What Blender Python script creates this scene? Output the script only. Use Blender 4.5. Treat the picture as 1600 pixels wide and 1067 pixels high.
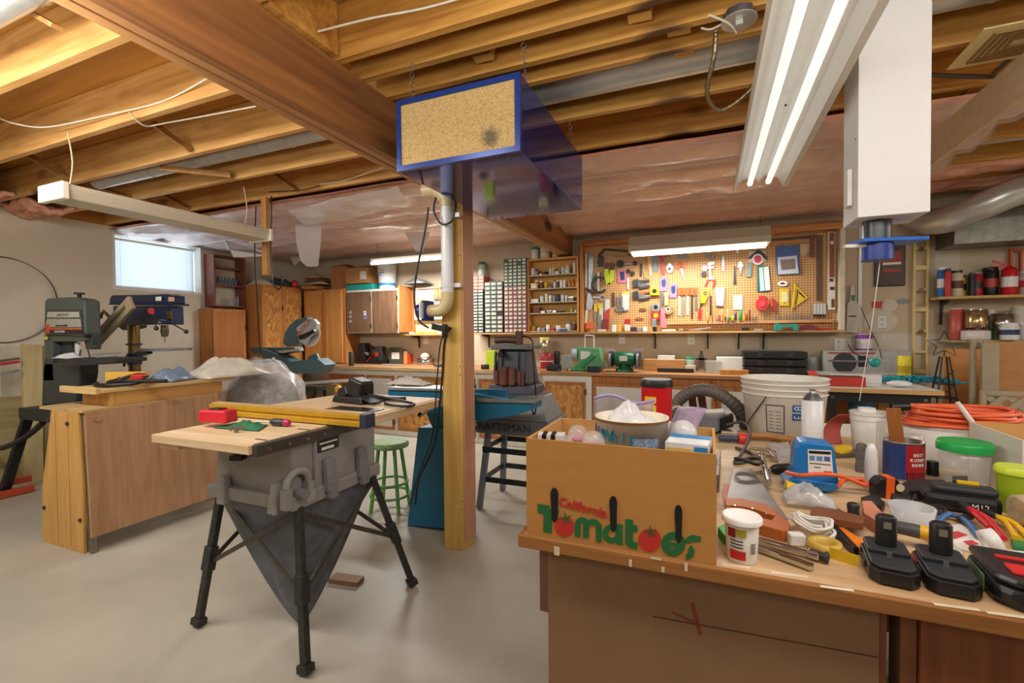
import bpy, math, random
from math import sin, cos, pi, radians
from mathutils import Vector, Matrix, noise
for o in list(bpy.data.objects): bpy.data.objects.remove(o)
random.seed(7)
SC = bpy.context.scene
COL = SC.collection
# ---------------------------------------------------------------- camera
FPX, YAW, PIT, ROL, CH = 728.0, 0.39829, -0.020555, -0.0086387, 1.30
_R = Vector((cos(YAW), sin(YAW), 0)); _F = Vector((-sin(YAW), cos(YAW), 0)); _U = Vector((0, 0, 1))
CF = _F*cos(PIT) + _U*sin(PIT); _U2 = _U*cos(PIT) - _F*sin(PIT)
CR = _R*cos(ROL) + _U2*sin(ROL); CU = _U2*cos(ROL) - _R*sin(ROL)
CO = Vector((0, 0, CH))
cam = bpy.data.objects.new('camera', bpy.data.cameras.new('camera'))
COL.objects.link(cam)
cam.data.sensor_width = 36.0; cam.data.lens = FPX/1600*36; cam.data.clip_start = 0.02; cam.data.clip_end = 60
m = Matrix.Identity(4)
for i in range(3):
    m[i][0] = CR[i]; m[i][1] = CU[i]; m[i][2] = -CF[i]; m[i][3] = CO[i]
cam.matrix_world = m
SC.camera = cam
# ---------------------------------------------------------------- world, exposure
w = bpy.data.worlds.new('world'); SC.world = w; w.use_nodes = True
w.node_tree.nodes['Background'].inputs[0].default_value = (0.75, 0.87, 1.0, 1)
w.node_tree.nodes['Background'].inputs[1].default_value = 3.0
SC.view_settings.view_transform = 'Standard'; SC.view_settings.look = 'None'
SC.view_settings.exposure = 0.12; SC.view_settings.gamma = 1.0
SC.cycles.use_denoising = True
SC.cycles.max_bounces = 8; SC.cycles.diffuse_bounces = 5; SC.cycles.glossy_bounces = 3
SC.cycles.transparent_max_bounces = 12; SC.cycles.transmission_bounces = 6
SC.cycles.sample_clamp_indirect = 4.0
SC.cycles.caustics_reflective = False; SC.cycles.caustics_refractive = False
# ---------------------------------------------------------------- room lights (two visible bench fixtures, then added unseen fill)
def area(name, loc, sx, sy, power, col=(1, 0.93, 0.82), rot=(0, 0, 0)):
    l = bpy.data.lights.new(name, 'AREA'); l.shape = 'RECTANGLE'; l.size = sx; l.size_y = sy
    l.energy = power; l.color = col
    o = bpy.data.objects.new(name, l); COL.objects.link(o); o.location = loc; o.rotation_euler = rot
    return o
area('lamp_pegboard_light', (-0.2, 4.93, 2.05), 1.15, 0.10, 24, (1, 0.97, 0.91))
area('lamp_corner_light', (-3.3, 4.7, 2.12), 1.2, 0.10, 52, (1, 0.98, 0.94))
area('lamp_fill_rear', (-0.4, -1.3, 2.42), 3.4, 0.9, 22, (1, 0.94, 0.86))  # unseen fill added behind the camera, no fixture modelled there
area('lamp_fill_side', (-3.9, -0.6, 2.42), 1.0, 1.8, 22, (1, 0.95, 0.88))  # soft fill added behind the camera at left, out of view
area('lamp_fill_far_side', (3.2, 2.2, 2.40), 0.5, 1.6, 48, (1, 0.96, 0.9))  # fill added beyond the right edge of view
area('lamp_fill_overhead_left', (-2.6, 0.45, 2.38), 2.8, 0.3, 46, (1, 0.97, 0.92), (radians(52), 0, 0))  # added fill above the frame, tilted to brighten the far left half
area('lamp_fill_overhead_right', (0.9, 0.5, 2.38), 2.2, 0.3, 25, (1, 0.97, 0.92), (radians(48), 0, 0))  # added unseen fill, tilted forward over the right half
area('lamp_fill_up_left', (-2.8, 0.6, 2.0), 2.6, 0.3, 13, (1, 0.95, 0.86), (radians(150), 0, 0))  # added upward fill that brightens the left joists, no fixture here
area('lamp_fill_up_right', (0.2, 0.55, 2.0), 2.6, 0.3, 17, (1, 0.95, 0.86), (radians(150), 0, 0))  # upward fill added out of view for the right joists
# ---------------------------------------------------------------- helpers
def ray(px, py): return CF + CR*((px-800)/FPX) - CU*((py-533.5)/FPX)
def PZ(px, py, z): d = ray(px, py); return CO + d*((z-CH)/d.z)
def PY(px, py, y): d = ray(px, py); return CO + d*(y/d.y)
def PX(px, py, x): d = ray(px, py); return CO + d*(x/d.x)
def MP(P): return (Vector(P)-CO).dot(CF)/FPX       # metres per pixel at a point
class B:
    """collects boxes, tubes, lathes... into ONE mesh"""
    def __init__(s): s.v = []; s.f = []; s.sm = []; s.mi = []; s.k = 0
    def m(s, k): s.k = k; return s
    def add(s, vs, fs, smooth=False, M=None):
        n = len(s.v)
        s.v += [tuple(M @ Vector(v)) for v in vs] if M else [tuple(v) for v in vs]
        for f in fs: s.f.append([n+i for i in f]); s.sm.append(smooth); s.mi.append(s.k)
        return s
    def box(s, cx, cy, cz, sx, sy, sz, rz=0, rx=0, ry=0, t=1.0, t2=None):
        a, b, c = sx/2, sy/2, sz/2; u = t if t2 is None else t2
        vs = [(-a, -b, -c), (a, -b, -c), (a, b, -c), (-a, b, -c), (-a*t, -b*u, c), (a*t, -b*u, c), (a*t, b*u, c), (-a*t, b*u, c)]
        M = Matrix.Translation((cx, cy, cz))
        if rz or rx or ry: M = M @ Matrix.Rotation(rz, 4, 'Z') @ Matrix.Rotation(ry, 4, 'Y') @ Matrix.Rotation(rx, 4, 'X')
        return s.add(vs, [(0, 3, 2, 1), (4, 5, 6, 7), (0, 1, 5, 4), (1, 2, 6, 5), (2, 3, 7, 6), (3, 0, 4, 7)], False, M)
    def bb(s, x0, x1, y0, y1, z0, z1): return s.box((x0+x1)/2, (y0+y1)/2, (z0+z1)/2, x1-x0, y1-y0, z1-z0)
    def bar(s, p, q, wx, wy, up=(0, 0, 1)):
        p, q = Vector(p), Vector(q); d = q-p; L = d.length; z = d.normalized(); u = Vector(up)
        if abs(z.dot(u)) > .98: u = Vector((0, 1, 0))
        x = u.cross(z).normalized(); y = z.cross(x); M = Matrix.Identity(4)
        for i in range(3): M[i][0] = x[i]; M[i][1] = y[i]; M[i][2] = z[i]; M[i][3] = p[i]
        a, b = wx/2, wy/2
        vs = [(-a, -b, 0), (a, -b, 0), (a, b, 0), (-a, b, 0), (-a, -b, L), (a, -b, L), (a, b, L), (-a, b, L)]
        return s.add(vs, [(0, 3, 2, 1), (4, 5, 6, 7), (0, 1, 5, 4), (1, 2, 6, 5), (2, 3, 7, 6), (3, 0, 4, 7)], False, M)
    def cyl(s, p, q, r0, r1=None, n=16, cap=True):
        p, q = Vector(p), Vector(q); r1 = r0 if r1 is None else r1; d = q-p; z = d.normalized()
        u = Vector((0, 0, 1)) if abs(z.z) < .9 else Vector((1, 0, 0)); x = u.cross(z).normalized(); y = z.cross(x)
        A = [p+(x*cos(2*pi*i/n)+y*sin(2*pi*i/n))*r0 for i in range(n)]; C = [q+(x*cos(2*pi*i/n)+y*sin(2*pi*i/n))*r1 for i in range(n)]
        s.add(A+C, [(i, (i+1) % n, n+(i+1) % n, n+i) for i in range(n)], True)
        if cap:
            s.add(A, [tuple(reversed(range(n)))]); s.add(C, [tuple(range(n))])
        return s
    def lathe(s, x, y, z, pr, n=24, sx=1, sy=1, M=None, cp=1):
        vs = []; fs = []
        for r, h in pr:
            for i in range(n): a = 2*pi*i/n; vs.append((x+r*cos(a)*sx, y+r*sin(a)*sy, z+h))
        for j in range(len(pr)-1):
            for i in range(n):
                k = (i+1) % n; fs.append((j*n+i, j*n+k, (j+1)*n+k, (j+1)*n+i))
        s.add(vs, fs, True, M)
        if pr[0] == pr[-1]: cp = 0
        if cp and pr[0][0] > 1e-5: s.add(vs[:n], [tuple(reversed(range(n)))], False, M)
        if cp and pr[-1][0] > 1e-5: s.add(vs[-n:], [tuple(range(n))], False, M)
        return s
    def tube(s, pts, r, n=8, sub=4, rad=None):
        P = [Vector(p) for p in pts]
        if sub > 1 and len(P) > 2:
            Q = []
            for i in range(len(P)-1):
                a, b, c, d = P[max(i-1, 0)], P[i], P[i+1], P[min(i+2, len(P)-1)]
                for k in range(sub):
                    t = k/sub; Q.append(.5*((2*b)+(c-a)*t+(2*a-5*b+4*c-d)*t*t+(3*b-a-3*c+d)*t**3))
            Q.append(P[-1]); P = Q
        vs = []; fs = []; N = len(P); nrm = None
        for i, p in enumerate(P):
            d = (P[min(i+1, N-1)]-P[max(i-1, 0)]); d = d.normalized() if d.length > 1e-9 else Vector((0, 0, 1))
            if nrm is None: nrm = (Vector((0, 0, 1)) if abs(d.z) < .9 else Vector((1, 0, 0))).cross(d)
            nrm = (nrm-d*nrm.dot(d))
            nrm = nrm.normalized() if nrm.length > 1e-6 else Vector((1, 0, 0)).cross(d).normalized()
            b = d.cross(nrm); rr = rad(i/(N-1)) if rad else r
            for k in range(n): a = 2*pi*k/n; vs.append(p+(nrm*cos(a)+b*sin(a))*rr)
        for j in range(N-1):
            for i in range(n): k = (i+1) % n; fs.append((j*n+i, j*n+k, (j+1)*n+k, (j+1)*n+i))
        s.add(vs, fs, True); s.add(vs[:n], [tuple(reversed(range(n)))]); s.add(vs[-n:], [tuple(range(n))])
        return s
    def prism(s, poly, a, b, ax='z', M=None):
        n = len(poly); ar = sum(poly[i][0]*poly[(i+1) % n][1]-poly[(i+1) % n][0]*poly[i][1] for i in range(n))
        if a > b: a, b = b, a
        if (ar > 0) == (ax == 'y'): poly = list(reversed(poly))
        f = {'z': lambda p, t: (p[0], p[1], t), 'y': lambda p, t: (p[0], t, p[1]), 'x': lambda p, t: (t, p[0], p[1])}[ax]
        vs = [f(p, a) for p in poly]+[f(p, b) for p in poly]
        s.add(vs, [(i, (i+1) % n, n+(i+1) % n, n+i) for i in range(n)]+[tuple(reversed(range(n))), tuple(range(n, 2*n))], False, M)
        return s
    def sph(s, x, y, z, r, sx=1, sy=1, sz=1, n=16, M=None):
        h = max(4, n//2); pr = [(r*sin(pi*j/h), -r*cos(pi*j/h)*sz) for j in range(h+1)]
        pr[0] = (1e-6, pr[0][1]); pr[-1] = (1e-6, pr[-1][1])
        return s.lathe(x, y, z, pr, n, sx, sy, M)
    def tor(s, c, R, r, ax='z', n=24, k=8, a0=0, a1=2*pi):
        c = Vector(c); pts = []
        for i in range(n+1):
            a = a0+(a1-a0)*i/n; q = {'z': (cos(a), sin(a), 0), 'y': (cos(a), 0, sin(a)), 'x': (0, cos(a), sin(a))}[ax]
            pts.append(c+Vector(q)*R)
        return s.tube(pts, r, k, 1)
    def grid(s, fn, nu, nv, smooth=True):
        vs = [fn(i/nu, j/nv) for j in range(nv+1) for i in range(nu+1)]
        return s.add(vs, [(j*(nu+1)+i, j*(nu+1)+i+1, (j+1)*(nu+1)+i+1, (j+1)*(nu+1)+i) for j in range(nv) for i in range(nu)], smooth)
def FY(b, pts, y, th, o):
    """outline given by its corners on a plane of the room parallel to the back wall, extruded to real thickness"""
    Q = [PY(p[0], p[1], y)-Vector(o) for p in pts]
    return b.prism([(q.x, max(q.z, .0015-o[2])) for q in Q], y-o[1], y-o[1]+th, 'y')
def FX(b, pts, x, th, o):
    Q = [PX(p[0], p[1], x)-Vector(o) for p in pts]
    return b.prism([(q.y, max(q.z, .0015-o[2])) for q in Q], x-o[0], x-o[0]+th, 'x')
def FZ(b, pts, z, th, o):
    Q = [PZ(p[0], p[1], z)-Vector(o) for p in pts]
    return b.prism([(q.x, q.y) for q in Q], z-o[2], z-o[2]-th, 'z')
def P(name, b, mat, parent=None, bev=0, label=None, loc=None, solid=0):
    me = bpy.data.meshes.new(name); me.from_pydata(b.v, [], b.f)
    for i, p in enumerate(me.polygons): p.use_smooth = b.sm[i]; p.material_index = b.mi[i]
    for mm in (mat if isinstance(mat, (list, tuple)) else [mat]): me.materials.append(mm)
    o = bpy.data.objects.new(name, me); COL.objects.link(o)
    if parent: o.parent = parent
    if loc: o.location = loc
    if label: o['label'] = label
    if solid:
        md = o.modifiers.new('s', 'SOLIDIFY'); md.thickness = solid; md.offset = 0
    if bev:
        md = o.modifiers.new('b', 'BEVEL'); md.width = bev; md.segments = 2; md.limit_method = 'ANGLE'; md.angle_limit = radians(40)
    return o
def T(name, label, cat, loc=(0, 0, 0), rz=0, group=None, rot=None):
    o = bpy.data.objects.new(name, None); COL.objects.link(o); o.location = loc; o.empty_display_size = .05
    o.rotation_euler = rot if rot else (0, 0, rz)
    return tag(o, label, cat, group)
def tag(o, label, cat, group=None):
    o['label'] = label; o['category'] = cat
    if group: o['group'] = group
    return o
def O(name, label, cat, b, mat, loc=(0, 0, 0), rz=0, group=None, bev=0, rot=None, solid=0):
    o = P(name, b, mat, None, bev, None, loc, solid); o.rotation_euler = rot if rot else (0, 0, rz)
    return tag(o, label, cat, group)
def S(name, b, mat, bev=0):
    o = P(name, b, mat, None, bev); o['kind'] = 'structure'; return o
def dup(r, loc, rz=None, label=None, group=None, scale=None):
    c = r.copy(); COL.objects.link(c); c.location = loc
    if rz is not None: c.rotation_euler = (0, 0, rz)
    if scale: c.scale = scale
    if label: c['label'] = label
    if group: c['group'] = group
    for ch in list(r.children):
        d = ch.copy(); COL.objects.link(d); d.parent = c
        for g in list(ch.children):
            e = g.copy(); COL.objects.link(e); e.parent = d
    return c
# ---------------------------------------------------------------- materials
MC = {}
def _mat(name):
    m = bpy.data.materials.new(name); m.use_nodes = True; nt = m.node_tree
    return m, nt, nt.nodes['Principled BSDF']
def nd(nt, t, **k):
    n = nt.nodes.new(t)
    for a, v in k.items():
        if a in n.inputs: n.inputs[a].default_value = v
        else: setattr(n, a, v)
    return n
def c4(c): return (c[0], c[1], c[2], 1)
def HX(h):
    """#rrggbb in display values to linear"""
    r = [int(h[i:i+2], 16)/255 for i in (0, 2, 4)]
    return tuple(x/12.92 if x <= .04045 else ((x+.055)/1.055)**2.4 for x in r)
def M(h, r=.5, me=0, var=.12, sc=14, bump=0, em=0, al=1, tr=0, coat=0, st=1):
    """plain material: colour with a little uneven wear; hex colour"""
    key = (h, r, me, var, sc, bump, em, al, tr, coat, st)
    if key in MC: return MC[key]
    m, nt, p = _mat('m_'+h); c = HX(h)
    p.inputs['Roughness'].default_value = r; p.inputs['Metallic'].default_value = me
    p.inputs['Base Color'].default_value = c4(c); p.inputs['Coat Weight'].default_value = coat
    if em: p.inputs['Emission Color'].default_value = c4(c); p.inputs['Emission Strength'].default_value = em
    if tr: p.inputs['Transmission Weight'].default_value = tr; p.inputs['IOR'].default_value = 1.3
    if al < 1: p.inputs['Alpha'].default_value = al
    if var or bump:
        tc = nd(nt, 'ShaderNodeTexCoord'); mp = nd(nt, 'ShaderNodeMapping'); nt.links.new(tc.outputs['Object'], mp.inputs[0])
        mp.inputs['Scale'].default_value = (1, 1, 1/st)
        no = nd(nt, 'ShaderNodeTexNoise', Scale=sc, Detail=5.0, Roughness=.65); nt.links.new(mp.outputs[0], no.inputs['Vector'])
        if var:
            rp = nd(nt, 'ShaderNodeValToRGB'); rp.color_ramp.elements[0].position = .3; rp.color_ramp.elements[1].position = .7
            rp.color_ramp.elements[0].color = c4([x*(1-var) for x in c]); rp.color_ramp.elements[1].color = c4([min(1, x*(1+var*.7)) for x in c])
            nt.links.new(no.outputs['Fac'], rp.inputs[0]); nt.links.new(rp.outputs[0], p.inputs['Base Color'])
        if bump:
            bu = nd(nt, 'ShaderNodeBump', Strength=bump, Distance=.01); nt.links.new(no.outputs['Fac'], bu.inputs['Height']); nt.links.new(bu.outputs[0], p.inputs['Normal'])
    MC[key] = m; return m
def W(h1, h2, ax='x', sc=9, r=.55, knots=0, st=14, dist=1.2, mid=None):
    """wood: grain stretched along one axis, optional knots"""
    key = ('w', h1, h2, ax, sc, r, knots, st, dist)
    if key in MC: return MC[key]
    m, nt, p = _mat('wood_'+h1); a, b = HX(h1), HX(h2)
    p.inputs['Roughness'].default_value = r
    tc = nd(nt, 'ShaderNodeTexCoord'); mp = nd(nt, 'ShaderNodeMapping'); nt.links.new(tc.outputs['Object'], mp.inputs[0])
    s = [1, 1, 1]; s['xyz'.index(ax)] = 1/st; mp.inputs['Scale'].default_value = s
    n1 = nd(nt, 'ShaderNodeTexNoise', Scale=sc*1.6, Detail=6.0, Roughness=.6, Distortion=dist); nt.links.new(mp.outputs[0], n1.inputs['Vector'])
    n2 = nd(nt, 'ShaderNodeTexNoise', Scale=sc*9, Detail=3.0); nt.links.new(mp.outputs[0], n2.inputs['Vector'])
    mx = nd(nt, 'ShaderNodeMath', operation='MULTIPLY_ADD'); nt.links.new(n2.outputs['Fac'], mx.inputs[0]); mx.inputs[1].default_value = .45; nt.links.new(n1.outputs['Fac'], mx.inputs[2])
    rp = nd(nt, 'ShaderNodeValToRGB'); e = rp.color_ramp.elements
    e[0].position = .5; e[0].color = c4(b); e[1].position = .92; e[1].color = c4(a)
    nt.links.new(mx.outputs[0], rp.inputs[0]); out = rp.outputs[0]
    if knots:
        m2 = nd(nt, 'ShaderNodeMapping'); nt.links.new(tc.outputs['Object'], m2.inputs[0]); s2 = [1, 1, 1]; s2['xyz'.index(ax)] = .45; m2.inputs['Scale'].default_value = s2
        vo = nd(nt, 'ShaderNodeTexVoronoi', Scale=knots); nt.links.new(m2.outputs[0], vo.inputs['Vector'])
        r2 = nd(nt, 'ShaderNodeValToRGB'); r2.color_ramp.elements[0].color = (1, 1, 1, 1); r2.color_ramp.elements[0].position = .10; r2.color_ramp.elements[1].position = .19; r2.color_ramp.elements[1].color = (0, 0, 0, 1)
        nt.links.new(vo.outputs['Distance'], r2.inputs[0])
        mc = nd(nt, 'ShaderNodeMixRGB'); nt.links.new(r2.outputs[0], mc.inputs[0]); nt.links.new(out, mc.inputs[1]); mc.inputs[2].default_value = c4([x*.25 for x in b]); out = mc.outputs[0]
    nt.links.new(out, p.inputs['Base Color'])
    bu = nd(nt, 'ShaderNodeBump', Strength=.12, Distance=.01); nt.links.new(n2.outputs['Fac'], bu.inputs['Height']); nt.links.new(bu.outputs[0], p.inputs['Normal'])
    MC[key] = m; return m
def text(parent, s, size, mat, loc, rot, name='lettering', bold=0, sx=1, align='CENTER', shear=0, ext=.0006, sp=1):
    c = bpy.data.curves.new(name, 'FONT'); c.body = s; c.size = size; c.extrude = ext; c.offset = bold; c.align_x = align; c.align_y = 'CENTER'; c.shear = shear; c.space_character = sp
    c.resolution_u = 3
    o = bpy.data.objects.new(name+'_c', c); COL.objects.link(o)
    dg = bpy.context.evaluated_depsgraph_get(); me = bpy.data.meshes.new_from_object(o.evaluated_get(dg)); bpy.data.objects.remove(o); bpy.data.curves.remove(c)
    me.materials.clear(); me.materials.append(mat)
    q = bpy.data.objects.new(name, me); COL.objects.link(q); q.location = loc; q.rotation_euler = rot; q.scale = (sx, 1, 1)
    if parent: q.parent = parent
    return q
# ================================================================ the room
XL, YB, XR, YR, ZT = -5.98, 5.43, 3.7, -2.8, 2.73
def concrete():
    m, nt, p = _mat('painted_concrete'); tc = nd(nt, 'ShaderNodeTexCoord')
    n1 = nd(nt, 'ShaderNodeTexNoise', Scale=1.3, Detail=6.0, Roughness=.6); n2 = nd(nt, 'ShaderNodeTexNoise', Scale=60.0, Detail=2.0)
    for n in (n1, n2): nt.links.new(tc.outputs['Object'], n.inputs['Vector'])
    r1 = nd(nt, 'ShaderNodeValToRGB'); e = r1.color_ramp.elements; e[0].position = .3; e[1].position = .72
    e[0].color = c4(HX('a29c8e')); e[1].color = c4(HX('bcb6a7')); nt.links.new(n1.outputs['Fac'], r1.inputs[0])
    r2 = nd(nt, 'ShaderNodeValToRGB'); e = r2.color_ramp.elements; e[0].position = .66; e[1].position = .74; e[0].color = (0, 0, 0, 1); e[1].color = (.35, .35, .35, 1)
    nt.links.new(n2.outputs['Fac'], r2.inputs[0])
    mx = nd(nt, 'ShaderNodeMixRGB'); nt.links.new(r2.outputs[0], mx.inputs[0]); nt.links.new(r1.outputs[0], mx.inputs[1]); mx.inputs[2].default_value = c4(HX('d2c9b0'))
    nt.links.new(mx.outputs[0], p.inputs['Base Color']); p.inputs['Roughness'].default_value = .42
    bu = nd(nt, 'ShaderNodeBump', Strength=.08, Distance=.01); nt.links.new(n1.outputs['Fac'], bu.inputs['Height']); nt.links.new(bu.outputs[0], p.inputs['Normal'])
    return m
def plaster(name, base, patch, lo=.6, hi=.66, sc=1.6):
    """painted drywall with filler patches"""
    m, nt, p = _mat(name); tc = nd(nt, 'ShaderNodeTexCoord')
    n1 = nd(nt, 'ShaderNodeTexNoise', Scale=sc, Detail=4.0, Roughness=.55); nt.links.new(tc.outputs['Object'], n1.inputs['Vector'])
    n2 = nd(nt, 'ShaderNodeTexNoise', Scale=.7, Detail=3.0); nt.links.new(tc.outputs['Object'], n2.inputs['Vector'])
    r1 = nd(nt, 'ShaderNodeValToRGB'); e = r1.color_ramp.elements; e[0].position = lo; e[1].position = hi; e[0].color = (0, 0, 0, 1); e[1].color = (1, 1, 1, 1)
    nt.links.new(n1.outputs['Fac'], r1.inputs[0])
    mx = nd(nt, 'ShaderNodeMixRGB'); nt.links.new(r1.outputs[0], mx.inputs[0]); mx.inputs[1].default_value = c4(HX(base)); mx.inputs[2].default_value = c4(HX(patch))
    nt.links.new(mx.outputs[0], p.inputs['Base Color']); p.inputs['Roughness'].default_value = .75
    return m
m_left = plaster('drywall_left', 'd8cfbc', 'e0d8c6', .52, .6, 1.1); m_back = plaster('drywall_back', 'c6b69b', 'd9d0be', .66, .7, 2.3)
m_rear = plaster('drywall_rear', 'cfc4ae', 'ded6c4')
S('floor', B().bb(XL-.2, XR+.2, YR-.2, YB+.2, -.1, 0), concrete())
S('wall_back', B().bb(XL-.2, XR+.2, YB, YB+.15, 0, ZT), m_back)
S('wall_rear', B().bb(XL-.2, XR+.2, YR-.15, YR, 0, ZT), m_rear)
S('wall_right', B().bb(XR, XR+.15, YR, YB, 0, ZT), m_rear)
wy0, wy1 = PX(173.4, 361, XL).y, PX(316, 384, XL).y
wz1 = PX(173.4, 361, XL).z; wz0 = PX(173.4, 452, XL).z
b = B()
for q in ((YR, wy0, 0, 2.485), (wy1, YB, 0, 2.485), (wy0, wy1, 0, wz0), (wy0, wy1, wz1, 2.485)): b.bb(XL-.2, XL, *q)
S('wall_left', b, m_left)
S('trim_1', B().bb(XL-.2, XL, YR, YB, 2.485, ZT), W('c98f3f', 'a06a28', 'y', 3))
S('ceiling', B().bb(XL-.2, XR+.2, YR-.2, YB+.2, ZT, ZT+.02), W('c98f3f', 'a06a28', 'x', 3))
m_white = M('e6e6e2', .45, var=.04)
t = .03
S('window_1', B().bb(XL-.199, XL+.007, wy0+.001, wy0+t, wz0+.001, wz1-.001).bb(XL-.199, XL+.007, wy1-t, wy1-.001, wz0+.001, wz1-.001).bb(XL-.199, XL+.007, wy0+t, wy1-t, wz1-t, wz1-.001).bb(XL-.199, XL+.007, wy0+t, wy1-t, wz0+.001, wz0+t)
  .bb(XL-.199, XL-.16, wy0+t, wy0+.07, wz0+t, wz1-t).bb(XL-.199, XL-.16, wy1-.07, wy1-t, wz0+t, wz1-t), m_white)
m_glass = M('eef6ff', .1, var=0, al=.25)
g = P('window_pane', B().bb(XL-.19, XL-.185, wy0+.05, wy1-.05, wz0+.03, wz1-.03), m_glass); g['kind'] = 'structure'; g.name = 'window_2'
area('daylight', (XL-.45, (wy0+wy1)/2, (wz0+wz1)/2), 1.5, 1.0, 22, (.82, .92, 1.0), (0, -pi/2, 0))
# blind
def blind_mat():
    m, nt, p = _mat('blind'); p.inputs['Base Color'].default_value = (.85, .87, .88, 1); p.inputs['Roughness'].default_value = .5
    tl = nd(nt, 'ShaderNodeBsdfTranslucent'); tl.inputs[0].default_value = (.9, .93, .96, 1); ms = nd(nt, 'ShaderNodeMixShader'); ms.inputs[0].default_value = .4
    nt.links.new(p.outputs[0], ms.inputs[1]); nt.links.new(tl.outputs[0], ms.inputs[2]); nt.links.new(ms.outputs[0], nt.nodes['Material Output'].inputs[0]); return m
mb = blind_mat()
t0 = T('window_blind', 'white slatted venetian blind lowered in the basement window', 'blind', (XL-.12, (wy0+wy1)/2, wz0+.04))
wd, hh = (wy1-wy0)/2-.045, wz1-wz0-.08
P('headrail', B().bb(-.02, .02, -wd, wd, hh-.03, hh), m_white, t0)
b = B(); n = 30
for i in range(n): b.box(0, 0, .015+(hh-.05)*i/(n-1), .026, wd*2, .0012, ry=radians(-40))
P('slats', b, mb, t0)
P('bottom_rail', B().bb(-.012, .012, -wd, wd, 0, .012), m_white, t0)
for s in (-.8, 0, .8): P('ladder_cord', B().cyl((0.015, wd*s, .01), (0.015, wd*s, hh-.03), .0012, n=6), m_white, t0)
# joists
m_joist = W('e0ab58', 'a8702c', 'x', 5, .5, knots=3.2); m_joist2 = W('e4b672', 'b47e3c', 'x', 4.2, .5, knots=3.0)
def ords(n): return ['first', 'second', 'third', 'fourth', 'fifth', 'sixth', 'seventh', 'eighth', 'ninth', 'tenth', 'eleventh', 'twelfth'][n]
proto = None
for side, x0, x1, off, mm in (('left', XL, -1.562, 1.165, m_joist2), ('right', -1.558, XR, 1.22, m_joist)):
    proto = None
    for k in range(-8, 12):
        y = off+.455*k if side == 'left' else (off+.455*k if k < 0 else [1.22, 1.635, 1.80, 1.985, 2.145, 2.585, 3.04, 3.495, 3.95, 4.405, 4.86, 5.3][k])
        if y > YB-.05: continue
        lab = (f'bare softwood ceiling joist {side} of the main beam, {ords(min(k, 9)+2)} row counted from the camera' if -2 <= k < 10 else f'bare ceiling joist {side} of the main beam, behind the camera')
        if proto is None:
            proto = O('ceiling_joist', lab, 'joist', B().bb(x0-((x0+x1)/2), x1-((x0+x1)/2), -.019, .019, 0, .238), mm, ((x0+x1)/2, y-.02, 2.487), group=f'ceiling joists {side} of the beam', bev=.002)
        else: dup(proto, ((x0+x1)/2, y-.02, 2.487), label=lab)
t0 = T('main_beam', 'thick built up timber beam running under the joists from camera to back wall', 'beam', (-1.558, 1.3, 2.2))
mbm = W('a8703f', '6f4526', 'y', 3.2, .55, knots=2.6); mbm2 = W('c79460', '9d6c3e', 'y', 4, .55, knots=2)
for i in range(3): P('ply', B().bb(-.07+i*.047, -.024+i*.047-.0015, YR-1.3, YB-1.3-.01, 0.004*(i == 1), .285), (mbm if i == 2 else mbm2), t0, bev=.002)
# bridging blocks between joists and cross bracing on the left
mbr = W('b98a4c', '8c5f2c', 'y', 6, .6)
pr = None
for (px, py, qx, qy, za, zb, lab) in [
    (610, 0, 0, 0, 0, 0, '')][:0]: pass
def brace(px, py, z0, qx, qy, z1, lab):
    p, q = PZ(px, py, z0), PZ(qx, qy, z1); c = (p+q)/2
    O('bridging_strut', lab, 'strut', B().bar(p-c, q-c, .04, .018, (1, 0, 0)), mbr, c, group='wooden bridging struts between the joists', bev=.001)
for a in ((300, 236, 2.50, 240, 193, 2.66, 'wooden bridging strut near the beam in the widest left joist bay'),
          (108, 282, 2.50, 47, 243, 2.66, 'wooden bridging strut above the end cap of the long wrap light'),
          (360, 274, 2.50, 250, 262, 2.50, 'pale wooden strut lying beside the round duct left of the beam'),
          (470, 298, 2.50, 435, 272, 2.64, 'small bridging strut in the bay before the plastic sheet, nearest the beam'),
          (297, 326, 2.50, 260, 305, 2.64, 'small bridging strut in the bay above the small window'),
          (200, 307, 2.50, 150, 292, 2.62, 'short flat strut above the middle of the long wrap light'),
          (85, 42, 2.50, 25, 8, 2.66, 'wooden strut in the nearest joist bay at upper left')): brace(*a)
for i, (px, py) in enumerate(((1000, 30), (1062, 62), (757, 92), (1070, 88), (1085, 145))):
    p = PZ(px, py, 2.52); q = p+Vector((.01, .03, .19)); c = (p+q)/2
    O('blocking_piece', ['wooden block between joists nearest the foreground light', 'wooden block beside the second joist gap left of the junction box', 'small triangular looking block above the blue air cleaner', 'wooden block end hanging below the joist by the flat duct', 'small wooden block in the bay behind the flat duct'][i], 'block',
      B().bar(p-c, q-c, .045, .09, (1, 0, 0)), m_joist, c, group='wooden blocks between the right joists', bev=.001)
O('blocking_piece', 'full height wooden blocking between joists right of the beam near the camera', 'block', B().bb(-.02, .02, -.17, .17, -.11, .11), m_joist, (PZ(524, 50, 2.6).x, 1.408, 2.6))
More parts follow.
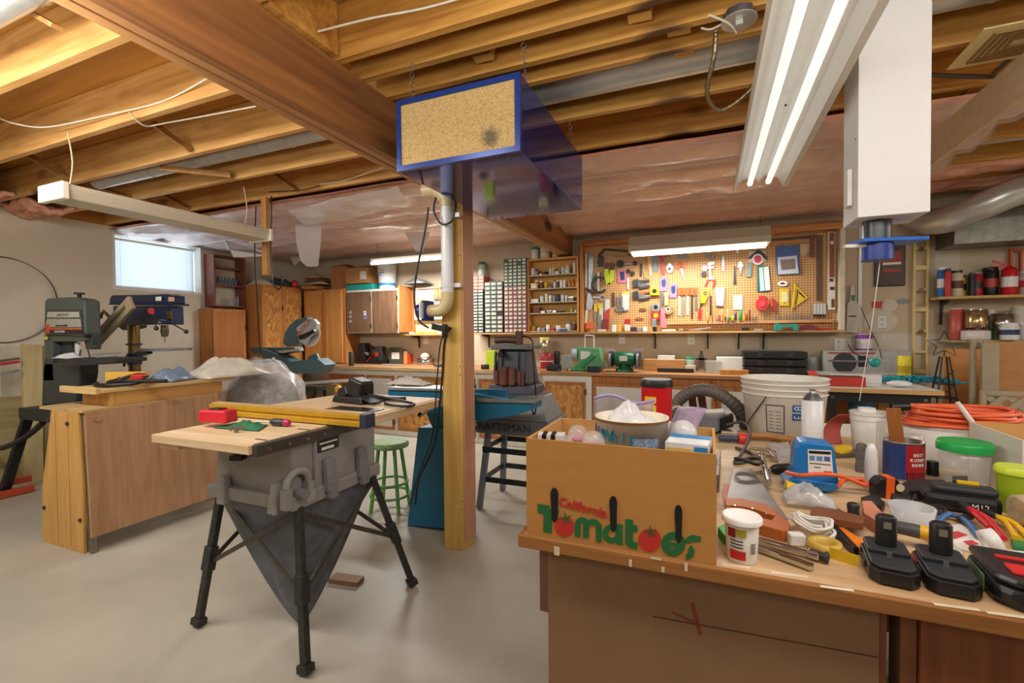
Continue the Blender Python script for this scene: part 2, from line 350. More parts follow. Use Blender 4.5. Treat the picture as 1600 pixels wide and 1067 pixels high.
# ---------------------------------------------------------------- insulation with vapour barrier
def sheet_mat(name, pink, milky):
    m, nt, p = _mat(name); tc = nd(nt, 'ShaderNodeTexCoord'); mp = nd(nt, 'ShaderNodeMapping'); mp.inputs['Scale'].default_value = (1, 2.4, 1); nt.links.new(tc.outputs['Object'], mp.inputs[0])
    n1 = nd(nt, 'ShaderNodeTexNoise', Scale=4.0, Detail=9.0, Roughness=.68, Distortion=2.2); nt.links.new(mp.outputs[0], n1.inputs['Vector'])
    bu = nd(nt, 'ShaderNodeBump', Strength=1.0, Distance=.07); nt.links.new(n1.outputs['Fac'], bu.inputs['Height'])
    gl = nd(nt, 'ShaderNodeBsdfGlossy'); gl.inputs['Roughness'].default_value = .17; gl.inputs[0].default_value = (1, 1, 1, 1); nt.links.new(bu.outputs[0], gl.inputs['Normal'])
    tr = nd(nt, 'ShaderNodeBsdfTransparent'); df = nd(nt, 'ShaderNodeBsdfDiffuse'); df.inputs[0].default_value = (.9, .80, .73, 1)
    m1 = nd(nt, 'ShaderNodeMixShader'); m1.inputs[0].default_value = milky; nt.links.new(tr.outputs[0], m1.inputs[1]); nt.links.new(df.outputs[0], m1.inputs[2])
    fr = nd(nt, 'ShaderNodeFresnel', IOR=1.45); nt.links.new(bu.outputs[0], fr.inputs['Normal'])
    ad = nd(nt, 'ShaderNodeMath', operation='MULTIPLY_ADD'); nt.links.new(fr.outputs[0], ad.inputs[0]); ad.inputs[1].default_value = .6; ad.inputs[2].default_value = .0; ad.use_clamp = True
    m2 = nd(nt, 'ShaderNodeMixShader'); nt.links.new(ad.outputs[0], m2.inputs[0]); nt.links.new(m1.outputs[0], m2.inputs[1]); nt.links.new(gl.outputs[0], m2.inputs[2])
    nt.links.new(m2.outputs[0], nt.nodes['Material Output'].inputs[0]); return m
m_poly = sheet_mat('polythene', 0, .16); m_poly2 = sheet_mat('polythene_milky', 0, .5)
m_batt = M('e9ab90', .95, var=.22, sc=9, bump=.6)
def sag(x, y, ph):
    f = abs(sin(pi*(y-3.02)/.455))
    return 2.462-.075*f**.7-.02*noise.noise(Vector((x*1.2+ph, y*3.1, 0)))-.018*noise.noise(Vector((x*3.5, y*8+ph, 2)))*f
for side, x0, x1, y0, yb in (('left', XL+.01, -1.64, 2.975, YB-.01), ('right', -1.48, 1.5, 3.045, YB-.01)):
    t0 = T('insulated_ceiling', f'pink insulation behind wrinkled clear plastic sheet overhead, {side} of the main beam', 'insulation', ((x0+x1)/2, 4.2, 2.4))
    cx, cy, cz = (x0+x1)/2, 4.2, 2.4
    o = P('batting', B().grid(lambda u, v: (x0+(x1-x0)*u-cx, y0+(yb-y0)*v-cy, sag(x0+(x1-x0)*u, y0+(yb-y0)*v, 0)+.022-cz), 90, 60), m_batt, t0)
    o = P('plastic_sheet', B().grid(lambda u, v: (x0+(x1-x0)*u-cx, y0+(yb-y0)*v-cy, sag(x0+(x1-x0)*u, y0+(yb-y0)*v, 0)-.004-cz), 120, 90), m_poly, t0)
# bare batting further right and at the left rim
def lump(x0, x1, y0, y1, z, lab, n=40, amp=.05):
    cx, cy = (x0+x1)/2, (y0+y1)/2
    O('insulation_batt', lab, 'insulation', B().grid(lambda u, v: (x0+(x1-x0)*u-cx, y0+(y1-y0)*v-cy, amp*noise.noise(Vector((u*5+x0, v*4+y0, 1)))+.03*noise.noise(Vector((u*17, v*13, z)))-.06*sin(pi*v)), n, 20), m_batt, (cx, cy, z), solid=.03)
lump(1.52, XR-.02, 4.43, 4.80, 2.55, 'pink insulation batt exposed overhead at far right, nearer strip')
lump(1.52, XR-.02, 4.88, 5.25, 2.55, 'pink insulation batt exposed overhead at far right, against the wall')
lump(XL+.02, XL+.6, 1.66, 2.03, 2.52, 'pink insulation stuffed at the rim above the left wall, nearest camera', 16)
lump(XL+.02, XL+.5, 2.12, 2.47, 2.50, 'pink insulation stuffed at the rim above the left wall, behind the wrap light', 16)
# hanging flaps of plastic
def flap(pts, y, lab, mat=None, thick=.0015):
    """torn sheet hanging in a plane facing the room, slightly rippled"""
    P0 = [PY(px, py, y) for px, py in pts]; c = sum(P0, Vector())/len(P0)
    b = B(); b.prism([(p.x-c.x, p.z-c.z) for p in P0], -thick/2, thick/2, 'y')
    return O('plastic_flap', lab, 'plastic sheet', b, mat or m_poly2, c, group=None)
flap([(460, 341), (503, 338), (501, 380), (497, 416), (480, 417), (470, 408), (464, 385)], 3.55, 'long flap of milky plastic hanging from the insulation left of the post')
flap([(355, 390), (400, 389), (424, 396), (425, 400), (365, 402), (352, 375)], 3.3, 'milky plastic flap with a round hole hanging below the wrap light')
flap([(632, 362), (672, 362), (660, 393), (650, 392)], 4.2, 'small triangular plastic flap hanging beside the white pipe')
flap([(452, 400), (480, 400), (460, 415)], 4.9, 'tiny torn plastic corner beside the long hanging flap')
def hangsheet(px0, py0, px1, py1, z, w, drop, lab):
    a, c = PZ(px0, py0, z), PZ(px1, py1, z); m_ = (a+c)/2
    O('plastic_flap', lab, 'plastic sheet', B().grid(lambda u, v: tuple(a+(c-a)*u-m_+Vector((0, w*v+.02*sin(9*u+4*v), -drop*sin(pi*v*.5)-.03-.015*noise.noise(Vector((u*6, v*5, 3)))))), 24, 10), m_poly2, m_)
hangsheet(450, 322, 620, 283, 2.44, .22, .10, 'loose bunched edge of clear plastic where the insulation starts, left of the post')
hangsheet(180, 350, 355, 345, 2.33, .2, .03, 'bright plastic sheet tucked above the window')
# ================================================================ back wall run
YF = 4.83; ZC = .87
m_wf = M('ddd9cc', .5, var=.06); m_osb0 = None
def osb_mat():
    m, nt, p = _mat('osb'); tc = nd(nt, 'ShaderNodeTexCoord')
    mp = nd(nt, 'ShaderNodeMapping'); nt.links.new(tc.outputs['Object'], mp.inputs[0]); mp.inputs['Scale'].default_value = (1, 1, .55)
    n0 = nd(nt, 'ShaderNodeTexNoise', Scale=9.0, Detail=2.0); nt.links.new(mp.outputs[0], n0.inputs['Vector'])
    mx0 = nd(nt, 'ShaderNodeMixRGB'); mx0.inputs[0].default_value = .12; nt.links.new(mp.outputs[0], mx0.inputs[1]); nt.links.new(n0.outputs['Color'], mx0.inputs[2])
    v = nd(nt, 'ShaderNodeTexVoronoi', Scale=42.0); nt.links.new(mx0.outputs[0], v.inputs['Vector'])
    rp = nd(nt, 'ShaderNodeValToRGB'); e = rp.color_ramp.elements; e[0].position = 0; e[0].color = c4(HX('8f5a22')); e[1].position = 1; e[1].color = c4(HX('dda85f'))
    k = e.new(.5); k.color = c4(HX('c2873f')); nt.links.new(v.outputs['Color'], rp.inputs[0]); nt.links.new(rp.outputs[0], p.inputs['Base Color']); p.inputs['Roughness'].default_value = .55
    bu = nd(nt, 'ShaderNodeBump', Strength=.2, Distance=.005); nt.links.new(v.outputs['Color'], bu.inputs['Height']); nt.links.new(bu.outputs[0], p.inputs['Normal']); return m
m_osb = osb_mat()
m_fr = W('b9773a', '8d5425', 'z', 9); m_frx = W('b9773a', '8d5425', 'x', 9); m_red = W('b0643a', '8a4526', 'z', 9)
m_blk = M('1b1b1c', .4, var=.2); m_blk2 = M('2a2a2b', .55, var=.25); m_chr = M('c9c9c6', .18, 1, var=.1); m_gal = M('c9cac6', .3, .55, var=.1, sc=12)
m_stl = M('8d8f90', .35, .85, var=.2); m_brn = M('5a3a22', .5); m_iron = M('3b3c3e', .5, .4, var=.25)
def fx(px, py=620, y=YF): return PY(px, py, y).x
def cabinet_unit(l, r, doors, lab, frame=m_wf, z1=.832):
    x0, x1 = fx(l), fx(r); cx = (x0+x1)/2; w = (x1-x0)/2
    t = T('base_cabinet', lab, 'cabinet', (cx, YF, 0), group='base cabinets along the back wall')
    P('body', B().bb(-w, w, .02, .55, .0, z1), frame, t, bev=.002)
    for a, c, kind in doors:
        a, c = fx(a)-cx, fx(c)-cx
        pm, fm, nm = {'osb': (m_osb, m_fr, 'chipboard panelled door'), 'white': (M('d5d3cb', .45, var=.05), m_fr, 'door with a white panel'), 'red': (m_red, m_red, 'reddish brown door')}[kind]
        z0, zt = .07, z1-.075
        f = .03
        b = B().bb(a, a+f, 0, .02, z0, zt).bb(c-f, c, 0, .02, z0, zt).bb(a+f, c-f, 0, .02, z0, z0+f+.01).bb(a+f, c-f, 0, .02, zt-f-.005, zt)
        d = P('door', b, fm, t, bev=.002, label=nm); P('panel', B().bb(a+f-.004, c-f+.004, .006, .014, z0+f, zt-f), pm, d)
        b = B().bb(c-.004, c+.012, -.004, .004, zt-.13, zt-.07); P('hinge', b, m_blk, d)
        P('hinge', B().bb(c-.004, c+.012, -.004, .004, z0+.07, z0+.13), m_blk, d)
    return t
cabinet_unit(512, 617.5, [(514, 569, 'red'), (572, 615, 'white')], 'white framed base cabinet at the left end with one reddish and one white panelled door')
cabinet_unit(618, 745, [(621, 681, 'osb'), (684, 742, 'osb')], 'white framed base cabinet with two chipboard panelled doors behind the wooden post')
cabinet_unit(745.5, 846, [(748, 795, 'osb'), (798, 843, 'osb')], 'white framed base cabinet with chipboard doors behind the spindle sander')
cabinet_unit(846.5, 924, [(851, 914, 'osb')], 'white framed base cabinet with a single chipboard door left of the white panels')
cabinet_unit(924.5, 1119, [(927, 1117, 'white')], 'brown framed base cabinet with one wide white panelled door behind the red can', m_fr)
cabinet_unit(1119.5, 1292, [(1122, 1290, 'white')], 'brown framed base cabinet with a white panelled door behind the grey hose', m_fr)
b = B(); b.bb(fx(505), fx(1292), YF-.04, YB, .835, ZC)
wt = T('worktop', 'long brown wooden worktop with pale nosing running along the back wall', 'worktop', (fx(505), YF, .835))
o = wt.location
P('top', B().bb(0, fx(1292)-o.x, -.03, YB-YF, 0, ZC-.835), W('b58456', '8d5f38', 'x', 5), wt, bev=.003)
P('nosing', B().bb(0, fx(846)-o.x, -.045, -.0305, -.006, ZC-.838), W('d8ba8a', 'b08a56', 'x', 6), wt)
# ---- wall patches and outlets
def outlet(px, py, lab, y=YB, dbl=False):
    p = PY(px, py, y); t = T('wall_outlet', lab, 'outlet', p); w = .07 if dbl else .036
    P('plate', B().bb(-w, w, -.006, 0, -.058, .058), m_white, t, bev=.002)
    for s in (-1, 1):
        for q in ((-.034, .034) if dbl else (0,)): P('socket', B().lathe(q, 0, s*.022, [(.014, 0), (.013, .003)], 14, M=None) if 0 else B().bb(q-.012, q+.012, -.009, -.006, s*.024-.013, s*.024+.013), M('cfccc2'), t, bev=.001)
outlet(1317, 538, 'beige wall outlet just below the right end of the pegboard shelf', dbl=True)
outlet(972, 529, 'wall outlet below the pegboard shelf behind the bench grinder'); outlet(1080, 530, 'wall outlet below the middle of the pegboard shelf')
outlet(665, 531, 'pale wall outlet under the narrow shelf left of the wooden post')
# ---- long shelf with brackets
PGY = 5.30
z_sh = 1.292
def px2x(px, y, py=515): return PY(px, py, y).x
m_shelf = W('c9a068', '9c7440', 'x', 6)
t = T('wall_shelf', 'long narrow wooden wall shelf under pegboard, spice rack and drawer organisers', 'shelf', (px2x(742, 5.22), 5.22, z_sh-.022))
o = t.location; P('board', B().bb(0, px2x(1322, 5.22)-o.x, 0, YB-5.22, 0, .02), m_shelf, t, bev=.002)
for px in (758, 1022, 1106, 1155, 1195):
    x = px2x(px, 5.3)-o.x; P('bracket', B().prism([(.01, -.001), (.2, -.001), (.2, -.17), (.185, -.17), (.17, -.04), (.01, -.018)], x-.007, x+.007, 'x'), m_blk, t)
t = T('wall_shelf', 'short wooden wall shelf with yellow packets left of the wooden post', 'shelf', (px2x(627, 5.2), 5.2, z_sh-.03))
o = t.location; P('board', B().bb(0, px2x(700, 5.2)-o.x, 0, YB-5.2, 0, .022), m_shelf, t, bev=.002)
P('bracket', B().prism([(.01, 0), (.2, 0), (.2, -.17), (.185, -.17), (.17, -.04), (.01, -.018)], px2x(649, 5.3)-o.x-.007, px2x(649, 5.3)-o.x+.007, 'x'), m_blk, t)
# ---- upper cabinet, brown doors with white edges
ux0, ux1, uz0, uz1 = -4.68, -3.80, 1.30, 1.90
t = T('upper_cabinet', 'brown wall cabinet with two woodgrain doors and white edging above the left counter', 'cabinet', ((ux0+ux1)/2, 5.13, uz0))
w = (ux1-ux0)/2; h = uz1-uz0
P('body', B().bb(-w, w, .018, .298, 0, h), m_wf, t)
m_wal = W('7f5f45', '5d4330', 'z', 14, .45); m_oak = W('c98a4a', 'a2652e', 'z', 8)
for i in (0, 1):
    a = -w+.02+i*(w-.005); c = a+w-.035
    d = P('door', B().bb(a, (a+c)/2-.001, 0, .017, .012, h-.03).bb((a+c)/2+.001, c, 0, .017, .012, h-.03), m_wal, t, bev=.001)
    for q in (.1, h-.13): P('hinge', B().bb(c-.002, c+.01, -.006, .004, q-.03, q+.03), m_blk, d)
t2 = T('door_stickers', 'small blue and white bottle shaped sticker on the brown cabinet door', 'sticker', PY(570, 491, 5.126))
P('sheet', B().bb(-.02, .02, -.001, .001, -.06, .045).m(1).bb(-.018, .018, -.0015, -.001, -.055, -.01).m(2).bb(-.012, .012, -.0015, -.001, .01, .03), [M('dfe4ea'), M('2b62b5'), M('c9473c')], t2)
for i, z in enumerate((.55, .45, .35)):
    O('door_sticker', ['square white sticker highest on the left cabinet door', 'square white sticker in the middle of the left cabinet door', 'white sticker lowest on the left cabinet door'][i], 'sticker', B().tor((0, 0, 0), .022, .004, 'y', 4, 4), m_white, (-4.60, 5.122, 1.25+z*.62-.0))
t = T('side_cabinet', 'orange brown open ended cabinet box right of the brown wall cabinet', 'cabinet', (-3.80+.01, 5.13, 1.31))
P('side', B().bb(0, .02, 0, .3, 0, .62), m_oak, t); P('back', B().bb(.02, .06, .283, .298, 0, .62), m_oak, t); P('bottom', B().bb(.02, .06, 0, .28, 0, .02), m_oak, t)
# wall tool rack (white) with wooden chisels
p0, p1 = PY(650, 452, 5.38), PY(700, 496, 5.38)
t = T('chisel_rack', 'white wall rack with rows of wooden handled chisels left of the post', 'rack', ((p0.x+p1.x)/2, 5.38, p1.z))
w = (p1.x-p0.x)/2; h = p0.z-p1.z
P('backboard', B().bb(-w, w, .02, .045, 0, h), M('e0d3bd', .6), t)
P('frame', B().bb(-w-.02, -w, -.02, .045, -.02, h+.02).bb(w, w+.02, -.02, .045, -.02, h+.02).bb(-w, w, -.02, .045, h, h+.02).bb(-w, w, -.02, .045, -.02, 0), m_wf, t)
P('ledge', B().bb(-w+.03, .05, -.02, .02, h*.36, h*.40).bb(.03, w-.01, -.02, .02, h*.62, h*.66), m_oak, t)
m_hnd = W('d9a765', 'b27a3c', 'z', 20)
for i in range(10):
    a = i < 5; x = -w+.06+i*.034 if a else .07+(i-5)*.04; z = h*.4 if a else h*.66
    c = T('chisel', f'wooden handled chisel in the white wall rack, {ords(i%5)} from the left in its {"lower" if a else "upper"} row', 'chisel', (t.location.x+x, 5.375, t.location.z+z), group='chisels in the white wall rack')
    P('handle', B().lathe(0, 0, 0, [(.008, .005), (.012, .02), (.011, .07), (.009, .1 if a else .15), (.006, .105 if a else .155)], 10), m_hnd, c)
    P('blade', B().bb(-.005, .005, -.002, .002, -.10, .006), m_stl, c)
# ---- pegboard cabinet
def peg_mat():
    m, nt, p = _mat('pegboard'); tc = nd(nt, 'ShaderNodeTexCoord'); sx = nd(nt, 'ShaderNodeSeparateXYZ'); nt.links.new(tc.outputs['Object'], sx.inputs[0])
    ds = []
    for ax in ('X', 'Z'):
        a = nd(nt, 'ShaderNodeMath', operation='MULTIPLY'); a.inputs[1].default_value = 1/.0254; nt.links.new(sx.outputs[ax], a.inputs[0])
        f = nd(nt, 'ShaderNodeMath', operation='FRACT'); nt.links.new(a.outputs[0], f.inputs[0]); s = nd(nt, 'ShaderNodeMath', operation='SUBTRACT'); s.inputs[1].default_value = .5; nt.links.new(f.outputs[0], s.inputs[0])
        q = nd(nt, 'ShaderNodeMath', operation='POWER'); q.inputs[1].default_value = 2; nt.links.new(s.outputs[0], q.inputs[0]); ds.append(q)
    ad = nd(nt, 'ShaderNodeMath', operation='ADD'); nt.links.new(ds[0].outputs[0], ad.inputs[0]); nt.links.new(ds[1].outputs[0], ad.inputs[1])
    lt = nd(nt, 'ShaderNodeMath', operation='LESS_THAN'); lt.inputs[1].default_value = .045; nt.links.new(ad.outputs[0], lt.inputs[0])
    mx = nd(nt, 'ShaderNodeMixRGB'); nt.links.new(lt.outputs[0], mx.inputs[0]); mx.inputs[1].default_value = c4(HX('cfa066')); mx.inputs[2].default_value = c4(HX('4a2a12'))
    nt.links.new(mx.outputs[0], p.inputs['Base Color']); p.inputs['Roughness'].default_value = .5; return m
gx0, gx1, gz0, gz1 = px2x(909, PGY), px2x(1314, PGY), z_sh, PY(905, 382, PGY).z
t = T('pegboard', 'large framed tan pegboard covered in hand tools on the back wall', 'pegboard', ((gx0+gx1)/2, 5.405, gz0)); gc = t.location
w = (gx1-gx0)/2; h = gz1-gz0
P('board', B().bb(-w, w, 0, .012, 0, h), peg_mat(), t)
P('side_frame', B().bb(-w-.02, -w+.015, -.11, .02, 0, h), m_oak, t, bev=.002); P('side_frame', B().bb(w-.01, w+.03, -.11, .02, 0, h), M('d8cdb9', .6), t, bev=.002, label='white painted right stile')
P('top_rail', B().bb(-w, w, -.11, .02, h-.02, h+.03), m_frx, t, bev=.002); P('top_rail', B().bb(.25, w, -.14, -.111, h-.055, h-.0), W('d08b45', 'a5652a', 'x', 8), t)
yT = 5.385
z = PY(1150, 503, 5.36).z
O('tool_ledge', 'pale drilled wooden ledge holding screwdrivers and bits across the pegboard', 'ledge', B().bb(px2x(1042, 5.34)-.0, px2x(1303, 5.34), 0, .055, 0, .03), W('dcae7c', 'bd8a56', 'x', 8), (0, 5.345, z-.018), bev=.002)
# ================================================================ tools on the pegboard (each hangs just in front of the board)
m_or = M('e8622a', .4); m_rd = M('c02a2e', .4); m_yl = M('e9c51e', .42); m_gn = M('2f7f4a', .45); m_pur = M('a884cc', .45); m_tl = M('1f9d94', .4); m_bl = M('2559a8', .4); m_nv = M('233a6b', .45)
m_gry = M('8a8c8c', .45); m_wht = M('e2e2de', .4, var=.05); m_wd = M('c99a62', .6, st=8); m_dwd = M('7a4a2a', .55); m_crd = M('dfe2e6', .3, var=.1); m_pnk = M('d97a9a', .4)
GP = 'hand tools hung on the pegboard'
def hang(name, lab, cat, parts, y=yT, grp=GP):
    """parts: (part name, material, thickness, outline[, forward offset])"""
    xs = [p[0] for q in parts for p in q[3]]; ys = [p[1] for q in parts for p in q[3]]
    o = PY(sum([min(xs), max(xs)])/2, max(ys), y); o.y = y
    if len(parts) == 1:
        b = B(); FY(b, parts[0][3], y+.012-parts[0][2], parts[0][2], o); return O(name, lab, cat, b, parts[0][1], o, group=grp, bev=.0015)
    t = T(name, lab, cat, o, group=grp)
    for q in parts:
        b = B(); yy = y+.012-max(q[2], q[4] if len(q) > 4 else 0)-(.002 if len(q) > 4 else 0); FY(b, q[3], yy, q[2] if q[2] > .01 or len(q) < 5 else min(q[2], .01), o); P(q[0], b, q[1], t, bev=.001)
    return t
def R(x0, y0, x1, y1): return [(x0, y0), (x1, y0), (x1, y1), (x0, y1)]
def C(cx, cy, r, n=14, ry=None): return [(cx+r*cos(2*pi*i/n), cy+(ry or r)*sin(2*pi*i/n)) for i in range(n)]
def arc(cx, cy, r0, r1, a0, a1, n=10, sy=1):
    A = [radians(a0+(a1-a0)*i/n) for i in range(n+1)]
    return [(cx+r0*cos(a), cy+r0*sin(a)*sy) for a in A]+[(cx+r1*cos(a), cy+r1*sin(a)*sy) for a in reversed(A)]
hang('hand_saw', 'long grey saw blade hanging at the left edge of the pegboard', 'saw', [('blade', m_stl, .003, [(920, 396), (927, 394), (927, 420), (923, 452), (919, 455)]), ('handle', m_tl, .02, [(924, 430), (928, 430), (928, 446), (925, 448)])])
hang('level', 'narrow white edged level standing in the pegboard corner', 'level', [('body', m_wht, .02, R(914, 396, 917, 452))])
hang('hacksaw', 'black framed hacksaw hanging above the hand drill', 'saw', [('frame', m_iron, .012, [(935, 397), (944, 388), (985, 391), (986, 399), (983, 399), (982, 394), (945, 391), (939, 399), (936, 412), (933, 412)]), ('handle', M('3a332c'), .03, R(934, 400, 942, 416)), ('blade', m_stl, .002, R(942, 399, 984, 401))])
hang('hand_brace', 'old wooden handled brace drill hanging horizontally', 'drill', [('handle', m_dwd, .03, [(940, 411), (958, 411), (958, 415), (940, 416)]), ('gear', m_iron, .02, C(967, 412, 6)), ('shaft', m_stl, .012, R(958, 411, 990, 414)), ('knob', m_iron, .03, C(990, 411, 3.5))])
hang('clamp', 'dark c shaped clamp hanging below the hacksaw, left of the gloves', 'clamp', [('frame', m_iron, .015, arc(940, 445, 10, 13.5, 40, 300)), ('screw', m_stl, .01, R(937, 425, 940, 458))])
hang('coping_saw', 'dark bowed saw frame hanging near the left pegboard edge', 'saw', [('frame', m_iron, .012, [(917, 449), (924, 455), (932, 454), (933, 457), (924, 459), (915, 452)])])
hang('glove_pack', 'lime yellow work glove hanging on the pegboard, left one', 'glove', [('palm', M('b8c832'), .025, [(945, 421), (951, 420), (953, 441), (948, 445), (945, 432)]), ('cuff', m_blk, .02, R(945, 418, 951, 422))])
hang('glove_pack', 'lime yellow work glove hanging beside the pink card pack', 'glove', [('palm', M('c4d23a'), .025, [(953, 422), (960, 421), (959, 436), (954, 443), (951, 436)]), ('cuff', m_blk, .02, R(953, 417, 960, 421))])
hang('card_pack', 'pink card backed pack with a dark printed figure', 'pack', [('card', m_pnk, .004, R(965, 421, 979, 442)), ('print', m_nv, .006, [(968, 425), (975, 424), (976, 437), (970, 438)], .004)])
hang('hole_saw', 'small black ringed tool hanging right of the pink pack, upper', 'tool', [('ring', m_iron, .03, C(981, 423, 3)), ('cap', m_blk, .034, C(981, 423, 1.8), .002)])
hang('hole_saw', 'small black ringed tool hanging right of the pink pack, lower', 'tool', [('ring', m_iron, .03, C(988, 427, 3.5)), ('cap', m_blk, .034, C(988, 427, 2), .002)])
hang('paint_stick', 'white stick hanging under the pink card pack', 'stick', [('stick', m_wht, .006, R(980, 434, 983, 452))])
hang('curved_batten', 'pale curved wooden strip left of the blue strip, first of two', 'strip', [('strip', m_wd, .01, [(1003, 398), (1007, 398), (1008, 415), (1011, 434), (1007, 434), (1004, 418)])])
hang('curved_batten', 'pale curved wooden strip left of the blue strip, second of two', 'strip', [('strip', M('ddc39a'), .01, [(1012, 397), (1016, 397), (1017, 412), (1019, 431), (1015, 431), (1013, 415)])])
hang('rasp', 'long dark rasp hanging beside the first curved wooden strip', 'file', [('blade', m_iron, .008, R(1000, 412, 1003, 432))])
hang('blue_strip', 'flat blue tool strip hanging near the pegboard light', 'tool', [('body', M('6f93b8'), .008, R(1021, 398, 1027, 424))])
hang('tubing', 'long red tube hanging near the pegboard light', 'tube', [('tube', m_rd, .02, [(1030, 395), (1036, 395), (1038, 428), (1034, 430)]), ('sleeve', m_gry, .02, R(1037, 402, 1040, 412))])
hang('pulley', 'silver pulley shaped fitting hanging left of the orange scissors', 'pulley', [('body', m_chr, .02, [(1041, 418), (1046, 411), (1052, 417), (1050, 426), (1044, 427)]), ('wheel', m_blk, .024, C(1046, 420, 2.5), .002)])
hang('scissors', 'orange handled scissors hanging point down', 'scissors', [('handle', m_or, .012, arc(1060, 415, 3, 5.5, 0, 350)), ('handle', m_or, .012, arc(1066, 414, 3, 5.5, 0, 350)), ('blade', m_stl, .004, [(1062, 420), (1067, 419), (1071, 439), (1069, 438)])])
hang('hook_plate', 'small chrome ring fitting hanging under the light left end', 'hook', [('ring', m_chr, .01, arc(1046, 399, 3, 5, 0, 350))])
hang('angle_bracket', 'grey flat bracket hanging just under the light middle', 'bracket', [('plate', m_gry, .01, R(1057, 401, 1077, 404)), ('tab', m_gry, .008, [(1060, 396), (1074, 395), (1075, 401), (1058, 401)])])
for i, (x, y_) in enumerate(((1010, 447), (1010, 465))):
    hang('staple_gun', ['chrome and black staple gun, upper of two', 'chrome and orange staple gun, lower of two'][i], 'stapler', [
        ('body', m_chr, .02, [(989, y_-10), (996, y_-11), (1000, y_-6), (1015, y_-3), (1015, y_+1), (989, y_+2)]), ('head', m_iron, .026, [(989, y_-9), (997, y_-11), (998, y_+1), (989, y_+2)], .002),
        ('lever', m_iron if not i else m_or, .018, [(997, y_-9), (1014, y_-11), (1015, y_-8), (1000, y_-5)], .004), ('grip', m_iron, .02, [(998, y_+3), (1015, y_-1), (1015, y_+2), (999, y_+5)])])
def tape(name, lab, cx, cy, r, mc, mi):
    o = PY(cx, cy+r, yT); s = MP(o)*r
    t = T(name, lab, 'tape measure', (o.x, yT-.03, o.z), group=GP)
    P('case', B().prism([(s*a, s*(1+b_)) for a, b_ in ((-.95, -.9), (.95, -.95), (1, .2), (.6, .9), (-.3, 1), (-.95, .6))], -.0, .035, 'y'), mc, t, bev=.004); P('face', B().cyl((0, -.002, s), (0, .001, s), s*.5), mi, t)
    return t
tape('tape_measure', 'yellow tape measure hanging in the middle left of the pegboard', 1023, 455, 7, m_yl, m_blk)
tape('tape_measure', 'grey tape measure hanging directly above the red one', 1025, 480, 6.5, m_gry, m_blk); tape('tape_measure', 'red tape measure hanging directly under the grey one', 1025, 493, 7, m_rd, m_yl)
for i, (x, y_) in enumerate(((1037, 444), (1052, 454))):
    hang('blade_pack', ['purple blade pack hanging above the yellow scraper', 'purple blade pack hanging left of the orange chisels'][i], 'pack', [('card', m_pur, .006, [(x-5, y_-10), (x+6, y_-11), (x+5, y_+11), (x-6, y_+11)]), ('blister', m_nv, .012, [(x-3, y_-7), (x+3, y_-8), (x+3, y_+1), (x, y_+5), (x-3, y_+1)], .005)])
hang('putty_knife', 'yellow handled scraper hanging under the purple packs', 'scraper', [('handle', M('e6d488'), .015, R(1039, 457, 1044, 477)), ('blade', m_stl, .003, R(1033, 457, 1037, 476))])
hang('tape_roll', 'clear roll of tape on a hook right of the red tape measure', 'tape', [('roll', M('9b8a6a', .3), .03, arc(1044, 483, 3.5, 8, 0, 352, 16)), ('core', M('d8cfc0'), .028, arc(1044, 483, 2, 3.5, 0, 352, 12))])
hang('bit_pack', 'long pink sealed pack hanging right of the red tape measure', 'pack', [('pouch', M('e27f8f', .25), .012, [(1033, 480), (1038, 481), (1042, 511), (1032, 512)]), ('strip', m_wht, .008, R(1033, 508, 1041, 512), .002)])
for i in range(5):
    x = 1059+i*6.6
    hang('wood_chisel', f'orange handled wood chisel, {ords(i)} from the left in the row of five', 'chisel', [('handle', m_or, .02, R(x, 449, x+5, 461)), ('blade', [m_wht, m_gry, m_wht, m_iron, m_stl][i], .004, R(x+1, 461, x+4, [493, 494, 492, 498, 485][i]))])
hang('pressure_gauge', 'round white dial gauge above a round black cap', 'gauge', [('dial', m_wht, .02, C(1101, 419, 4.5)), ('cap', m_blk, .03, C(1100, 428, 4.2))])
hang('wrench', 'chrome adjustable wrench hanging above the red pliers', 'wrench', [('head', m_chr, .01, [(1106, 411), (1116, 409), (1116, 413), (1110, 414), (1110, 417), (1115, 416), (1114, 420), (1107, 420)]), ('shank', m_chr, .008, R(1108, 418, 1111, 436))])
hang('pliers', 'pliers with spread red handles hanging under the chrome wrench', 'pliers', [('jaw', m_chr, .01, [(1108, 432), (1113, 432), (1115, 437), (1106, 437)]), ('handle', m_rd, .014, [(1105, 437), (1108, 437), (1104, 447), (1101, 447)]), ('handle', m_rd, .014, [(1113, 437), (1117, 436), (1119, 440), (1115, 450), (1113, 449), (1115, 441)])])
hang('chalk_line', 'yellow teardrop shaped chalk reel above a red handle', 'reel', [('case', m_yl, .03, [(1099, 452), (1103, 450), (1107, 453), (1106, 463), (1101, 474), (1095, 472), (1096, 462)]), ('window', m_nv, .034, arc(1102, 458, 1.5, 3, 0, 350, 10), .003)])
hang('hand_file', 'red handled tool hanging beneath the yellow chalk reel', 'file', [('grip', m_rd, .018, [(1092, 481), (1096, 481), (1096, 498), (1091, 498)]), ('shank', m_iron, .006, R(1094, 474, 1096, 481))])
hang('awl', 'thin dark rod hanging right of the yellow chalk reel', 'rod', [('rod', m_iron, .006, R(1109, 462, 1112, 492))])
hang('hardware_pouch', 'clear pouch of silver parts hanging in the centre right', 'pouch', [('pouch', M('c6ccd4', .15, .3, var=.4, sc=60), .02, [(1117, 449), (1132, 449), (1131, 470), (1130, 478), (1119, 478), (1118, 462)])])
hang('silver_rod', 'small silver rod hanging above the clear pouch', 'rod', [('rod', m_stl, .01, R(1128, 399, 1132, 424))])
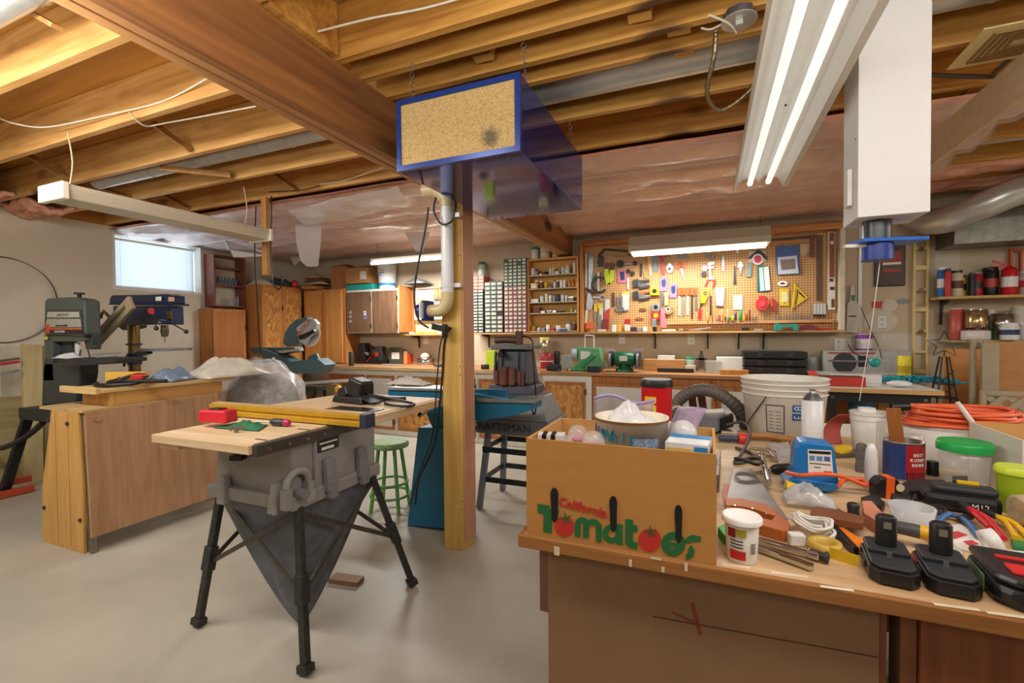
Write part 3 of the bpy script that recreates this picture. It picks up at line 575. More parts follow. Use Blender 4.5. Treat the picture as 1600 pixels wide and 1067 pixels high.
hang('pipe_wrench', 'small dark wrench hanging mid right of the pegboard', 'wrench', [('shank', m_iron, .01, [(1147, 416), (1149, 416), (1150, 442), (1146, 444)]), ('jaw', m_iron, .014, C(1148, 441, 2.6))])
hang('keyed_chuck', 'chrome chuck shaped fitting hanging right of the dark wrench', 'fitting', [('body', m_chr, .02, [(1153, 412), (1157, 408), (1161, 414), (1159, 421), (1157, 431), (1155, 421)]), ('collar', m_stl, .03, R(1152, 415, 1161, 418), .003)])
hang('whetstone', 'blue grey sharpening stone hanging beside the chrome chuck', 'stone', [('stone', M('7f989b', .7), .02, [(1168, 411), (1175, 411), (1173, 433), (1166, 432)])])
hang('grey_clip', 'grey angled clip hanging under the light near the red triangle pack', 'clip', [('arm', m_gry, .01, [(1101, 395), (1104, 395), (1106, 400), (1113, 400), (1113, 404), (1103, 403)]), ('block', m_gry, .02, R(1111, 396, 1116, 405))])
hang('small_card', 'tiny white card hanging under the light right end', 'card', [('card', m_wht, .004, R(1150, 387, 1155, 396))])
hang('dial_template', 'round white and red dial under a dark green roof shaped card', 'gauge', [('roof', M('1e3f33'), .01, [(1169, 403), (1183, 391), (1188, 391), (1199, 401), (1199, 407), (1186, 397), (1171, 405)]), ('rim', m_wht, .022, C(1184, 405, 8.7, 20), .006), ('dial', M('d3405a'), .026, C(1184, 405, 6, 18), .010), ('card', M('d8c2b4'), .003, R(1169, 392, 1197, 410))])
hang('green_card_pack', 'teal and white card packet hanging left of the blue boxed tool', 'pack', [('card', M('1f6b66'), .006, R(1183, 415, 1200, 456)), ('sleeve', M('bfdadb', .3), .012, [(1186, 418), (1192, 417), (1195, 454), (1188, 455)], .006), ('sleeve', M('dfe8e6', .3), .012, [(1193, 417), (1201, 416), (1204, 453), (1196, 454)], .009)])
hang('label_card', 'white card printed with rows of dark dashes', 'card', [('card', m_wht, .004, R(1146, 461, 1160, 484))]+[('mark', m_blk, .002, R(1147+j*4, 463+i*2.6, 1149+j*4, 464.2+i*2.6), .002) for j in range(3) for i in range(8) if (i+j) % 5])
hang('string_reel', 'round red plastic reel with ribbed rim low on the pegboard', 'reel', [('body', M('cb3236', .45), .05, C(1191, 475, 10, 20)), ('hub', M('d84a48', .4), .056, C(1191, 475, 5, 16), .004), ('crown', M('cb3236'), .03, R(1186, 462, 1196, 467))])
hang('utility_knife', 'red and orange handled cutter hanging right of the red reel', 'knife', [('handle', m_rd, .02, [(1202, 467), (1206, 464), (1212, 470), (1213, 485), (1208, 487)]), ('trim', m_or, .022, [(1203, 466), (1206, 464), (1208, 478), (1205, 480)], .003)])
hang('boxed_tool', 'blue card boxed tool with a picture window, upper right of the pegboard', 'box', [('card', M('2b52a0', .35), .012, [(1212, 385), (1248, 383), (1251, 428), (1214, 430)]), ('tray', M('b9c4d2', .2), .03, [(1215, 402), (1245, 399), (1248, 427), (1216, 429)], .010), ('window', M('7c6656', .3, var=.6, sc=80), .034, [(1219, 406), (1242, 404), (1243, 420), (1221, 422)], .012), ('print', m_wht, .002, R(1221, 389, 1240, 391), .001), ('print', M('9fb6e0'), .002, R(1221, 393, 1244, 394), .001), ('emblem', m_wht, .002, C(1217, 392, 2.2), .001)])
hang('framing_square', 'rusty brown framing square standing at the right of the pegboard', 'square', [('blade', M('6b5440', .6, .3, var=.3), .006, R(1276, 367, 1285, 470)), ('blade_arm', M('6b5440', .6, .3, var=.3), .006, [(1205, 373), (1276, 366), (1276, 372), (1205, 380)])])
hang('try_square', 'wooden handled try square hanging beside the framing square', 'square', [('handle', m_dwd, .02, R(1266, 370, 1273, 402)), ('batten', M('b8834e'), .02, [(1204, 377), (1265, 373), (1265, 379), (1204, 383)])])
hang('marking_template', 'pale triangular corner template behind the blue boxed tool', 'template', [('sheet', M('c9b48e'), .003, [(1250, 381), (1266, 380), (1266, 392), (1257, 400), (1250, 398)])])
hang('spirit_level', 'wood and white spirit level hung upright at the right pegboard edge', 'level', [('frame', m_wht, .025, R(1294, 362, 1305, 484)), ('wood_face', W('a65f2c', '7c4420', 'z', 10), .03, R(1296, 363, 1304, 433), .003), ('slot', m_brn, .002, R(1296, 435, 1302, 440), .027), ('slot', m_brn, .002, R(1297, 448, 1304, 453), .027), ('slot', m_dwd, .002, R(1299, 467, 1304, 480), .027), ('vial', m_wht, .004, C(1300, 379, 3), .032)])
hang('chrome_strap', 'chrome buckle shaped clip above the yellow square pack', 'clip', [('clip', m_chr, .012, arc(1223, 443, 4, 8, 0, 350, 14, .5))])
hang('yellow_pack', 'yellow card pack with a pale window left of the speed square', 'pack', [('card', m_yl, .006, R(1218, 451, 1233, 478)), ('window', M('e9e3a8', .3), .008, R(1221, 456, 1231, 472), .004), ('tool', m_stl, .004, R(1225, 460, 1227, 474), .006)])
hang('speed_square', 'bright yellow triangular speed square', 'square', [('edge', m_yl, .012, [(1241, 441), (1244, 444), (1240, 480), (1236, 485)]), ('plate', m_yl, .005, [(1243, 444), (1263, 465), (1238, 482)]), ('slot', m_brn, .001, [(1246, 452), (1248, 452), (1244, 476), (1242, 477)], .006), ('slot', m_brn, .001, [(1249, 455), (1258, 464), (1257, 466), (1248, 458)], .006)])
for i in range(4):
    hang('drill_bit_tube', f'silver ribbed bit holder, {ords(i)} from the left of the four by the framing square', 'bit', [('tube', m_gal, .02, R(1271+i*5, 474, 1275.4+i*5, 491)), ('tip', m_iron, .012, R(1272+i*5, 491, 1274.4+i*5, 496), -.004)])
# lower left cluster
hang('tin_snips', 'grey and orange snips hanging lowest at the left pegboard edge', 'snips', [('blade', m_stl, .01, [(917, 458), (921, 458), (926, 472), (923, 484), (914, 484), (914, 474)]), ('handle', m_wht, .018, [(913, 485), (917, 484), (915, 505), (912, 505)]), ('grip', m_or, .03, [(915, 504), (923, 503), (924, 513), (913, 514)])])
hang('putty_pack', 'yellow and white blade pack, left of two in the lower left', 'pack', [('card', m_yl, .006, R(928, 475, 933, 487)), ('lower', m_gry, .006, [(928, 488), (932, 488), (932, 500), (929, 502)])])
hang('putty_pack', 'yellow and white blade pack, right of two in the lower left', 'pack', [('card', M('d9c84a'), .006, R(934, 475, 942, 482)), ('body', m_gry, .012, R(934, 492, 940, 515)), ('sleeve', M('ddd8c0'), .008, R(936, 482, 942, 500), .004)])
hang('spanner', 'open ended chrome spanner hanging level in the lower left', 'wrench', [('ring', m_stl, .01, arc(942, 465, 3, 5, 0, 350)), ('bar', m_stl, .007, R(924, 463, 938, 466))])
hang('side_cutters', 'red handled pliers in a pale pack', 'pliers', [('card', M('cfd3d6'), .004, R(945, 468, 953, 492)), ('handle', m_rd, .02, [(947, 484), (953, 482), (951, 499), (945, 512), (944, 498)], .004)])
hang('paint_bottle', 'dark red bottle shaped tool hanging near the shelf', 'tool', [('body', M('8a2024'), .03, R(944, 499, 951, 515))])
hang('small_wrench', 'small dark wrench hanging left of the bright spanners', 'wrench', [('shank', M('59443a'), .012, [(957, 457), (960, 457), (961, 478), (956, 478)])])
for i in range(3):
    x = 964+i*6
    hang('combination_spanner', f'silver combination spanner, {ords(i)} from the left near the staple guns', 'wrench', [('shank', m_stl, .008, R(x, 463, x+3, 480)), ('jaw', m_stl, .01, arc(x+1.5, 483, 1.5, 4, -60, 240, 8))])
hang('spanner_card', 'yellow topped card of silver spanners', 'pack', [('card', M('cfd0c8'), .004, [(971, 458), (983, 456), (983, 484), (971, 485)]), ('header', m_yl, .005, R(972, 456, 982, 459), .001)], y=yT-.01)
for i, (x, c, l) in enumerate(((999, m_or, 'small brown hole plate stuck on the pegboard'),)):
    hang('patch', l, 'patch', [('plate', m_dwd, .004, C(1004, 484, 6, 12, 2.5))])
hang('patch', 'small orange brown plate low on the pegboard', 'patch', [('plate', M('a25c26'), .004, C(999, 498, 7, 12, 2))])
hang('glue_bottle', 'small bottle with red cap on the shelf left end', 'bottle', [('body', M('dcd9cf'), .03, R(976, 506, 984, 517)), ('cap', m_rd, .035, [(976, 498), (984, 498), (985, 506), (975, 506)])], y=5.33, grp='clutter on the pegboard shelf')
# row in ledge: screwdrivers and bits
hz = z-.018+.03; cols = [M('caa25e'), M('a9713c'), m_gry, M('b5352f'), M('d8a860'), M('8d4a2a'), M('d7b07a'), m_gn, m_yl, m_nv, M('2fa35a'), m_yl, M('b63c34'), M('7b4a2c'), m_stl, m_stl, m_stl]
names = ['tan', 'brown', 'grey', 'red', 'light wood', 'dark wood', 'pale wood', 'dark green', 'yellow', 'dark blue', 'bright green', 'thin yellow', 'short red', 'chestnut', 'slim steel', 'thin steel', 'last steel']
xs = [1106, 1113, 1120, 1124, 1128, 1133, 1137, 1138.5, 1145, 1149, 1157, 1162, 1166, 1171, 1176, 1179, 1182]; hs = [13, 25, 8, 9, 19, 7, 18, 6, 8, 12, 16, 9, 11, 17, 8, 6, 8]; rs = [2, 1, 1, 1.3, 2, 1.3, 1.8, 2.3, 2.6, 1.6, 2.4, 1.2, 1.7, 1.6, .7, .7, .8]
for x, h_, r_, c, nme in zip(xs, hs, rs, cols, names):
    p = PY(x, 500, 5.372); s = MP(p)
    t = T('screwdriver', f'{nme} handled screwdriver standing in the drilled ledge', 'screwdriver', (p.x, 5.372, hz), group='tools standing in the drilled ledge')
    P('handle', B().lathe(0, 0, 0, [(r_*s*.7, .001), (r_*s, .01), (r_*s*.9, h_*s*.6), (r_*s, h_*s*.9), (r_*s*.5, h_*s)], 10), c, t); P('shank', B().cyl((0, 0, -.07), (0, 0, .001), .0025, n=6), m_stl, t)
pr = None
for i in range(26):
    x = 1196+i*2.9+random.uniform(-.6, .6); p = PY(x, 500, 5.372)
    hgt = random.uniform(.02, .075) if i % 5 else .09
    lab = 'short steel bit in the drilled ledge, one of many right of the screwdrivers'
    if pr is None: pr = O('drill_bit', lab, 'bit', B().cyl((0, 0, 0), (0, 0, 1), .004, .003, 8), m_stl, (p.x, 5.372, hz), group='steel bits in the drilled ledge'); pr.scale = (1, 1, hgt)
    else: dup(pr, (p.x, 5.372, hz), label=lab, scale=(random.uniform(.6, 1.6),)*2+(hgt,))
# things lying on the shelf under the pegboard
sy = 5.27; zs = z_sh
def shelfbox(px, w_, h_, mat, name, lab, cat, dy=.0, par=None):
    p = PY(px, 515, sy+dy); s = MP(p)
    return O(name, lab, cat, B().box(0, 0, h_*s/2, w_*s, .04, h_*s, t=.85), mat, (p.x, sy+dy, zs), group='clutter on the pegboard shelf', bev=.003)
t = hang('electric_planer', 'teal handled plane shaped tool lying on the pegboard shelf', 'plane', [('body', m_tl, .06, [(1211, 516), (1211, 506), (1216, 505), (1220, 507), (1246, 506), (1248, 516), (1240, 516), (1238, 511), (1222, 511), (1221, 516)])], y=5.25, grp='clutter on the pegboard shelf')
hang('toolcase', 'maroon clear topped case lying beside the teal tool', 'case', [('case', M('7d2f42', .25), .06, [(1252, 515), (1251, 509), (1258, 507), (1272, 508), (1275, 515)])], y=5.27, grp='clutter on the pegboard shelf')
hang('folded_rule', 'red thin tool lying right of the maroon case', 'tool', [('bar', m_rd, .02, [(1275, 511), (1300, 514), (1300, 516), (1275, 516)])], y=5.29, grp='clutter on the pegboard shelf')
hang('flat_bar', 'long pale metal bar lying in the middle of the pegboard shelf', 'bar', [('bar', M('b9b4aa', .35, .6), .02, [(1076, 515), (1110, 511), (1111, 513), (1090, 516), (1076, 516)])], y=5.26, grp='clutter on the pegboard shelf')
hang('box_cutter', 'black cutter lying right of the long pale bar', 'knife', [('body', m_blk, .02, R(1159, 512, 1171, 516))], y=5.27, grp='clutter on the pegboard shelf')
hang('brush', 'upright paint brush with black bristles and grey handle on the shelf edge', 'brush', [('bristles', m_blk, .03, [(1019, 513), (1026, 513), (1026, 520), (1020, 520)]), ('ferrule', m_gry, .024, R(1019, 500, 1025, 513))], y=5.24, grp='clutter on the pegboard shelf')
shelfbox(960, 7, 11, m_wht, 'glue_bottle', 'white squeeze bottle on the shelf below the gloves', 'bottle'); shelfbox(968, 5, 12, M('d9b23c'), 'glue_bottle', 'yellow capped squeeze bottle beside the white one', 'bottle')
shelfbox(1008, 6, 8, m_wht, 'small_jar', 'white jar right of the small metal castings', 'jar'); shelfbox(990, 10, 7, m_iron, 'small_casting', 'dark metal casting on the shelf under the staple guns', 'casting'); shelfbox(1001, 9, 6, m_gry, 'small_casting', 'grey metal casting on the shelf under the staple guns', 'casting', .04)
shelfbox(940, 14, 4, M('c9b8a0'), 'folded_cloth', 'folded pale cloth on the shelf corner', 'cloth'); shelfbox(1045, 22, 3, M('d0c6b4'), 'paper_pad', 'flat pale pad on the shelf under the tape roll', 'pad'); shelfbox(1185, 14, 2.5, m_gry, 'file_tool', 'flat grey file lying right of the black cutter', 'file')
shelfbox(1064, 8, 4, M('8a7a60'), 'small_box', 'small drab box on the shelf left of the pale bar', 'box')
# ================================================================ drawer organisers and small parts rack
def organiser(l, r, tp, bt, nc, nr, mb_, lab, y=5.26, empties=(), z0=None, tint=('b5b19c', 'a0a694')):
    p0, p1 = PY(l, tp, y), PY(r, bt, y); z0 = z_sh if z0 is None else z0
    w = p1.x-p0.x; h = p0.z-z0; d = YB-.02-y
    t = T('drawer_organiser', lab, 'organiser', ((p0.x+p1.x)/2, y, z0), group='plastic drawer organisers on the wall shelf')
    P('case', B().bb(-w/2, w/2, .006, d, .001, h), mb_, t, bev=.002)
    b = B(); f = .0055
    b.bb(-w/2, -w/2+f, 0, .006, .001, h).bb(w/2-f, w/2, 0, .006, .001, h)
    for j in range(nr+1): b.bb(-w/2+f, w/2-f, 0, .006, (h-f)*j/nr, (h-f)*j/nr+f)
    for i in range(1, nc): b.bb(-w/2+w*i/nc-f/2, -w/2+w*i/nc+f/2, 0, .006, 0, h)
    P('grid', b, mb_, t)
    mats = [M(tint[0], .3, var=.3, sc=60), M(tint[1], .3, var=.35, sc=70), M('8f9288', .35, var=.4, sc=60)]
    cw, ch = (w)/nc-f*2.6, (h)/nr-f*2.4; first = [None]*3
    for j in range(nr):
        for i in range(nc):
            if (i, j) in empties: continue
            k = random.choice((0, 0, 1, 1, 2)); x = -w/2+w*(i+.5)/nc; zz = h*(j+.5)/nr
            if first[k] is None:
                q = P('drawer', B().bb(-cw/2, cw/2, -.003, .005, -ch/2, ch/2).m(1).bb(-cw*.3, cw*.3, -.0045, -.003, -ch*.28, ch*.1).m(2).bb(-cw*.16, cw*.16, -.011, -.003, -ch*.42, -ch*.3), [mats[k], m_wht, mats[k]], t, loc=(x, 0, zz)); first[k] = q
            else:
                q = first[k].copy(); COL.objects.link(q); q.location = (x, 0, zz); q.parent = t
    return t
m_dg = M('2e5a3a', .45); m_dr = M('a3353a', .45); m_dk = M('33373a', .45)
organiser(787, 823, 405, 516, 5, 8, m_dg, 'tall green plastic drawer organiser stacked upper left of the small parts rack', empties=((0, 7), (3, 6)), z0=PY(800, 447, 5.26).z)
organiser(787.5, 823, 448, 516, 5, 11, m_dr, 'red plastic drawer organiser under the green one')
organiser(757, 786, 441, 516, 3, 12, m_dk, 'charcoal drawer organiser left of the red one', empties=((2, 4),))
organiser(738, 755.5, 453, 516, 2, 14, m_dk, 'narrow charcoal drawer organiser partly hidden behind the wooden post')
organiser(738, 756, 432, 452, 2, 4, m_or, 'orange small drawer unit on top of the narrow charcoal organiser', z0=PY(745, 452.4, 5.26).z)
# rack
RY = 5.28; a, c = PY(823.5, 408, RY), PY(904, 515, RY)
rx0, rx1 = a.x, c.x; rz1 = a.z; rw = rx1-rx0; rh = rz1-z_sh
t = T('small_parts_rack', 'open pine wall rack with five shelves of jars left of the pegboard', 'rack', ((rx0+rx1)/2, RY, z_sh))
m_pine = W('d29a52', 'b47a38', 'z', 7); m_pl = M('b3a58a', .6)
P('back', B().bb(-rw/2, rw/2, YB-RY-.02, YB-RY-.008, 0.001, rh), W('cf9a45', 'b5802f', 'x', 6), t)
P('side', B().bb(-rw/2, -rw/2+.018, 0, YB-RY-.02, .001, rh), m_pine, t, bev=.002); P('side', B().bb(rw/2-.018, rw/2, 0, YB-RY-.02, .001, rh), m_pine, t, bev=.002)
P('top', B().bb(-rw/2, rw/2, -.004, YB-RY-.02, rh, rh+.02), m_pine, t, bev=.002)
shz = []
for i, py in enumerate((514, 490.5, 473.5, 452, 431)):
    zz = .004 if i == 0 else PY(845, py, RY).z-z_sh; shz.append(z_sh+zz+.012)
    P('shelf', B().bb(-rw/2+.018, rw/2-.018, .002, YB-RY-.022, zz, zz+.012), m_pl, t)
shn = ['bottom', 'fourth', 'middle', 'second', 'top']
def rjar(shelf, px, wpx, hpx, col, lid, lab, kind='jar', y=5.335):
    p = PY(px, 480, y); s = MP(p); r = wpx*s/2; h = hpx*s; zz = shz[shelf]+.0005
    o = T(kind, lab, kind.replace('_', ' '), (p.x, y, zz), group='small containers on the pine wall rack')
    if kind == 'small_box':
        P('box', B().bb(-r, r, -.03, .03, 0, h), col, o, bev=.002); P('lid', B().bb(-r-.001, r+.001, -.031, .031, h, h+.006), lid, o)
    else:
        r = min(r, .032)
        P('body', B().lathe(0, 0, 0, [(r*.92, 0), (r, .004), (r, h*.8), (r*.8, h*.86)], 12), col, o); P('lid', B().lathe(0, 0, 0, [(r*.85, h*.84), (r*.85, h), (r*.8, h+.002)], 12), lid, o)
    return o
gl = M('c9d2cf', .15, var=.3, sc=50); br = M('7a4d24', .3); ambr = M('c27a22', .2)
CW = {'white': m_wht, 'clear': gl, 'brown': br, 'amber': ambr, 'black': m_blk, 'silver': m_chr, 'green': m_gn, 'yellow': m_yl, 'red': m_rd, 'grey': m_gry, 'cream': M('d9cfa8'), 'blue': m_bl, 'teal': m_tl, 'pale green': M('b9cbb9'), 'maroon': M('5f2526'), 'lime': M('8fb22a')}
rows = {4: [(831, 8, 12, 'white', 'white'), (839, 6, 9, 'grey', 'black'), (846, 5, 5, 'silver', 'silver'), (853, 7, 6, 'black', 'grey'), (860.5, 3.5, 10, 'white', 'white'), (865, 3.5, 11, 'clear', 'white'), (871, 7, 6, 'white', 'black'), (880, 5, 13, 'clear', 'silver'), (887, 8, 14, 'clear', 'yellow'), (898, 5, 17, 'white', 'white')],
 3: [(831, 9, 7, 'cream', 'cream', 'small_box'), (839, 6, 13, 'amber', 'white'), (846, 6, 12, 'brown', 'white'), (853, 4.5, 9, 'yellow', 'yellow'), (859, 5, 5, 'grey', 'black'), (867, 4, 12, 'clear', 'black'), (872, 4, 12, 'black', 'white'), (877, 4, 12, 'white', 'white'), (882, 4, 12, 'white', 'white'), (890, 5, 12, 'amber', 'amber'), (896, 5, 12, 'amber', 'brown'), (901, 3, 11, 'yellow', 'brown')],
 2: [(836, 12, 5, 'white', 'pale green', 'small_box'), (847, 6, 11, 'clear', 'grey'), (854, 5, 13, 'cream', 'cream'), (860, 5, 13, 'clear', 'black'), (866, 5, 12, 'grey', 'black'), (872, 6, 12, 'black', 'black'), (879, 5, 12, 'clear', 'grey'), (885, 4, 11, 'white', 'grey'), (893, 8, 6, 'grey', 'silver', 'small_box')],
 1: [(839, 11, 9, 'maroon', 'red', 'small_box'), (849, 7, 3, 'silver', 'grey', 'small_box'), (859, 8, 3, 'grey', 'silver', 'small_box'), (867, 6, 4, 'silver', 'black', 'small_box'), (876, 7, 3, 'black', 'grey', 'small_box'), (894, 5, 7, 'lime', 'lime'), (899.5, 3.5, 5, 'white', 'black')],
 0: [(833, 8, 9, 'amber', 'green'), (842, 6, 5, 'clear', 'white'), (849, 5, 4, 'grey', 'silver', 'small_box'), (856, 6, 10, 'white', 'white'), (864, 6, 4, 'red', 'red', 'small_box'), (872, 8, 8, 'clear', 'silver'), (881, 9, 3, 'blue', 'white', 'small_box'), (888, 8, 13, 'clear', 'green'), (898, 8, 13, 'maroon', 'grey')]}
for sh, lst in rows.items():
    for i, q in enumerate(lst):
        kind = q[5] if len(q) > 5 else 'jar'
        rjar(sh, q[0], q[1]*1.0, q[2]*.98, CW[q[3]], CW[q[4]], f'{q[3]} {"box" if kind != "jar" else "jar"}, {q[4]} lid, {ords(i)} on the {shn[sh]} shelf of the pine rack', kind)
def bigjar(px, py, wpx, hpx, body, lid, lab, y, zb, name='jar', cat='jar'):
    p = PY(px, py, y); s = MP(p); r = wpx*s/2; h = hpx*s
    o = T(name, lab, cat, (p.x, y, zb))
    P('body', B().lathe(0, 0, 0, [(r*.9, 0), (r, .01), (r, h*.75), (r*.8, h*.85)], 18), body, o); P('lid', B().lathe(0, 0, 0, [(r*.85, h*.83), (r*.86, h), (r*.8, h+.003)], 18), lid, o); return o
rt = rz1+.02
bigjar(836, 400, 13, 19, M('d8d6cc', .2), M('1f8a5c'), 'clear jar with green lid standing on the pine rack, left end', 5.36, rt)
bigjar(852, 400, 17, 22, M('cfc3a4', .15), M('d8d2c0'), 'large pale clear jar on top of the pine rack beside the beam', 5.36, rt)
bigjar(868, 404, 12, 14, M('b8935a', .2), M('8c6a3a'), 'amber jar on top of the pine rack under the beam', 5.36, rt)
zz = PY(745, 432, 5.3).z
bigjar(753, 420, 12, 22, M('d0dcd8', .12, var=.4, sc=40), M('2b8d6d'), 'clear jar with green lid standing on the orange drawer unit', 5.33, zz+.0)
O('loose_parts', 'heap of loose small parts on top of the charcoal drawer organiser', 'hardware', B().box(-.05, 0, .008, .03, .04, .014, .3).box(0, .01, .008, .04, .03, .016, .8).box(.05, 0, .01, .03, .05, .02, .2).sph(.08, 0, .01, .01), M('a98f7c', .5, var=.5, sc=60), (PY(772, 440, 5.32).x, 5.32, PY(772, 441, 5.26).z))
# ================================================================ fixtures, post, air cleaner, ducts
m_tube = M('fff6e8', .3, var=0, em=6); m_tubes = M('f4f2ee', .3, var=0, em=.8); m_tubeo = M('f2f0ea', .3, var=0)
m_lampw = M('dcdad3', .35, var=.04); m_beige = M('c3b9a2', .5, var=.05)
def chain(b, p, q, n=12):
    p, q = Vector(p), Vector(q)
    for i in range(n):
        c = p.lerp(q, (i+.5)/n); b.tor(c, (q-p).length/n*.55, .0013, 'x' if i % 2 else 'y', 8, 4)
    return b
t = T('shop_light', 'long white twin tube reflector shop light overhead in the foreground', 'light', (.298, 2.15, 2.2))
L = 1.22
pr = [(-.142, -.005), (-.136, -.005), (-.105, .055), (-.055, .075), (-.03, .075), (0, .035), (.03, .075), (.055, .075), (.105, .055), (.136, -.005), (.142, -.005), (.112, .063), (.06, .083), (-.06, .083), (-.112, .063)]
P('reflector', B().prism([(a, c) for a, c in pr], -L, L, 'y'), m_lampw, t)
P('lip', B().bb(.13, .158, -L, L, -.007, -.003), m_lampw, t); P('lip', B().bb(-.146, -.140, -L, L, -.007, .02), m_lampw, t)
P('ballast_cover', B().bb(-.06, .06, -L, L, .084, .125), m_lampw, t, bev=.004)
for s in (-1, 1):
    for k in (-1, 1): P('tube', B().cyl((s*.052, (.01 if k > 0 else -.01), .032), (s*.052, k*(L-.02), .032), .017, n=14), m_tubes, t)
P('screw', B().cyl((.0, .1, .03), (0, .1, .036), .005, n=8), m_iron, t)
for y in (-.9, .84): P('chain', chain(B(), (0, y, .125), (0, y, .285), 8), m_stl, t)
def bench_light(l, r, y, py0, py1, lab, full=True, w=1.2):
    a, c = PY(l, py0, y), PY(r, py1, y); x0 = a.x; x1 = a.x+w if not full else c.x; zt = (a.z+c.z)/2
    t = T('bench_light', lab, 'light', ((x0+x1)/2, y, zt)); h = (x1-x0)/2
    P('housing', B().prism([(-.11, .015), (.11, .015), (.11, .07), (.05, .17), (-.05, .17), (-.11, .07)], -h, h, 'x') if full else B().bb(-h, h, -.03, .03, .015, .06), m_beige if full else m_lampw, t, bev=.003)
    P('tube', B().cyl((-h+.03, -.045, 0), (h-.03, -.045, 0), .017, n=12), m_tube, t)
    if full: P('tube', B().cyl((-h+.03, .045, 0), (h-.03, .045, 0), .017, n=12), m_tube, t)
    for s in (-1, 1): P('hanger', B().cyl((s*(h-.08), 0, .17 if full else .06), (s*(h-.08), 0, 2.43-zt), .002, n=6), m_iron, t)
    return t
bench_light(984, 1203, 4.95, 391, 376, 'lit fluorescent bench light with beige housing hanging in front of the pegboard')
bench_light(581, 694, 4.6, 404, 397, 'lit white fluorescent tube light hanging above the brown wall cabinet', False)
t = T('wrap_light', 'long closed beige wrap light hanging near the small window', 'light', (-3.45, 2.15, 2.115))
P('diffuser', B().prism([(-.12, .02), (-.10, -.035), (.10, -.035), (.12, .02), (.12, .045), (-.12, .045)], -.68, .64, 'y'), M('cfc7b2', .35, var=.04), t, bev=.006)
P('end_cap', B().bb(-.13, .13, -.71, -.675, -.045, .052), M('eeead8', .4, var=.03), t, bev=.006); P('end_cap', B().bb(-.13, .13, .635, .66, -.045, .052), M('eeead8', .4, var=.03), t, bev=.006)
for y in (-.62, .5): P('cord', B().tube([(0, y, .052), (.02, y+.01, .2), (0, y, .37)], .004, 6), M('d8c9a8'), t)
# post
t = T('support_post', 'square wooden support post, yellow faced on the left and pink on the right', 'post', (-1.395, 2.47, 0))
P('post', B().bb(-.072, .06, -.062, .075, 0, 2.48), W('d8b463', 'b98f42', 'z', 3.2, .5, knots=1.6), t, bev=.003)
P('side_board', B().bb(.0605, .073, -.058, .075, .055, 2.48), W('cf9a76', 'b57f5c', 'z', 4, .55), t, bev=.002)
for z_ in (.25, .3, 1.05, 1.1, 1.75): P('screw_head', B().cyl((.05, -.0635, z_), (.05, -.062, z_), .004, n=8), m_iron, t)
# pvc pipe with blast gate
px_, py_ = PY(699, 400, 2.36).x, 2.36
zt, zb = PY(699, 320, py_).z, PY(700, 470, py_).z
m_pvc = M('d9dcdc', .3, var=.04); m_pvcy = M('cdbd8e', .35, var=.08); m_gate = M('213a8a', .35)
t = T('dust_pipe', 'white plastic dust collection pipe strapped to the wooden post', 'pipe', (px_, py_, zb))
P('pipe', B().cyl((0, 0, .03), (0, 0, zt-zb), .036, n=20), m_pvc, t)
P('elbow', B().tube([(0, 0, .05), (-.005, 0, -.005), (-.04, 0, -.05), (-.10, 0, -.055), (-.125, 0, -.055)], .037, 18, 6), m_pvcy, t)
P('upper_elbow', B().tube([(0, 0, zt-zb-.01), (0, 0, zt-zb+.02), (-.015, .0, zt-zb+.055), (-.07, .0, zt-zb+.095), (-.15, .0, zt-zb+.10)], .043, 18, 6), m_pvcy, t)
for z_ in (.09, zt-zb-.06): P('strap', B().cyl((0, 0, z_-.012), (0, 0, z_+.012), .0385, n=20).bb(.03, .075, .01, .03, z_-.012, z_+.012), m_pvc, t)
g = T('blast_gate', 'round dark blue blast gate on the lower end of the white pipe', 'blast gate', (px_-.1275, py_, zb-.055))
P('flange', B().bb(-.02, -.0005, -.055, .055, -.06, .06), m_gate, g, bev=.003); P('mouth', B().cyl((-.02, 0, 0), (-.075, 0, 0), .042, n=20), m_gate, g); P('slide', B().bb(-.014, -.006, -.085, .05, -.045, .045), m_wht, g)
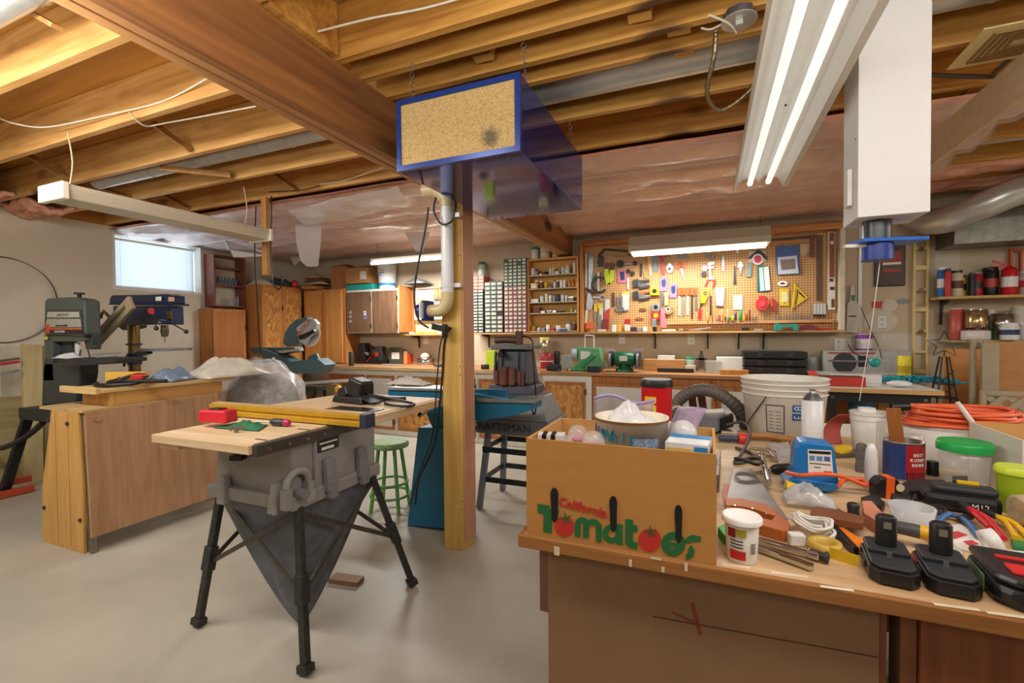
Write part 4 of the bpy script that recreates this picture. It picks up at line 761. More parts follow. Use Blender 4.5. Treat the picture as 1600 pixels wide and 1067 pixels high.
# air cleaner
def rel(p, o): return Vector(p)-Vector(o)
ax0, ax1, ay0, ay1, az0, az1 = -1.245, -.668, 1.686, 2.655, 2.0, 2.302
t = T('air_cleaner', 'blue box shaped air cleaner with a tan filter hanging on chains under the joists', 'air cleaner', ((ax0+ax1)/2, ay0, az0))
w = (ax1-ax0)/2; h = az1-az0; d = ay1-ay0
m_acb = M('3a479c', .07, .75, var=.03); m_ace = M('1e3b86', .25, .2)
P('housing', B().bb(-w, w, .02, d, 0, h), m_acb, t, bev=.003)
P('front_frame', B().bb(-w, -w+.022, 0, .02, 0, h).bb(w-.022, w, 0, .02, 0, h).bb(-w+.022, w-.022, 0, .02, 0, .022).bb(-w+.022, w-.022, 0, .02, h-.022, h), m_ace, t)
def mesh_filter():
    m, nt, p = _mat('filter'); tc = nd(nt, 'ShaderNodeTexCoord')
    v = nd(nt, 'ShaderNodeTexVoronoi', Scale=150.0); nt.links.new(tc.outputs['Object'], v.inputs['Vector'])
    r = nd(nt, 'ShaderNodeValToRGB'); e = r.color_ramp.elements; e[0].color = c4(HX('d2b67e')); e[1].color = c4(HX('a98c58')); e[1].position = .8; nt.links.new(v.outputs['Distance'], r.inputs[0])
    n = nd(nt, 'ShaderNodeMapping'); n.inputs['Location'].default_value = (-.16, 0, -.075); nt.links.new(tc.outputs['Object'], n.inputs[0])
    ln = nd(nt, 'ShaderNodeVectorMath', operation='LENGTH'); nt.links.new(n.outputs[0], ln.inputs[0]); n2 = nd(nt, 'ShaderNodeTexNoise', Scale=70.0); nt.links.new(tc.outputs['Object'], n2.inputs['Vector'])
    ma = nd(nt, 'ShaderNodeMath', operation='MULTIPLY_ADD'); nt.links.new(n2.outputs['Fac'], ma.inputs[0]); ma.inputs[1].default_value = .05; nt.links.new(ln.outputs['Value'], ma.inputs[2])
    r2 = nd(nt, 'ShaderNodeValToRGB'); e = r2.color_ramp.elements; e[0].position = .045; e[1].position = .075; e[0].color = (.8, .8, .8, 1); e[1].color = (0, 0, 0, 1); nt.links.new(ma.outputs[0], r2.inputs[0])
    mx = nd(nt, 'ShaderNodeMixRGB'); nt.links.new(r2.outputs[0], mx.inputs[0]); nt.links.new(r.outputs[0], mx.inputs[1]); mx.inputs[2].default_value = c4(HX('4a443a'))
    nt.links.new(mx.outputs[0], p.inputs['Base Color']); p.inputs['Roughness'].default_value = .9; bu = nd(nt, 'ShaderNodeBump', Strength=.5, Distance=.004); nt.links.new(v.outputs['Distance'], bu.inputs['Height']); nt.links.new(bu.outputs[0], p.inputs['Normal']); return m
P('filter', B().bb(-w+.022, w-.022, .006, .018, .022, h-.022), mesh_filter(), t)
for i, (x, y) in enumerate(((-w+.05, .06), (w-.02, .12), (w-.03, d-.12), (-w+.05, d-.1))): P('chain', chain(B(), (x, y, h), (x-.01, y, 2.484-az0), 9), m_stl, t)
for i in range(4): P('rivet', B().cyl((-w+.12+i*.13, .05+.2*i, -.002), (-w+.12+i*.13, .05+.2*i, 0), .003, n=6), m_chr, t)
# white boxed duct with gate
dx0, dx1 = PY(1340, 342, 2.1).x, PY(1454, 331, 2.1).x; dz = PY(1400, 335, 2.1).z
t = T('boxed_duct', 'tall white painted box duct hanging from the ceiling in the foreground', 'duct', ((dx0+dx1)/2, 2.1, dz))
w = (dx1-dx0)/2
P('box', B().bb(-w, w, 0, .20, 0, 2.485-dz), M('d8d8d6', .5, var=.03), t, bev=.003)
P('switch_strip', B().bb(-w-.018, -w-.001, .06, .11, .06, .2), m_wht, t, bev=.003); P('screw', B().cyl((-w-.002, .03, .3), (-w, .03, .3), .003, n=6), m_iron, t)
g = T('blast_gate', 'blue blast gate with a blue slide plate under the white boxed duct', 'blast gate', ((dx0+dx1)/2-.02, 2.2, dz))
P('neck', B().cyl((0, 0, 0), (0, 0, -.07), .045, n=24), M('4a4d52', .3, .3), g); P('mouth', B().cyl((0, 0, -.09), (0, 0, -.15), .052, n=24), m_gate, g, bev=.002)
P('slide', B().box(.03, 0, -.08, .22, .11, .014, .25), M('2a66c4', .35), g, bev=.003); P('guide', B().box(-.04, -.02, -.094, .15, .02, .012, .25), m_wht, g)
O('pull_string', 'thin white cord hanging down from the blue gate', 'cord', B().tube([(0, 0, 0), (-.02, .02, -.25), (-.05, .05, -.55)], .0014, 6), m_wht, ((dx0+dx1)/2-.01, 2.2, dz-.15))
# dark board with red card on the back wall behind
a, c = PY(1367, 376, 5.4), PY(1415, 446, 5.4)
t = T('key_board', 'dark brown rounded board hanging on the back wall behind the blue gate', 'board', ((a.x+c.x)/2, 5.4, c.z)); w = (c.x-a.x)/2
P('panel', B().bb(-w, w, 0, .02, 0, a.z-c.z), M('3f241a', .35), t, bev=.012)
P('card', B().bb(-w*.5, w*.7, -.004, -.0005, .13, .32).m(1).bb(-w*.5, w*.7, -.005, -.004, .16, .19).m(2).bb(-w*.5, w*.7, -.005, -.004, .2, .22), [M('a8332f'), M('2f5a3c'), m_wht], t)
# ---- round ducts between joists
def duct(x0, x1, y, z, r, lab, rings=(), rz=0):
    t = T('round_duct', lab, 'duct', (x0, y, z)); P('pipe', B().cyl((0, 0, 0), (x1-x0, 0, 0), r, n=24), m_gal, t)
    for q in rings: P('seam', B().tor((q, 0, 0), r, .004, 'x', 24, 6), m_gal, t)
duct(-4.75, -1.72, 2.30, 2.60, .062, 'galvanised round duct between joists left of the beam, near the wrap light', (.75, 1.35, 2.2))
duct(-3.4, -1.72, .93, 2.60, .062, 'galvanised round duct between joists at the upper left corner', (.5, 1.1))
duct(-1.45, 1.2, .98, 2.61, .062, 'galvanised round duct right of the beam near the camera', (.6,))
duct(-1.2, .75, 2.355, 2.60, .10, 'wide shiny round duct between joists behind the air cleaner', (1.5,))
duct(1.1, 3.6, 4.12, 2.58, .055, 'galvanised round duct between joists at far right', (.9,))
duct(.80, 1.25, 2.36, 2.6, .06, 'short galvanised duct beside the ceiling register', (.2,))
t = T('elbow_duct', 'large galvanised elbow duct against the back wall at upper right', 'duct', (1.75, 4.7, 2.25))
P('elbow', B().tube([(-.05, .55, .05), (-.03, .35, -.04), (.05, .15, -.07), (.2, .0, -.01), (.42, -.05, .07), (.9, -.05, .09)], .105, 22, 5), m_gal, t)
for q in ((.42, -.05, .07), (.62, -.05, .08)): P('seam', B().tor(q, .107, .005, 'x', 24, 6), m_gal, t)
O('duct_trunk', 'dark galvanised rectangular trunk duct behind the elbow duct', 'duct', B().bb(0, 1.75, 0, .35, 0, .3), M('77776f', .4, .7, var=.3), (1.9, 5.05, 2.0), bev=.004)
# register
t = T('ceiling_register', 'square cream ceiling register with stepped louvres hanging at upper right', 'register', (1.12, 2.46, 2.415), rz=0)
b = B(); P('plate', b.bb(-.17, .19, -.145, .155, 0, .006), M('d8c48e', .5), t, bev=.003)
for i in range(5):
    s = 1-i*.17; P('louvre', B().bb(-.12*s, .14*s, -.105*s, -.105*s+.008, -.007, -.001).bb(-.12*s, .14*s, .115*s-.008, .115*s, -.007, -.001).bb(-.12*s, -.12*s+.008, -.105*s+.008, .115*s-.008, -.007, -.001).bb(.14*s-.008, .14*s, -.105*s+.008, .115*s-.008, -.007, -.001), M('8e6f3c'), t)
# junction box and conduit
p = PZ(1155, 32, 2.45); t = T('junction_box', 'round grey ceiling junction box with a round cover plate', 'junction box', p)
P('box', B().cyl((0, .01, .0), (0, .01, .037), .055, n=8), m_stl, t); P('cover', B().cyl((0, 0, -.004), (0, 0, 0), .062, n=24).bb(-.012, .012, -.012, .012, -.02, -.004), m_gal, t)
b = B(); pts = [(0, 0, -.02), (-.005, .02, -.10), (-.03, .1, -.2), (.02, .16, -.25), (.12, .16, -.2), (.16, .14, -.14)]
b.tube(pts, .009, 8, 12, rad=lambda u: .009+.0016*sin(u*240)); tag(P('flexible_conduit', b, M('8a7a5c', .35, .8), None, loc=p), 'flexible metal conduit curving from the junction box to the shop light', 'conduit')
def wire(pts, z, lab, mat=M('e2dccb', .5), r=.0045):
    Q = [PZ(q[0], q[1], q[2] if len(q) > 2 else z) for q in pts]; c = Q[0]
    O('cable', lab, 'cable', B().tube([q-c for q in Q], r, 6, 5), mat, c)
wire([(1108, -12), (1138, 2), (1150, 18)], 2.5, 'white cable entering the junction box from above')
wire([(1096, 44), (1110, 46), (1128, 38)], 2.48, 'white cable entering the junction box from the left')
wire([(480, 55), (560, 35), (640, 20), (720, -2)], 2.52, 'white cable running across the joists at the top centre')
wire([(0, 184, 2.6), (30, 195, 2.53), (80, 200, 2.53), (170, 182, 2.53), (260, 160, 2.53), (330, 124, 2.55)], 2.5, 'white cable stapled along the joist at left')
wire([(200, 172), (225, 196, 2.47), (260, 192), (400, 166)], 2.5, 'thin white cable strung under the joists at left')
wire([(500, 288), (540, 282), (600, 262), (640, 255)], 2.52, 'white cable along the joist before the plastic sheet')
wire([(420, 300, 2.5), (470, 297, 2.49), (500, 290, 2.5)], 2.5, 'dark cable along the joist left of the post', m_blk)
wire([(1300, 110, 2.5), (1530, 120, 2.49), (1555, 112, 2.47), (1600, 70, 2.47)], 2.5, 'dark pipe running under the joists at far right', M('4a3a2c', .5), .01)
wire([(1455, 218, 2.42), (1500, 180, 2.42), (1560, 130, 2.42), (1600, 108, 2.42)], 2.4, 'copper pipe running across the joists at far right', M('b5683a', .3, .8), .008)
wire([(1455, 208, 2.42), (1500, 168, 2.42), (1515, 158, 2.42)], 2.4, 'short dark pipe beside the copper pipe', M('5a4030', .4), .006)
P0 = PZ(1455, 232, 2.31); P1 = PZ(1640, 80, 2.31)
O('wrapped_pipe', 'pale drywall strip running diagonally under the joists at upper right', 'strip', B().bar((0, 0, 0), P1-P0, .02, .17, (0, 0, 1)), M('cbb491', .7), P0)
# hanging stick and cords near it
p = PY(411, 430, 2.93)
O('hanging_stick', 'vertical wooden stick nailed to a joist beside the plastic flaps', 'stick', B().bb(-.03, .03, -.02, .02, 0, 2.486-p.z), W('cf9c58', 'a9783a', 'z', 8), (PY(416, 400, 2.93).x, 2.93, p.z), bev=.002)
def cord(pts, y, lab, mat=m_blk, r=.006, name='hanging_cable', cat='cable'):
    Q = [PY(q[0], q[1], q[2] if len(q) > 2 else y) for q in pts]; c = Q[0]
    return O(name, lab, cat, B().tube([k-c for k in Q], r, 6, 5), mat, c)
cord([(424, 306), (424, 330), (423, 400), (426, 440), (436, 452), (441, 440), (440, 432)], 2.92, 'black cord looping beside the wooden stick')
cord([(400, 322, 2.93), (398, 400, 2.93), (402, 470, 3.0), (404, 520, 3.1), (407, 548, 3.5)], 2.93, 'black cord hanging in front of the chipboard cabinet')
cord([(681, 308), (678, 330), (690, 350), (706, 345), (710, 325), (709, 312)], 2.3, 'dark cord looped over the white pipe')
cord([(685, 325), (680, 360), (666, 430), (663, 470), (670, 500), (685, 512)], 2.32, 'long dark cord hanging left of the white pipe')
cord([(690, 512), (680, 530), (675, 600), (665, 690), (640, 750), (634, 790)], 2.36, 'black cord hanging down in front of the blue sheet')
cord([(694, 516), (684, 540), (679, 600), (672, 680), (650, 740), (638, 785)], 2.37, 'second black cord hanging beside the first in front of the blue sheet', r=.004)
O('power_bar_plug', 'dark plug cluster strapped to the post left face at counter height', 'plug', B().box(0, 0, 0, .09, .05, .035, 0, 0, .2).cyl((.03, 0, .02), (.03, 0, -.06), .018), m_blk, PY(688, 512, 2.36))
# ================================================================ table saw
ST = .90
m_sgry = M('8f8e8b', .5, var=.1); m_sgry2 = M('77777a', .55, var=.12); m_dst = M('3a3d3b', .55, .5, var=.5, sc=30); m_ply = W('e2c8a0', 'c4a074', 'y', 5, .55); m_plyx = W('e4cda8', 'c9a87c', 'x', 6, .55); m_gold = M('c79a25', .4, .2, var=.12)
t = T('table_saw', 'grey portable table saw on splayed black legs with a plywood topped table', 'table saw', (-1.75, 1.62, 0)); o = t.location
X0, X1, Y0, Y1 = -2.07, -1.50, 1.17, 2.44
P('table_top', B().bb(X0-o.x, X1-.03-o.x, Y0+.02-o.y, 1.60-o.y, ST-.012, ST), m_plyx, t, bev=.002, label='pale plywood covered left table')
P('table_top', B().prism([(-2.32-o.x, 1.60-o.y), (X1-.012-o.x, 1.60-o.y), (X1-.012-o.x, Y1-o.y), (-2.22-o.x, Y1-o.y)], ST-.03, ST, 'z'), m_ply, t, bev=.002)
P('edge_board', B().bb(X0-.01-o.x, X1-.02-o.x, Y0-.005-o.y, Y0+.02-o.y, ST-.035, ST-.002), m_plyx, t, bev=.002); P('edge_batten', B().bb(X0-o.x, X0+.12-o.x, Y0+.02-o.y, Y0+.06-o.y, ST-.06, ST-.0125).bb(X0+.12-o.x, X0+.3-o.x, Y0+.02-o.y, Y0+.06-o.y, ST-.045, ST-.0125), m_plyx, t)
P('rail', B().bb(X1-.03-o.x, X1+.004-o.x, Y0+.01-o.y, 1.78-o.y, ST-.045, ST-.003), M('5c5a58', .35, .6, var=.2), t, bev=.002)
P('slat_edge', B().bb(X1-.011-o.x, X1+.008-o.x, 1.785-o.y, Y1-o.y, ST-.045, ST-.004), m_ply, t, bev=.002)
b = B()
for i in range(4): b.cyl((X1+.004-o.x, Y0+.06+i*.09-o.y, ST-.025), (X1+.009-o.x, Y0+.06+i*.09-o.y, ST-.025), .007, n=10)
P('bolt', b, m_chr, t)
P('insert_plate', B().bb(-1.86-o.x, X1-.06-o.x, 1.72-o.y, 1.98-o.y, ST+.0005, ST+.004), M('4b4d4f', .25, .7), t)
for y in (1.25, 1.45): P('slot', B().bb(X1-.09-o.x, X1-.03-o.x, y-.005-o.y, y+.005-o.y, ST, ST+.001), m_iron, t)
# body shell
bx0, bx1, by0, by1 = -1.98, -1.53, 1.36, 1.84
P('body', B().box(-.0, -.02, .735, .45, .48, .30, t=1.0).bb(bx1-o.x-.02, bx1-o.x+.022, by0+.10-o.y, by1-o.y, .62, .87), m_sgry, t, bev=.012)
P('lower_rim', B().bb(bx0-.02-o.x, bx1+.03-o.x, by0-.03-o.y, by0+.01-o.y, .60, .655).bb(bx1-.0-o.x, bx1+.035-o.x, by0-.03-o.y, by1+.02-o.y, .60, .66), m_sgry, t, bev=.008)
for x in (PY(353, 755, 1.34).x-o.x, PY(433, 770, 1.34).x-o.x): P('foot_bracket', B().box(x, -.285, .645, .052, .05, .12, t=.6).bar((x, -.27, .62), (x, -.18, .65), .04, .05).bar((x, -.20, .64), (x+.10, -.20, .64), .05, .05), M('9a9a98', .5, var=.15), t, bev=.006)
P('arch_guard', B().tor((.245, -.255, .70), .055, .016, 'x', 14, 8, 0, pi).bb(.229, .261, -.325, -.295, .62, .70).bb(.229, .261, -.215, -.185, .62, .70), m_sgry, t)
P('crank_knob', B().cyl((.25, -.255, .665), (.29, -.255, .665), .022), m_sgry2, t)
for y in (-.10, .1): P('latch', B().box(.262, y, .70, .03, .055, .14, ry=-.12).box(.275, y, .64, .03, .045, .08), m_sgry2, t, bev=.006)
lb = P('rating_label', B().bb(.246, .2475, -.15, -.03, .80, .85), M('26282a'), t); P('print', B().bb(.2476, .248, -.13, -.06, .806, .818).bb(.2476, .248, -.14, -.04, .832, .838), m_wht, lb)
P('lift_knob', B().box(-.05, -.285, .79, .05, .05, .02, .4).cyl((-.05, -.26, .79), (-.05, -.30, .79), .012), m_blk, t)
# legs
tops = {(-1, -1): (-2.0, 1.40), (1, -1): (-1.51, 1.37), (1, 1): (-1.50, 1.80), (-1, 1): (-2.0, 1.80)}
feet = {(-1, -1): (-2.096, 1.345), (1, -1): (-1.414, 1.305), (1, 1): (-1.399, 1.982), (-1, 1): (-2.12, 1.99)}
m_leg = M('3a3c38', .5, .4, var=.45, sc=40)
for k in tops:
    a = Vector((tops[k][0]-o.x, tops[k][1]-o.y, .61)); c = Vector((feet[k][0]-o.x, feet[k][1]-o.y, .009)); d = (a-c)
    g = P('leg', B().bar(c+d*.02, a, .034, .028), m_leg, t, bev=.004)
    P('collar', B().bar(c+d*.40, c+d*.58, .046, .040), m_leg, g, bev=.004); P('foot', B().bar(c, c+d*.05, .052, .046), m_leg, g, bev=.004)
def mid(k, f): a = Vector((tops[k][0]-o.x, tops[k][1]-o.y, .61)); c = Vector((feet[k][0]-o.x, feet[k][1]-o.y, 0)); return c.lerp(a, f)
for p, q in (((-1, -1), (1, -1)), ((1, -1), (1, 1)), ((-1, 1), (1, 1)), ((-1, -1), (-1, 1))):
    for u, v in (((p), (q)), ((q), (p))):
        P('cross_brace', B().bar(mid(u, .96), mid(v, .46), .005, .020), M('57534a', .45, .6, var=.4, sc=40), t)
# dust bag: canvas hopper hanging from the rim
def hop(u, v):
    c = [(-.23, -.25), (.23, -.25), (.23, .21), (-.23, .21)]; i = min(3, int(u*4)); f = u*4-i; a, q = c[i], c[(i+1) % 4]
    x = a[0]+(q[0]-a[0])*f; y = a[1]+(q[1]-a[1])*f; k = (1-v)**.8; w_ = .012*sin(u*38)*sin(pi*v)
    return (.10+(x-.10)*k+w_, -.12+(y+.12)*k+w_, .60-.585*v)
P('dust_bag', B().grid(hop, 48, 16), M('666a72', .6, var=.4, sc=7, bump=.3), t)
# fence
t = T('saw_fence', 'gold aluminium fence extrusion lying across the table saw', 'fence', (-1.8, 1.57, ST+.005))
P('extrusion', B().prism([(-.025, 0), (.025, 0), (.025, .05), (-.025, .05), (-.025, .032), (-.017, .028), (-.017, .024), (-.025, .02)], -.49, .455, 'x'), m_gold, t, bev=.0015); P('end_cap', B().bb(.456, .49, -.03, .03, -.004, .055), M('30344a', .5), t, bev=.002)
P('top_strip', B().bb(-.49, .45, -.01, .028, .0505, .056), M('c6a46c', .5), t)
# things on the saw
t = T('tape_case', 'small red case lying on the plywood saw table', 'case', PZ(341, 667, ST)+Vector((0, .0, .0)), rz=.15)
P('case', B().box(0, 0, .028, .15, .07, .054, t=.93), M('d5283a', .35), t, bev=.008); P('button', B().bb(-.088, -.076, -.015, .015, .015, .035).bb(-.03, .03, -.02, .02, .055, .060), m_blk, t, bev=.002)
p = PZ(385, 668, ST); O('green_cloth', 'crumpled green cloth lying beside the red case', 'cloth', B().grid(lambda u, v: ((u-.5)*.24*(1-.5*v), (v-.5)*.11, .004+.035*sin(pi*u)*sin(pi*v)*(.6+.7*noise.noise(Vector((u*7, v*5, 4))))), 24, 14), M('2c6f4c', .8, var=.2), p, rz=.1, solid=.003)
t = T('screwdriver', 'grey and magenta handled screwdriver lying on the saw table', 'screwdriver', PZ(418, 670, ST)+Vector((0, 0, .017)), rz=.1)
P('handle', B().lathe(0, 0, 0, [(.008, -.045), (.016, -.03), (.017, .01), (.012, .03)], 12, M=Matrix.Rotation(pi/2, 4, 'Y')), M('3a3c40', .4), t); P('cap', B().lathe(0, 0, 0, [(.014, .03), (.017, .04), (.012, .055)], 12, M=Matrix.Rotation(pi/2, 4, 'Y')), M('b32a6a', .35), t); P('shank', B().cyl((-.045, 0, 0), (-.13, 0, -.004), .003, n=8), m_chr, t)
O('wing_nut', 'small steel wing nut lying on the plywood near its front edge', 'nut', B().cyl((0, 0, 0), (0, 0, .02), .008).box(-.016, 0, .02, .02, .004, .018, 0, 0, -.5).box(.016, 0, .02, .02, .004, .018, 0, 0, .5), m_stl, PZ(369, 676, ST), rz=.7)
t = T('battery_charger', 'black wedge shaped charger lying on the far end of the saw table', 'charger', PZ(558, 628, ST)+Vector((0, 0, .001)), rz=-.15)
P('base', B().box(0, 0, .02, .26, .16, .04, t=.9), m_blk, t, bev=.01); P('housing', B().box(.03, 0, .085, .13, .12, .10, 0, 0, .25, t=.8).box(-.06, 0, .06, .10, .13, .06, 0, 0, -.35, t=.85), m_blk, t, bev=.012); P('plate', B().box(.15, -.02, .03, .10, .11, .006, 0, 0, .3), m_iron, t)
P('cable', B().tube([(.09, 0, .05), (.18, .05, .03), (.3, .07, .015), (.4, .05, .01), (.42, -.02, .008), (.33, -.04, .01), (.25, -.02, .01)], .008, 8), m_blk, t)
O('hold_down', 'flat black plastic wedge lying right of the charger', 'wedge', B().prism([(-.14, -.03), (.12, -.02), (.14, .01), (-.12, .05)], 0, .025, 'z'), m_blk, PZ(603, 625, ST), bev=.004)
# ================================================================ stool
c = PY(609, 697, 2.8); zt_ = .50
t = T('stool', 'round green painted wooden stool with worn seat beside the blue sheet metal stand', 'stool', (c.x, 2.8, 0)); m_grn = M('5d9a4c', .45, var=.15); m_gseat = M('8db87a', .5, var=.35, sc=22)
P('seat', B().lathe(0, 0, zt_-.045, [(.115, 0), (.137, .008), (.14, .03), (.125, .045)], 28), m_gseat, t)
for i in range(4):
    a = pi/4+i*pi/2+.25; P('leg', B().tube([(cos(a)*.085, sin(a)*.085, zt_-.045), (cos(a)*.15, sin(a)*.15, 0)], .014, 10, 1), m_grn, t)
P('ring', B().tor((0, 0, .2), .125, .010, 'z', 28), m_grn, t); P('ring', B().tor((0, 0, .11), .142, .010, 'z', 28), m_grn, t)
O('wood_offcut', 'flat brown wooden offcut lying on the floor behind the saw bag', 'offcut', B().box(0, 0, .012, .17, .07, .024), M('8b6648', .5), PZ(541, 909, 0), rz=.15, bev=.002)
# ================================================================ blue jointer
m_jb = M('1d6a8c', .38, .2, var=.12); m_jt = M('a8b0b0', .3, .8, var=.1)
t = T('jointer', 'long blue jointer with grey bed on a blue sheet metal stand behind the post', 'jointer', (-1.55, 2.75, 0)); o = t.location
b = B(); FY(b, [(653, 668), (722, 668), (724, 829), (636, 829)], 2.585, .14, o); P('stand', b, m_jb, t, bev=.006)
b = B(); FY(b, [(606, 606), (700, 610), (833, 628), (833, 640), (800, 650), (748, 658), (680, 648), (660, 625), (606, 618)], 2.62, .16, o); P('bed', b, m_jb, t, bev=.004)
b = B(); FY(b, [(745, 622), (834, 625), (834, 630), (745, 628)], 2.605, .2, o); P('bed_top', b, m_jt, t)
b = B(); FY(b, [(608, 603), (700, 607), (791, 609), (791, 626), (700, 620), (608, 608)], 2.70, .03, o); P('fence', b, m_jb, t, bev=.003)
b = B(); FY(b, [(606, 605), (700, 608), (700, 611), (606, 609)], 2.6, .2, o); P('bed_top', b, m_jt, t)
b = B(); FY(b, [(664, 633), (690, 636), (690, 668), (676, 669), (668, 650)], 2.6, .3, o); P('column', b, m_jb, t)
P('fence_knob', B().cyl(PY(656, 648, 2.58)-o, PY(656, 648, 2.64)-o, .016), m_blk, t); P('handle', B().tube([PY(657, 650, 2.58)-o, PY(672, 640, 2.57)-o, PY(688, 634, 2.58)-o], .006), m_jt, t)
b = B(); FY(b, [(755, 613), (761, 613), (761, 621), (758, 624), (755, 621)], 2.695, .004, o); P('bracket', b, M('2f86aa', .35), t)
O('paper_bag', 'white crumpled paper lying on the left end of the blue jointer', 'paper', B().grid(lambda u, v: ((u-.5)*.34, (v-.5)*.12, .002+.05*sin(pi*u)*sin(pi*v)*(.7+.9*abs(noise.noise(Vector((u*7, v*5, 9)))))), 24, 10), M('cfcabd', .7), PY(640, 606, 2.76)+Vector((0, 0, .012)), solid=.003)
# ================================================================ spindle sander on craftsman stand
SY = 3.25
t = T('sander_stand', 'grey lettered metal tool stand under the spindle sander', 'stand', (-1.28, SY, 0)); o = t.location
zs0, zs1 = PY(765, 678, SY-.2).z, PY(765, 655, SY-.2).z
P('top_band', B().prism([(-.30, -.2), (.27, -.2), (.27, .2), (-.30, .2)], zs0, zs1, 'z'), m_sgry2, t, bev=.01)
P('cone', B().add([(-.29, -.19, zs1), (.26, -.19, zs1), (.26, .19, zs1), (-.29, .19, zs1), (-.20, -.12, .84), (.19, -.12, .84), (.19, .12, .84), (-.2, .12, .84)], [(0, 3, 2, 1), (4, 5, 6, 7), (0, 1, 5, 4), (1, 2, 6, 5), (2, 3, 7, 6), (3, 0, 4, 7)]), M('8b9090', .45, .3), t, bev=.01)
text(t, 'CRAFTSMAN', .075, M('2a2c2c'), (-.10, -.2012, (zs0+zs1)/2), (pi/2, 0, 0), sx=1.1)
for sx in (-1, 1):
    for sy in (-1, 1): P('leg', B().bar((sx*.22, sy*.15, zs0), (sx*.27, sy*.21, .005), .045, .03), m_sgry2, t, bev=.003)
for z_ in (.42, .2):
    for s in (-1, 1): P('rail', B().bb(-.25, .25, s*.19-.004, s*.19+.004, z_, z_+.04), M('3f4244', .4, .6), t); P('rail', B().bb(s*.25-.004, s*.25+.004, -.185, .185, z_, z_+.04), M('3f4244', .4, .6), t)
t = T('spindle_sander', 'grey oscillating spindle sander holding rusty brown sanding drums', 'sander', (-1.33, SY, .841)); m_sn = M('4a4d58', .45, var=.15)
P('base', B().box(0, 0, .035, .36, .30, .07, t=.94), m_sn, t, bev=.015); P('body', B().box(-.0, .0, .20, .28, .24, .26, t=.8), m_sn, t, bev=.02)
P('table', B().bb(-.15, .15, -.14, .14, .33, .365), M('777b7c', .35, .5), t, bev=.006)
for i, (x, r, h_) in enumerate(((-.105, .016, .1), (-.045, .035, .13), (.02, .026, .12), (.075, .012, .1), (.10, .010, .09))): P('sanding_drum', B().cyl((x, -.145+(.01 if r < .02 else 0), .075), (x, -.145+(.01 if r < .02 else 0), .075+h_), r), M('7a4a3c', .8, var=.25), t)
for x in (-.125, -.075, .055, .13): P('rib', B().box(x, -.115, .2, .012, .03, .22, rx=-.1), m_sn, t)
P('port', B().cyl((-.06, -.12, .30), (-.06, -.17, .295), .022), m_blk, t)
t = T('hand_tool', 'small brown hand tool with a cord lying on top of the spindle sander', 'tool', (-1.36, SY, 1.207), rz=.1)
P('body', B().tube([(-.14, 0, .03), (-.05, 0, .035), (.04, 0, .03)], .028, 12, 2).cyl((.05, 0, .0), (.05, 0, .10), .03), M('5b4034', .45, .2), t); P('cable', B().tube([(.08, 0, .06), (.17, -.08, .03), (.22, -.24, -.10), (.24, -.25, -.4), (.22, -.25, -.48), (.2, -.25, -.34)], .006, 6), m_blk, t)
# ================================================================ mitre saw on its folding stand
MY = 3.85
o = PY(455, 600, MY); o.y = MY; o.z = 0
zm = PY(455, 601, MY).z
t = T('mitre_stand', 'black folding stand with yellow knobs carrying the mitre saw', 'stand', o)
k = MP(PY(455, 600, MY))
P('top_bar', B().bb(-.42, .45, -.08, .08, zm-.05, zm), M('2b2c2e', .4), t, bev=.004); P('extension_arm', B().bar((.1, -.05, zm+.02), (.85, -.05, zm+.08), .04, .03), m_gal, t)
for x in (-.02, .42):
    for s in (-1, 1): P('leg', B().bar((x, s*.07, zm-.05), (x-.06, s*.3, .008), .04, .03), m_blk, t)
P('knob', B().cyl((.30, -.10, zm-.11), (.30, -.14, zm-.11), .035, n=10), M('e0a31e'), t); P('knob', B().cyl((.80, -.10, zm+.0), (.80, -.14, zm+.0), .035, n=10), M('e0a31e'), t); P('clamp_block', B().bb(.60, .70, -.09, .03, zm-.25, zm+.03), M('6c5a2c'), t)
t = T('mitre_saw', 'grey and silver sliding mitre saw with a clear round blade guard', 'mitre saw', (o.x, MY, zm)); oo = t.location
m_bg = M('4a6066', .45, .1); m_bs = M('c3c5c4', .3, .5, var=.08)
for nm, pts, mt, y, th in (('base', [(407, 545), (428, 552), (455, 565), (495, 560), (508, 570), (500, 583), (462, 584), (430, 570), (410, 565)], m_bg, MY-.1, .16),
    ('table_arm', [(387, 543), (460, 543), (462, 549), (425, 557), (395, 552)], m_bg, MY-.02, .12), ('fence', [(425, 553), (448, 552), (448, 566), (427, 566)], m_iron, MY+.05, .03), ('fence', [(482, 556), (494, 552), (503, 572), (478, 572)], m_bg, MY+.05, .03),
    ('head', [(445, 520), (452, 508), (463, 499), (478, 495), (482, 500), (466, 515), (462, 540), (448, 542), (442, 536)], m_bg, MY-.1, .08),
    ('guard', [(463, 512), (480, 499), (489, 498), (495, 505), (494, 515), (480, 528), (475, 538), (466, 532)], m_bs, MY-.13, .05), ('handle', [(465, 525), (482, 518), (489, 514), (491, 518), (478, 526), (467, 531)], m_blk, MY-.17, .035)):
    b = B(); FY(b, pts, y, th, oo); P(nm, b, mt, t, bev=.004)
c = PY(483, 520, MY-.05)-oo; P('blade_guard', B().cyl(c, c+Vector((0, .012, 0)), 21*k, n=32), M('d8d4c8', .1, .0, al=.45, var=0), t); P('blade', B().cyl(c+Vector((0, .015, 0)), c+Vector((0, .018, 0)), 17*k, n=32), m_chr, t)
P('slide_rail', B().bar(PY(425, 552, MY-.03)-oo, PY(468, 546, MY-.03)-oo, .03, .03), m_chr, t)
t = text(t, 'BOSCH', .075, m_rd, PY(475, 511, MY-.135)-oo, (pi/2, -.75, 0), 'lettering')
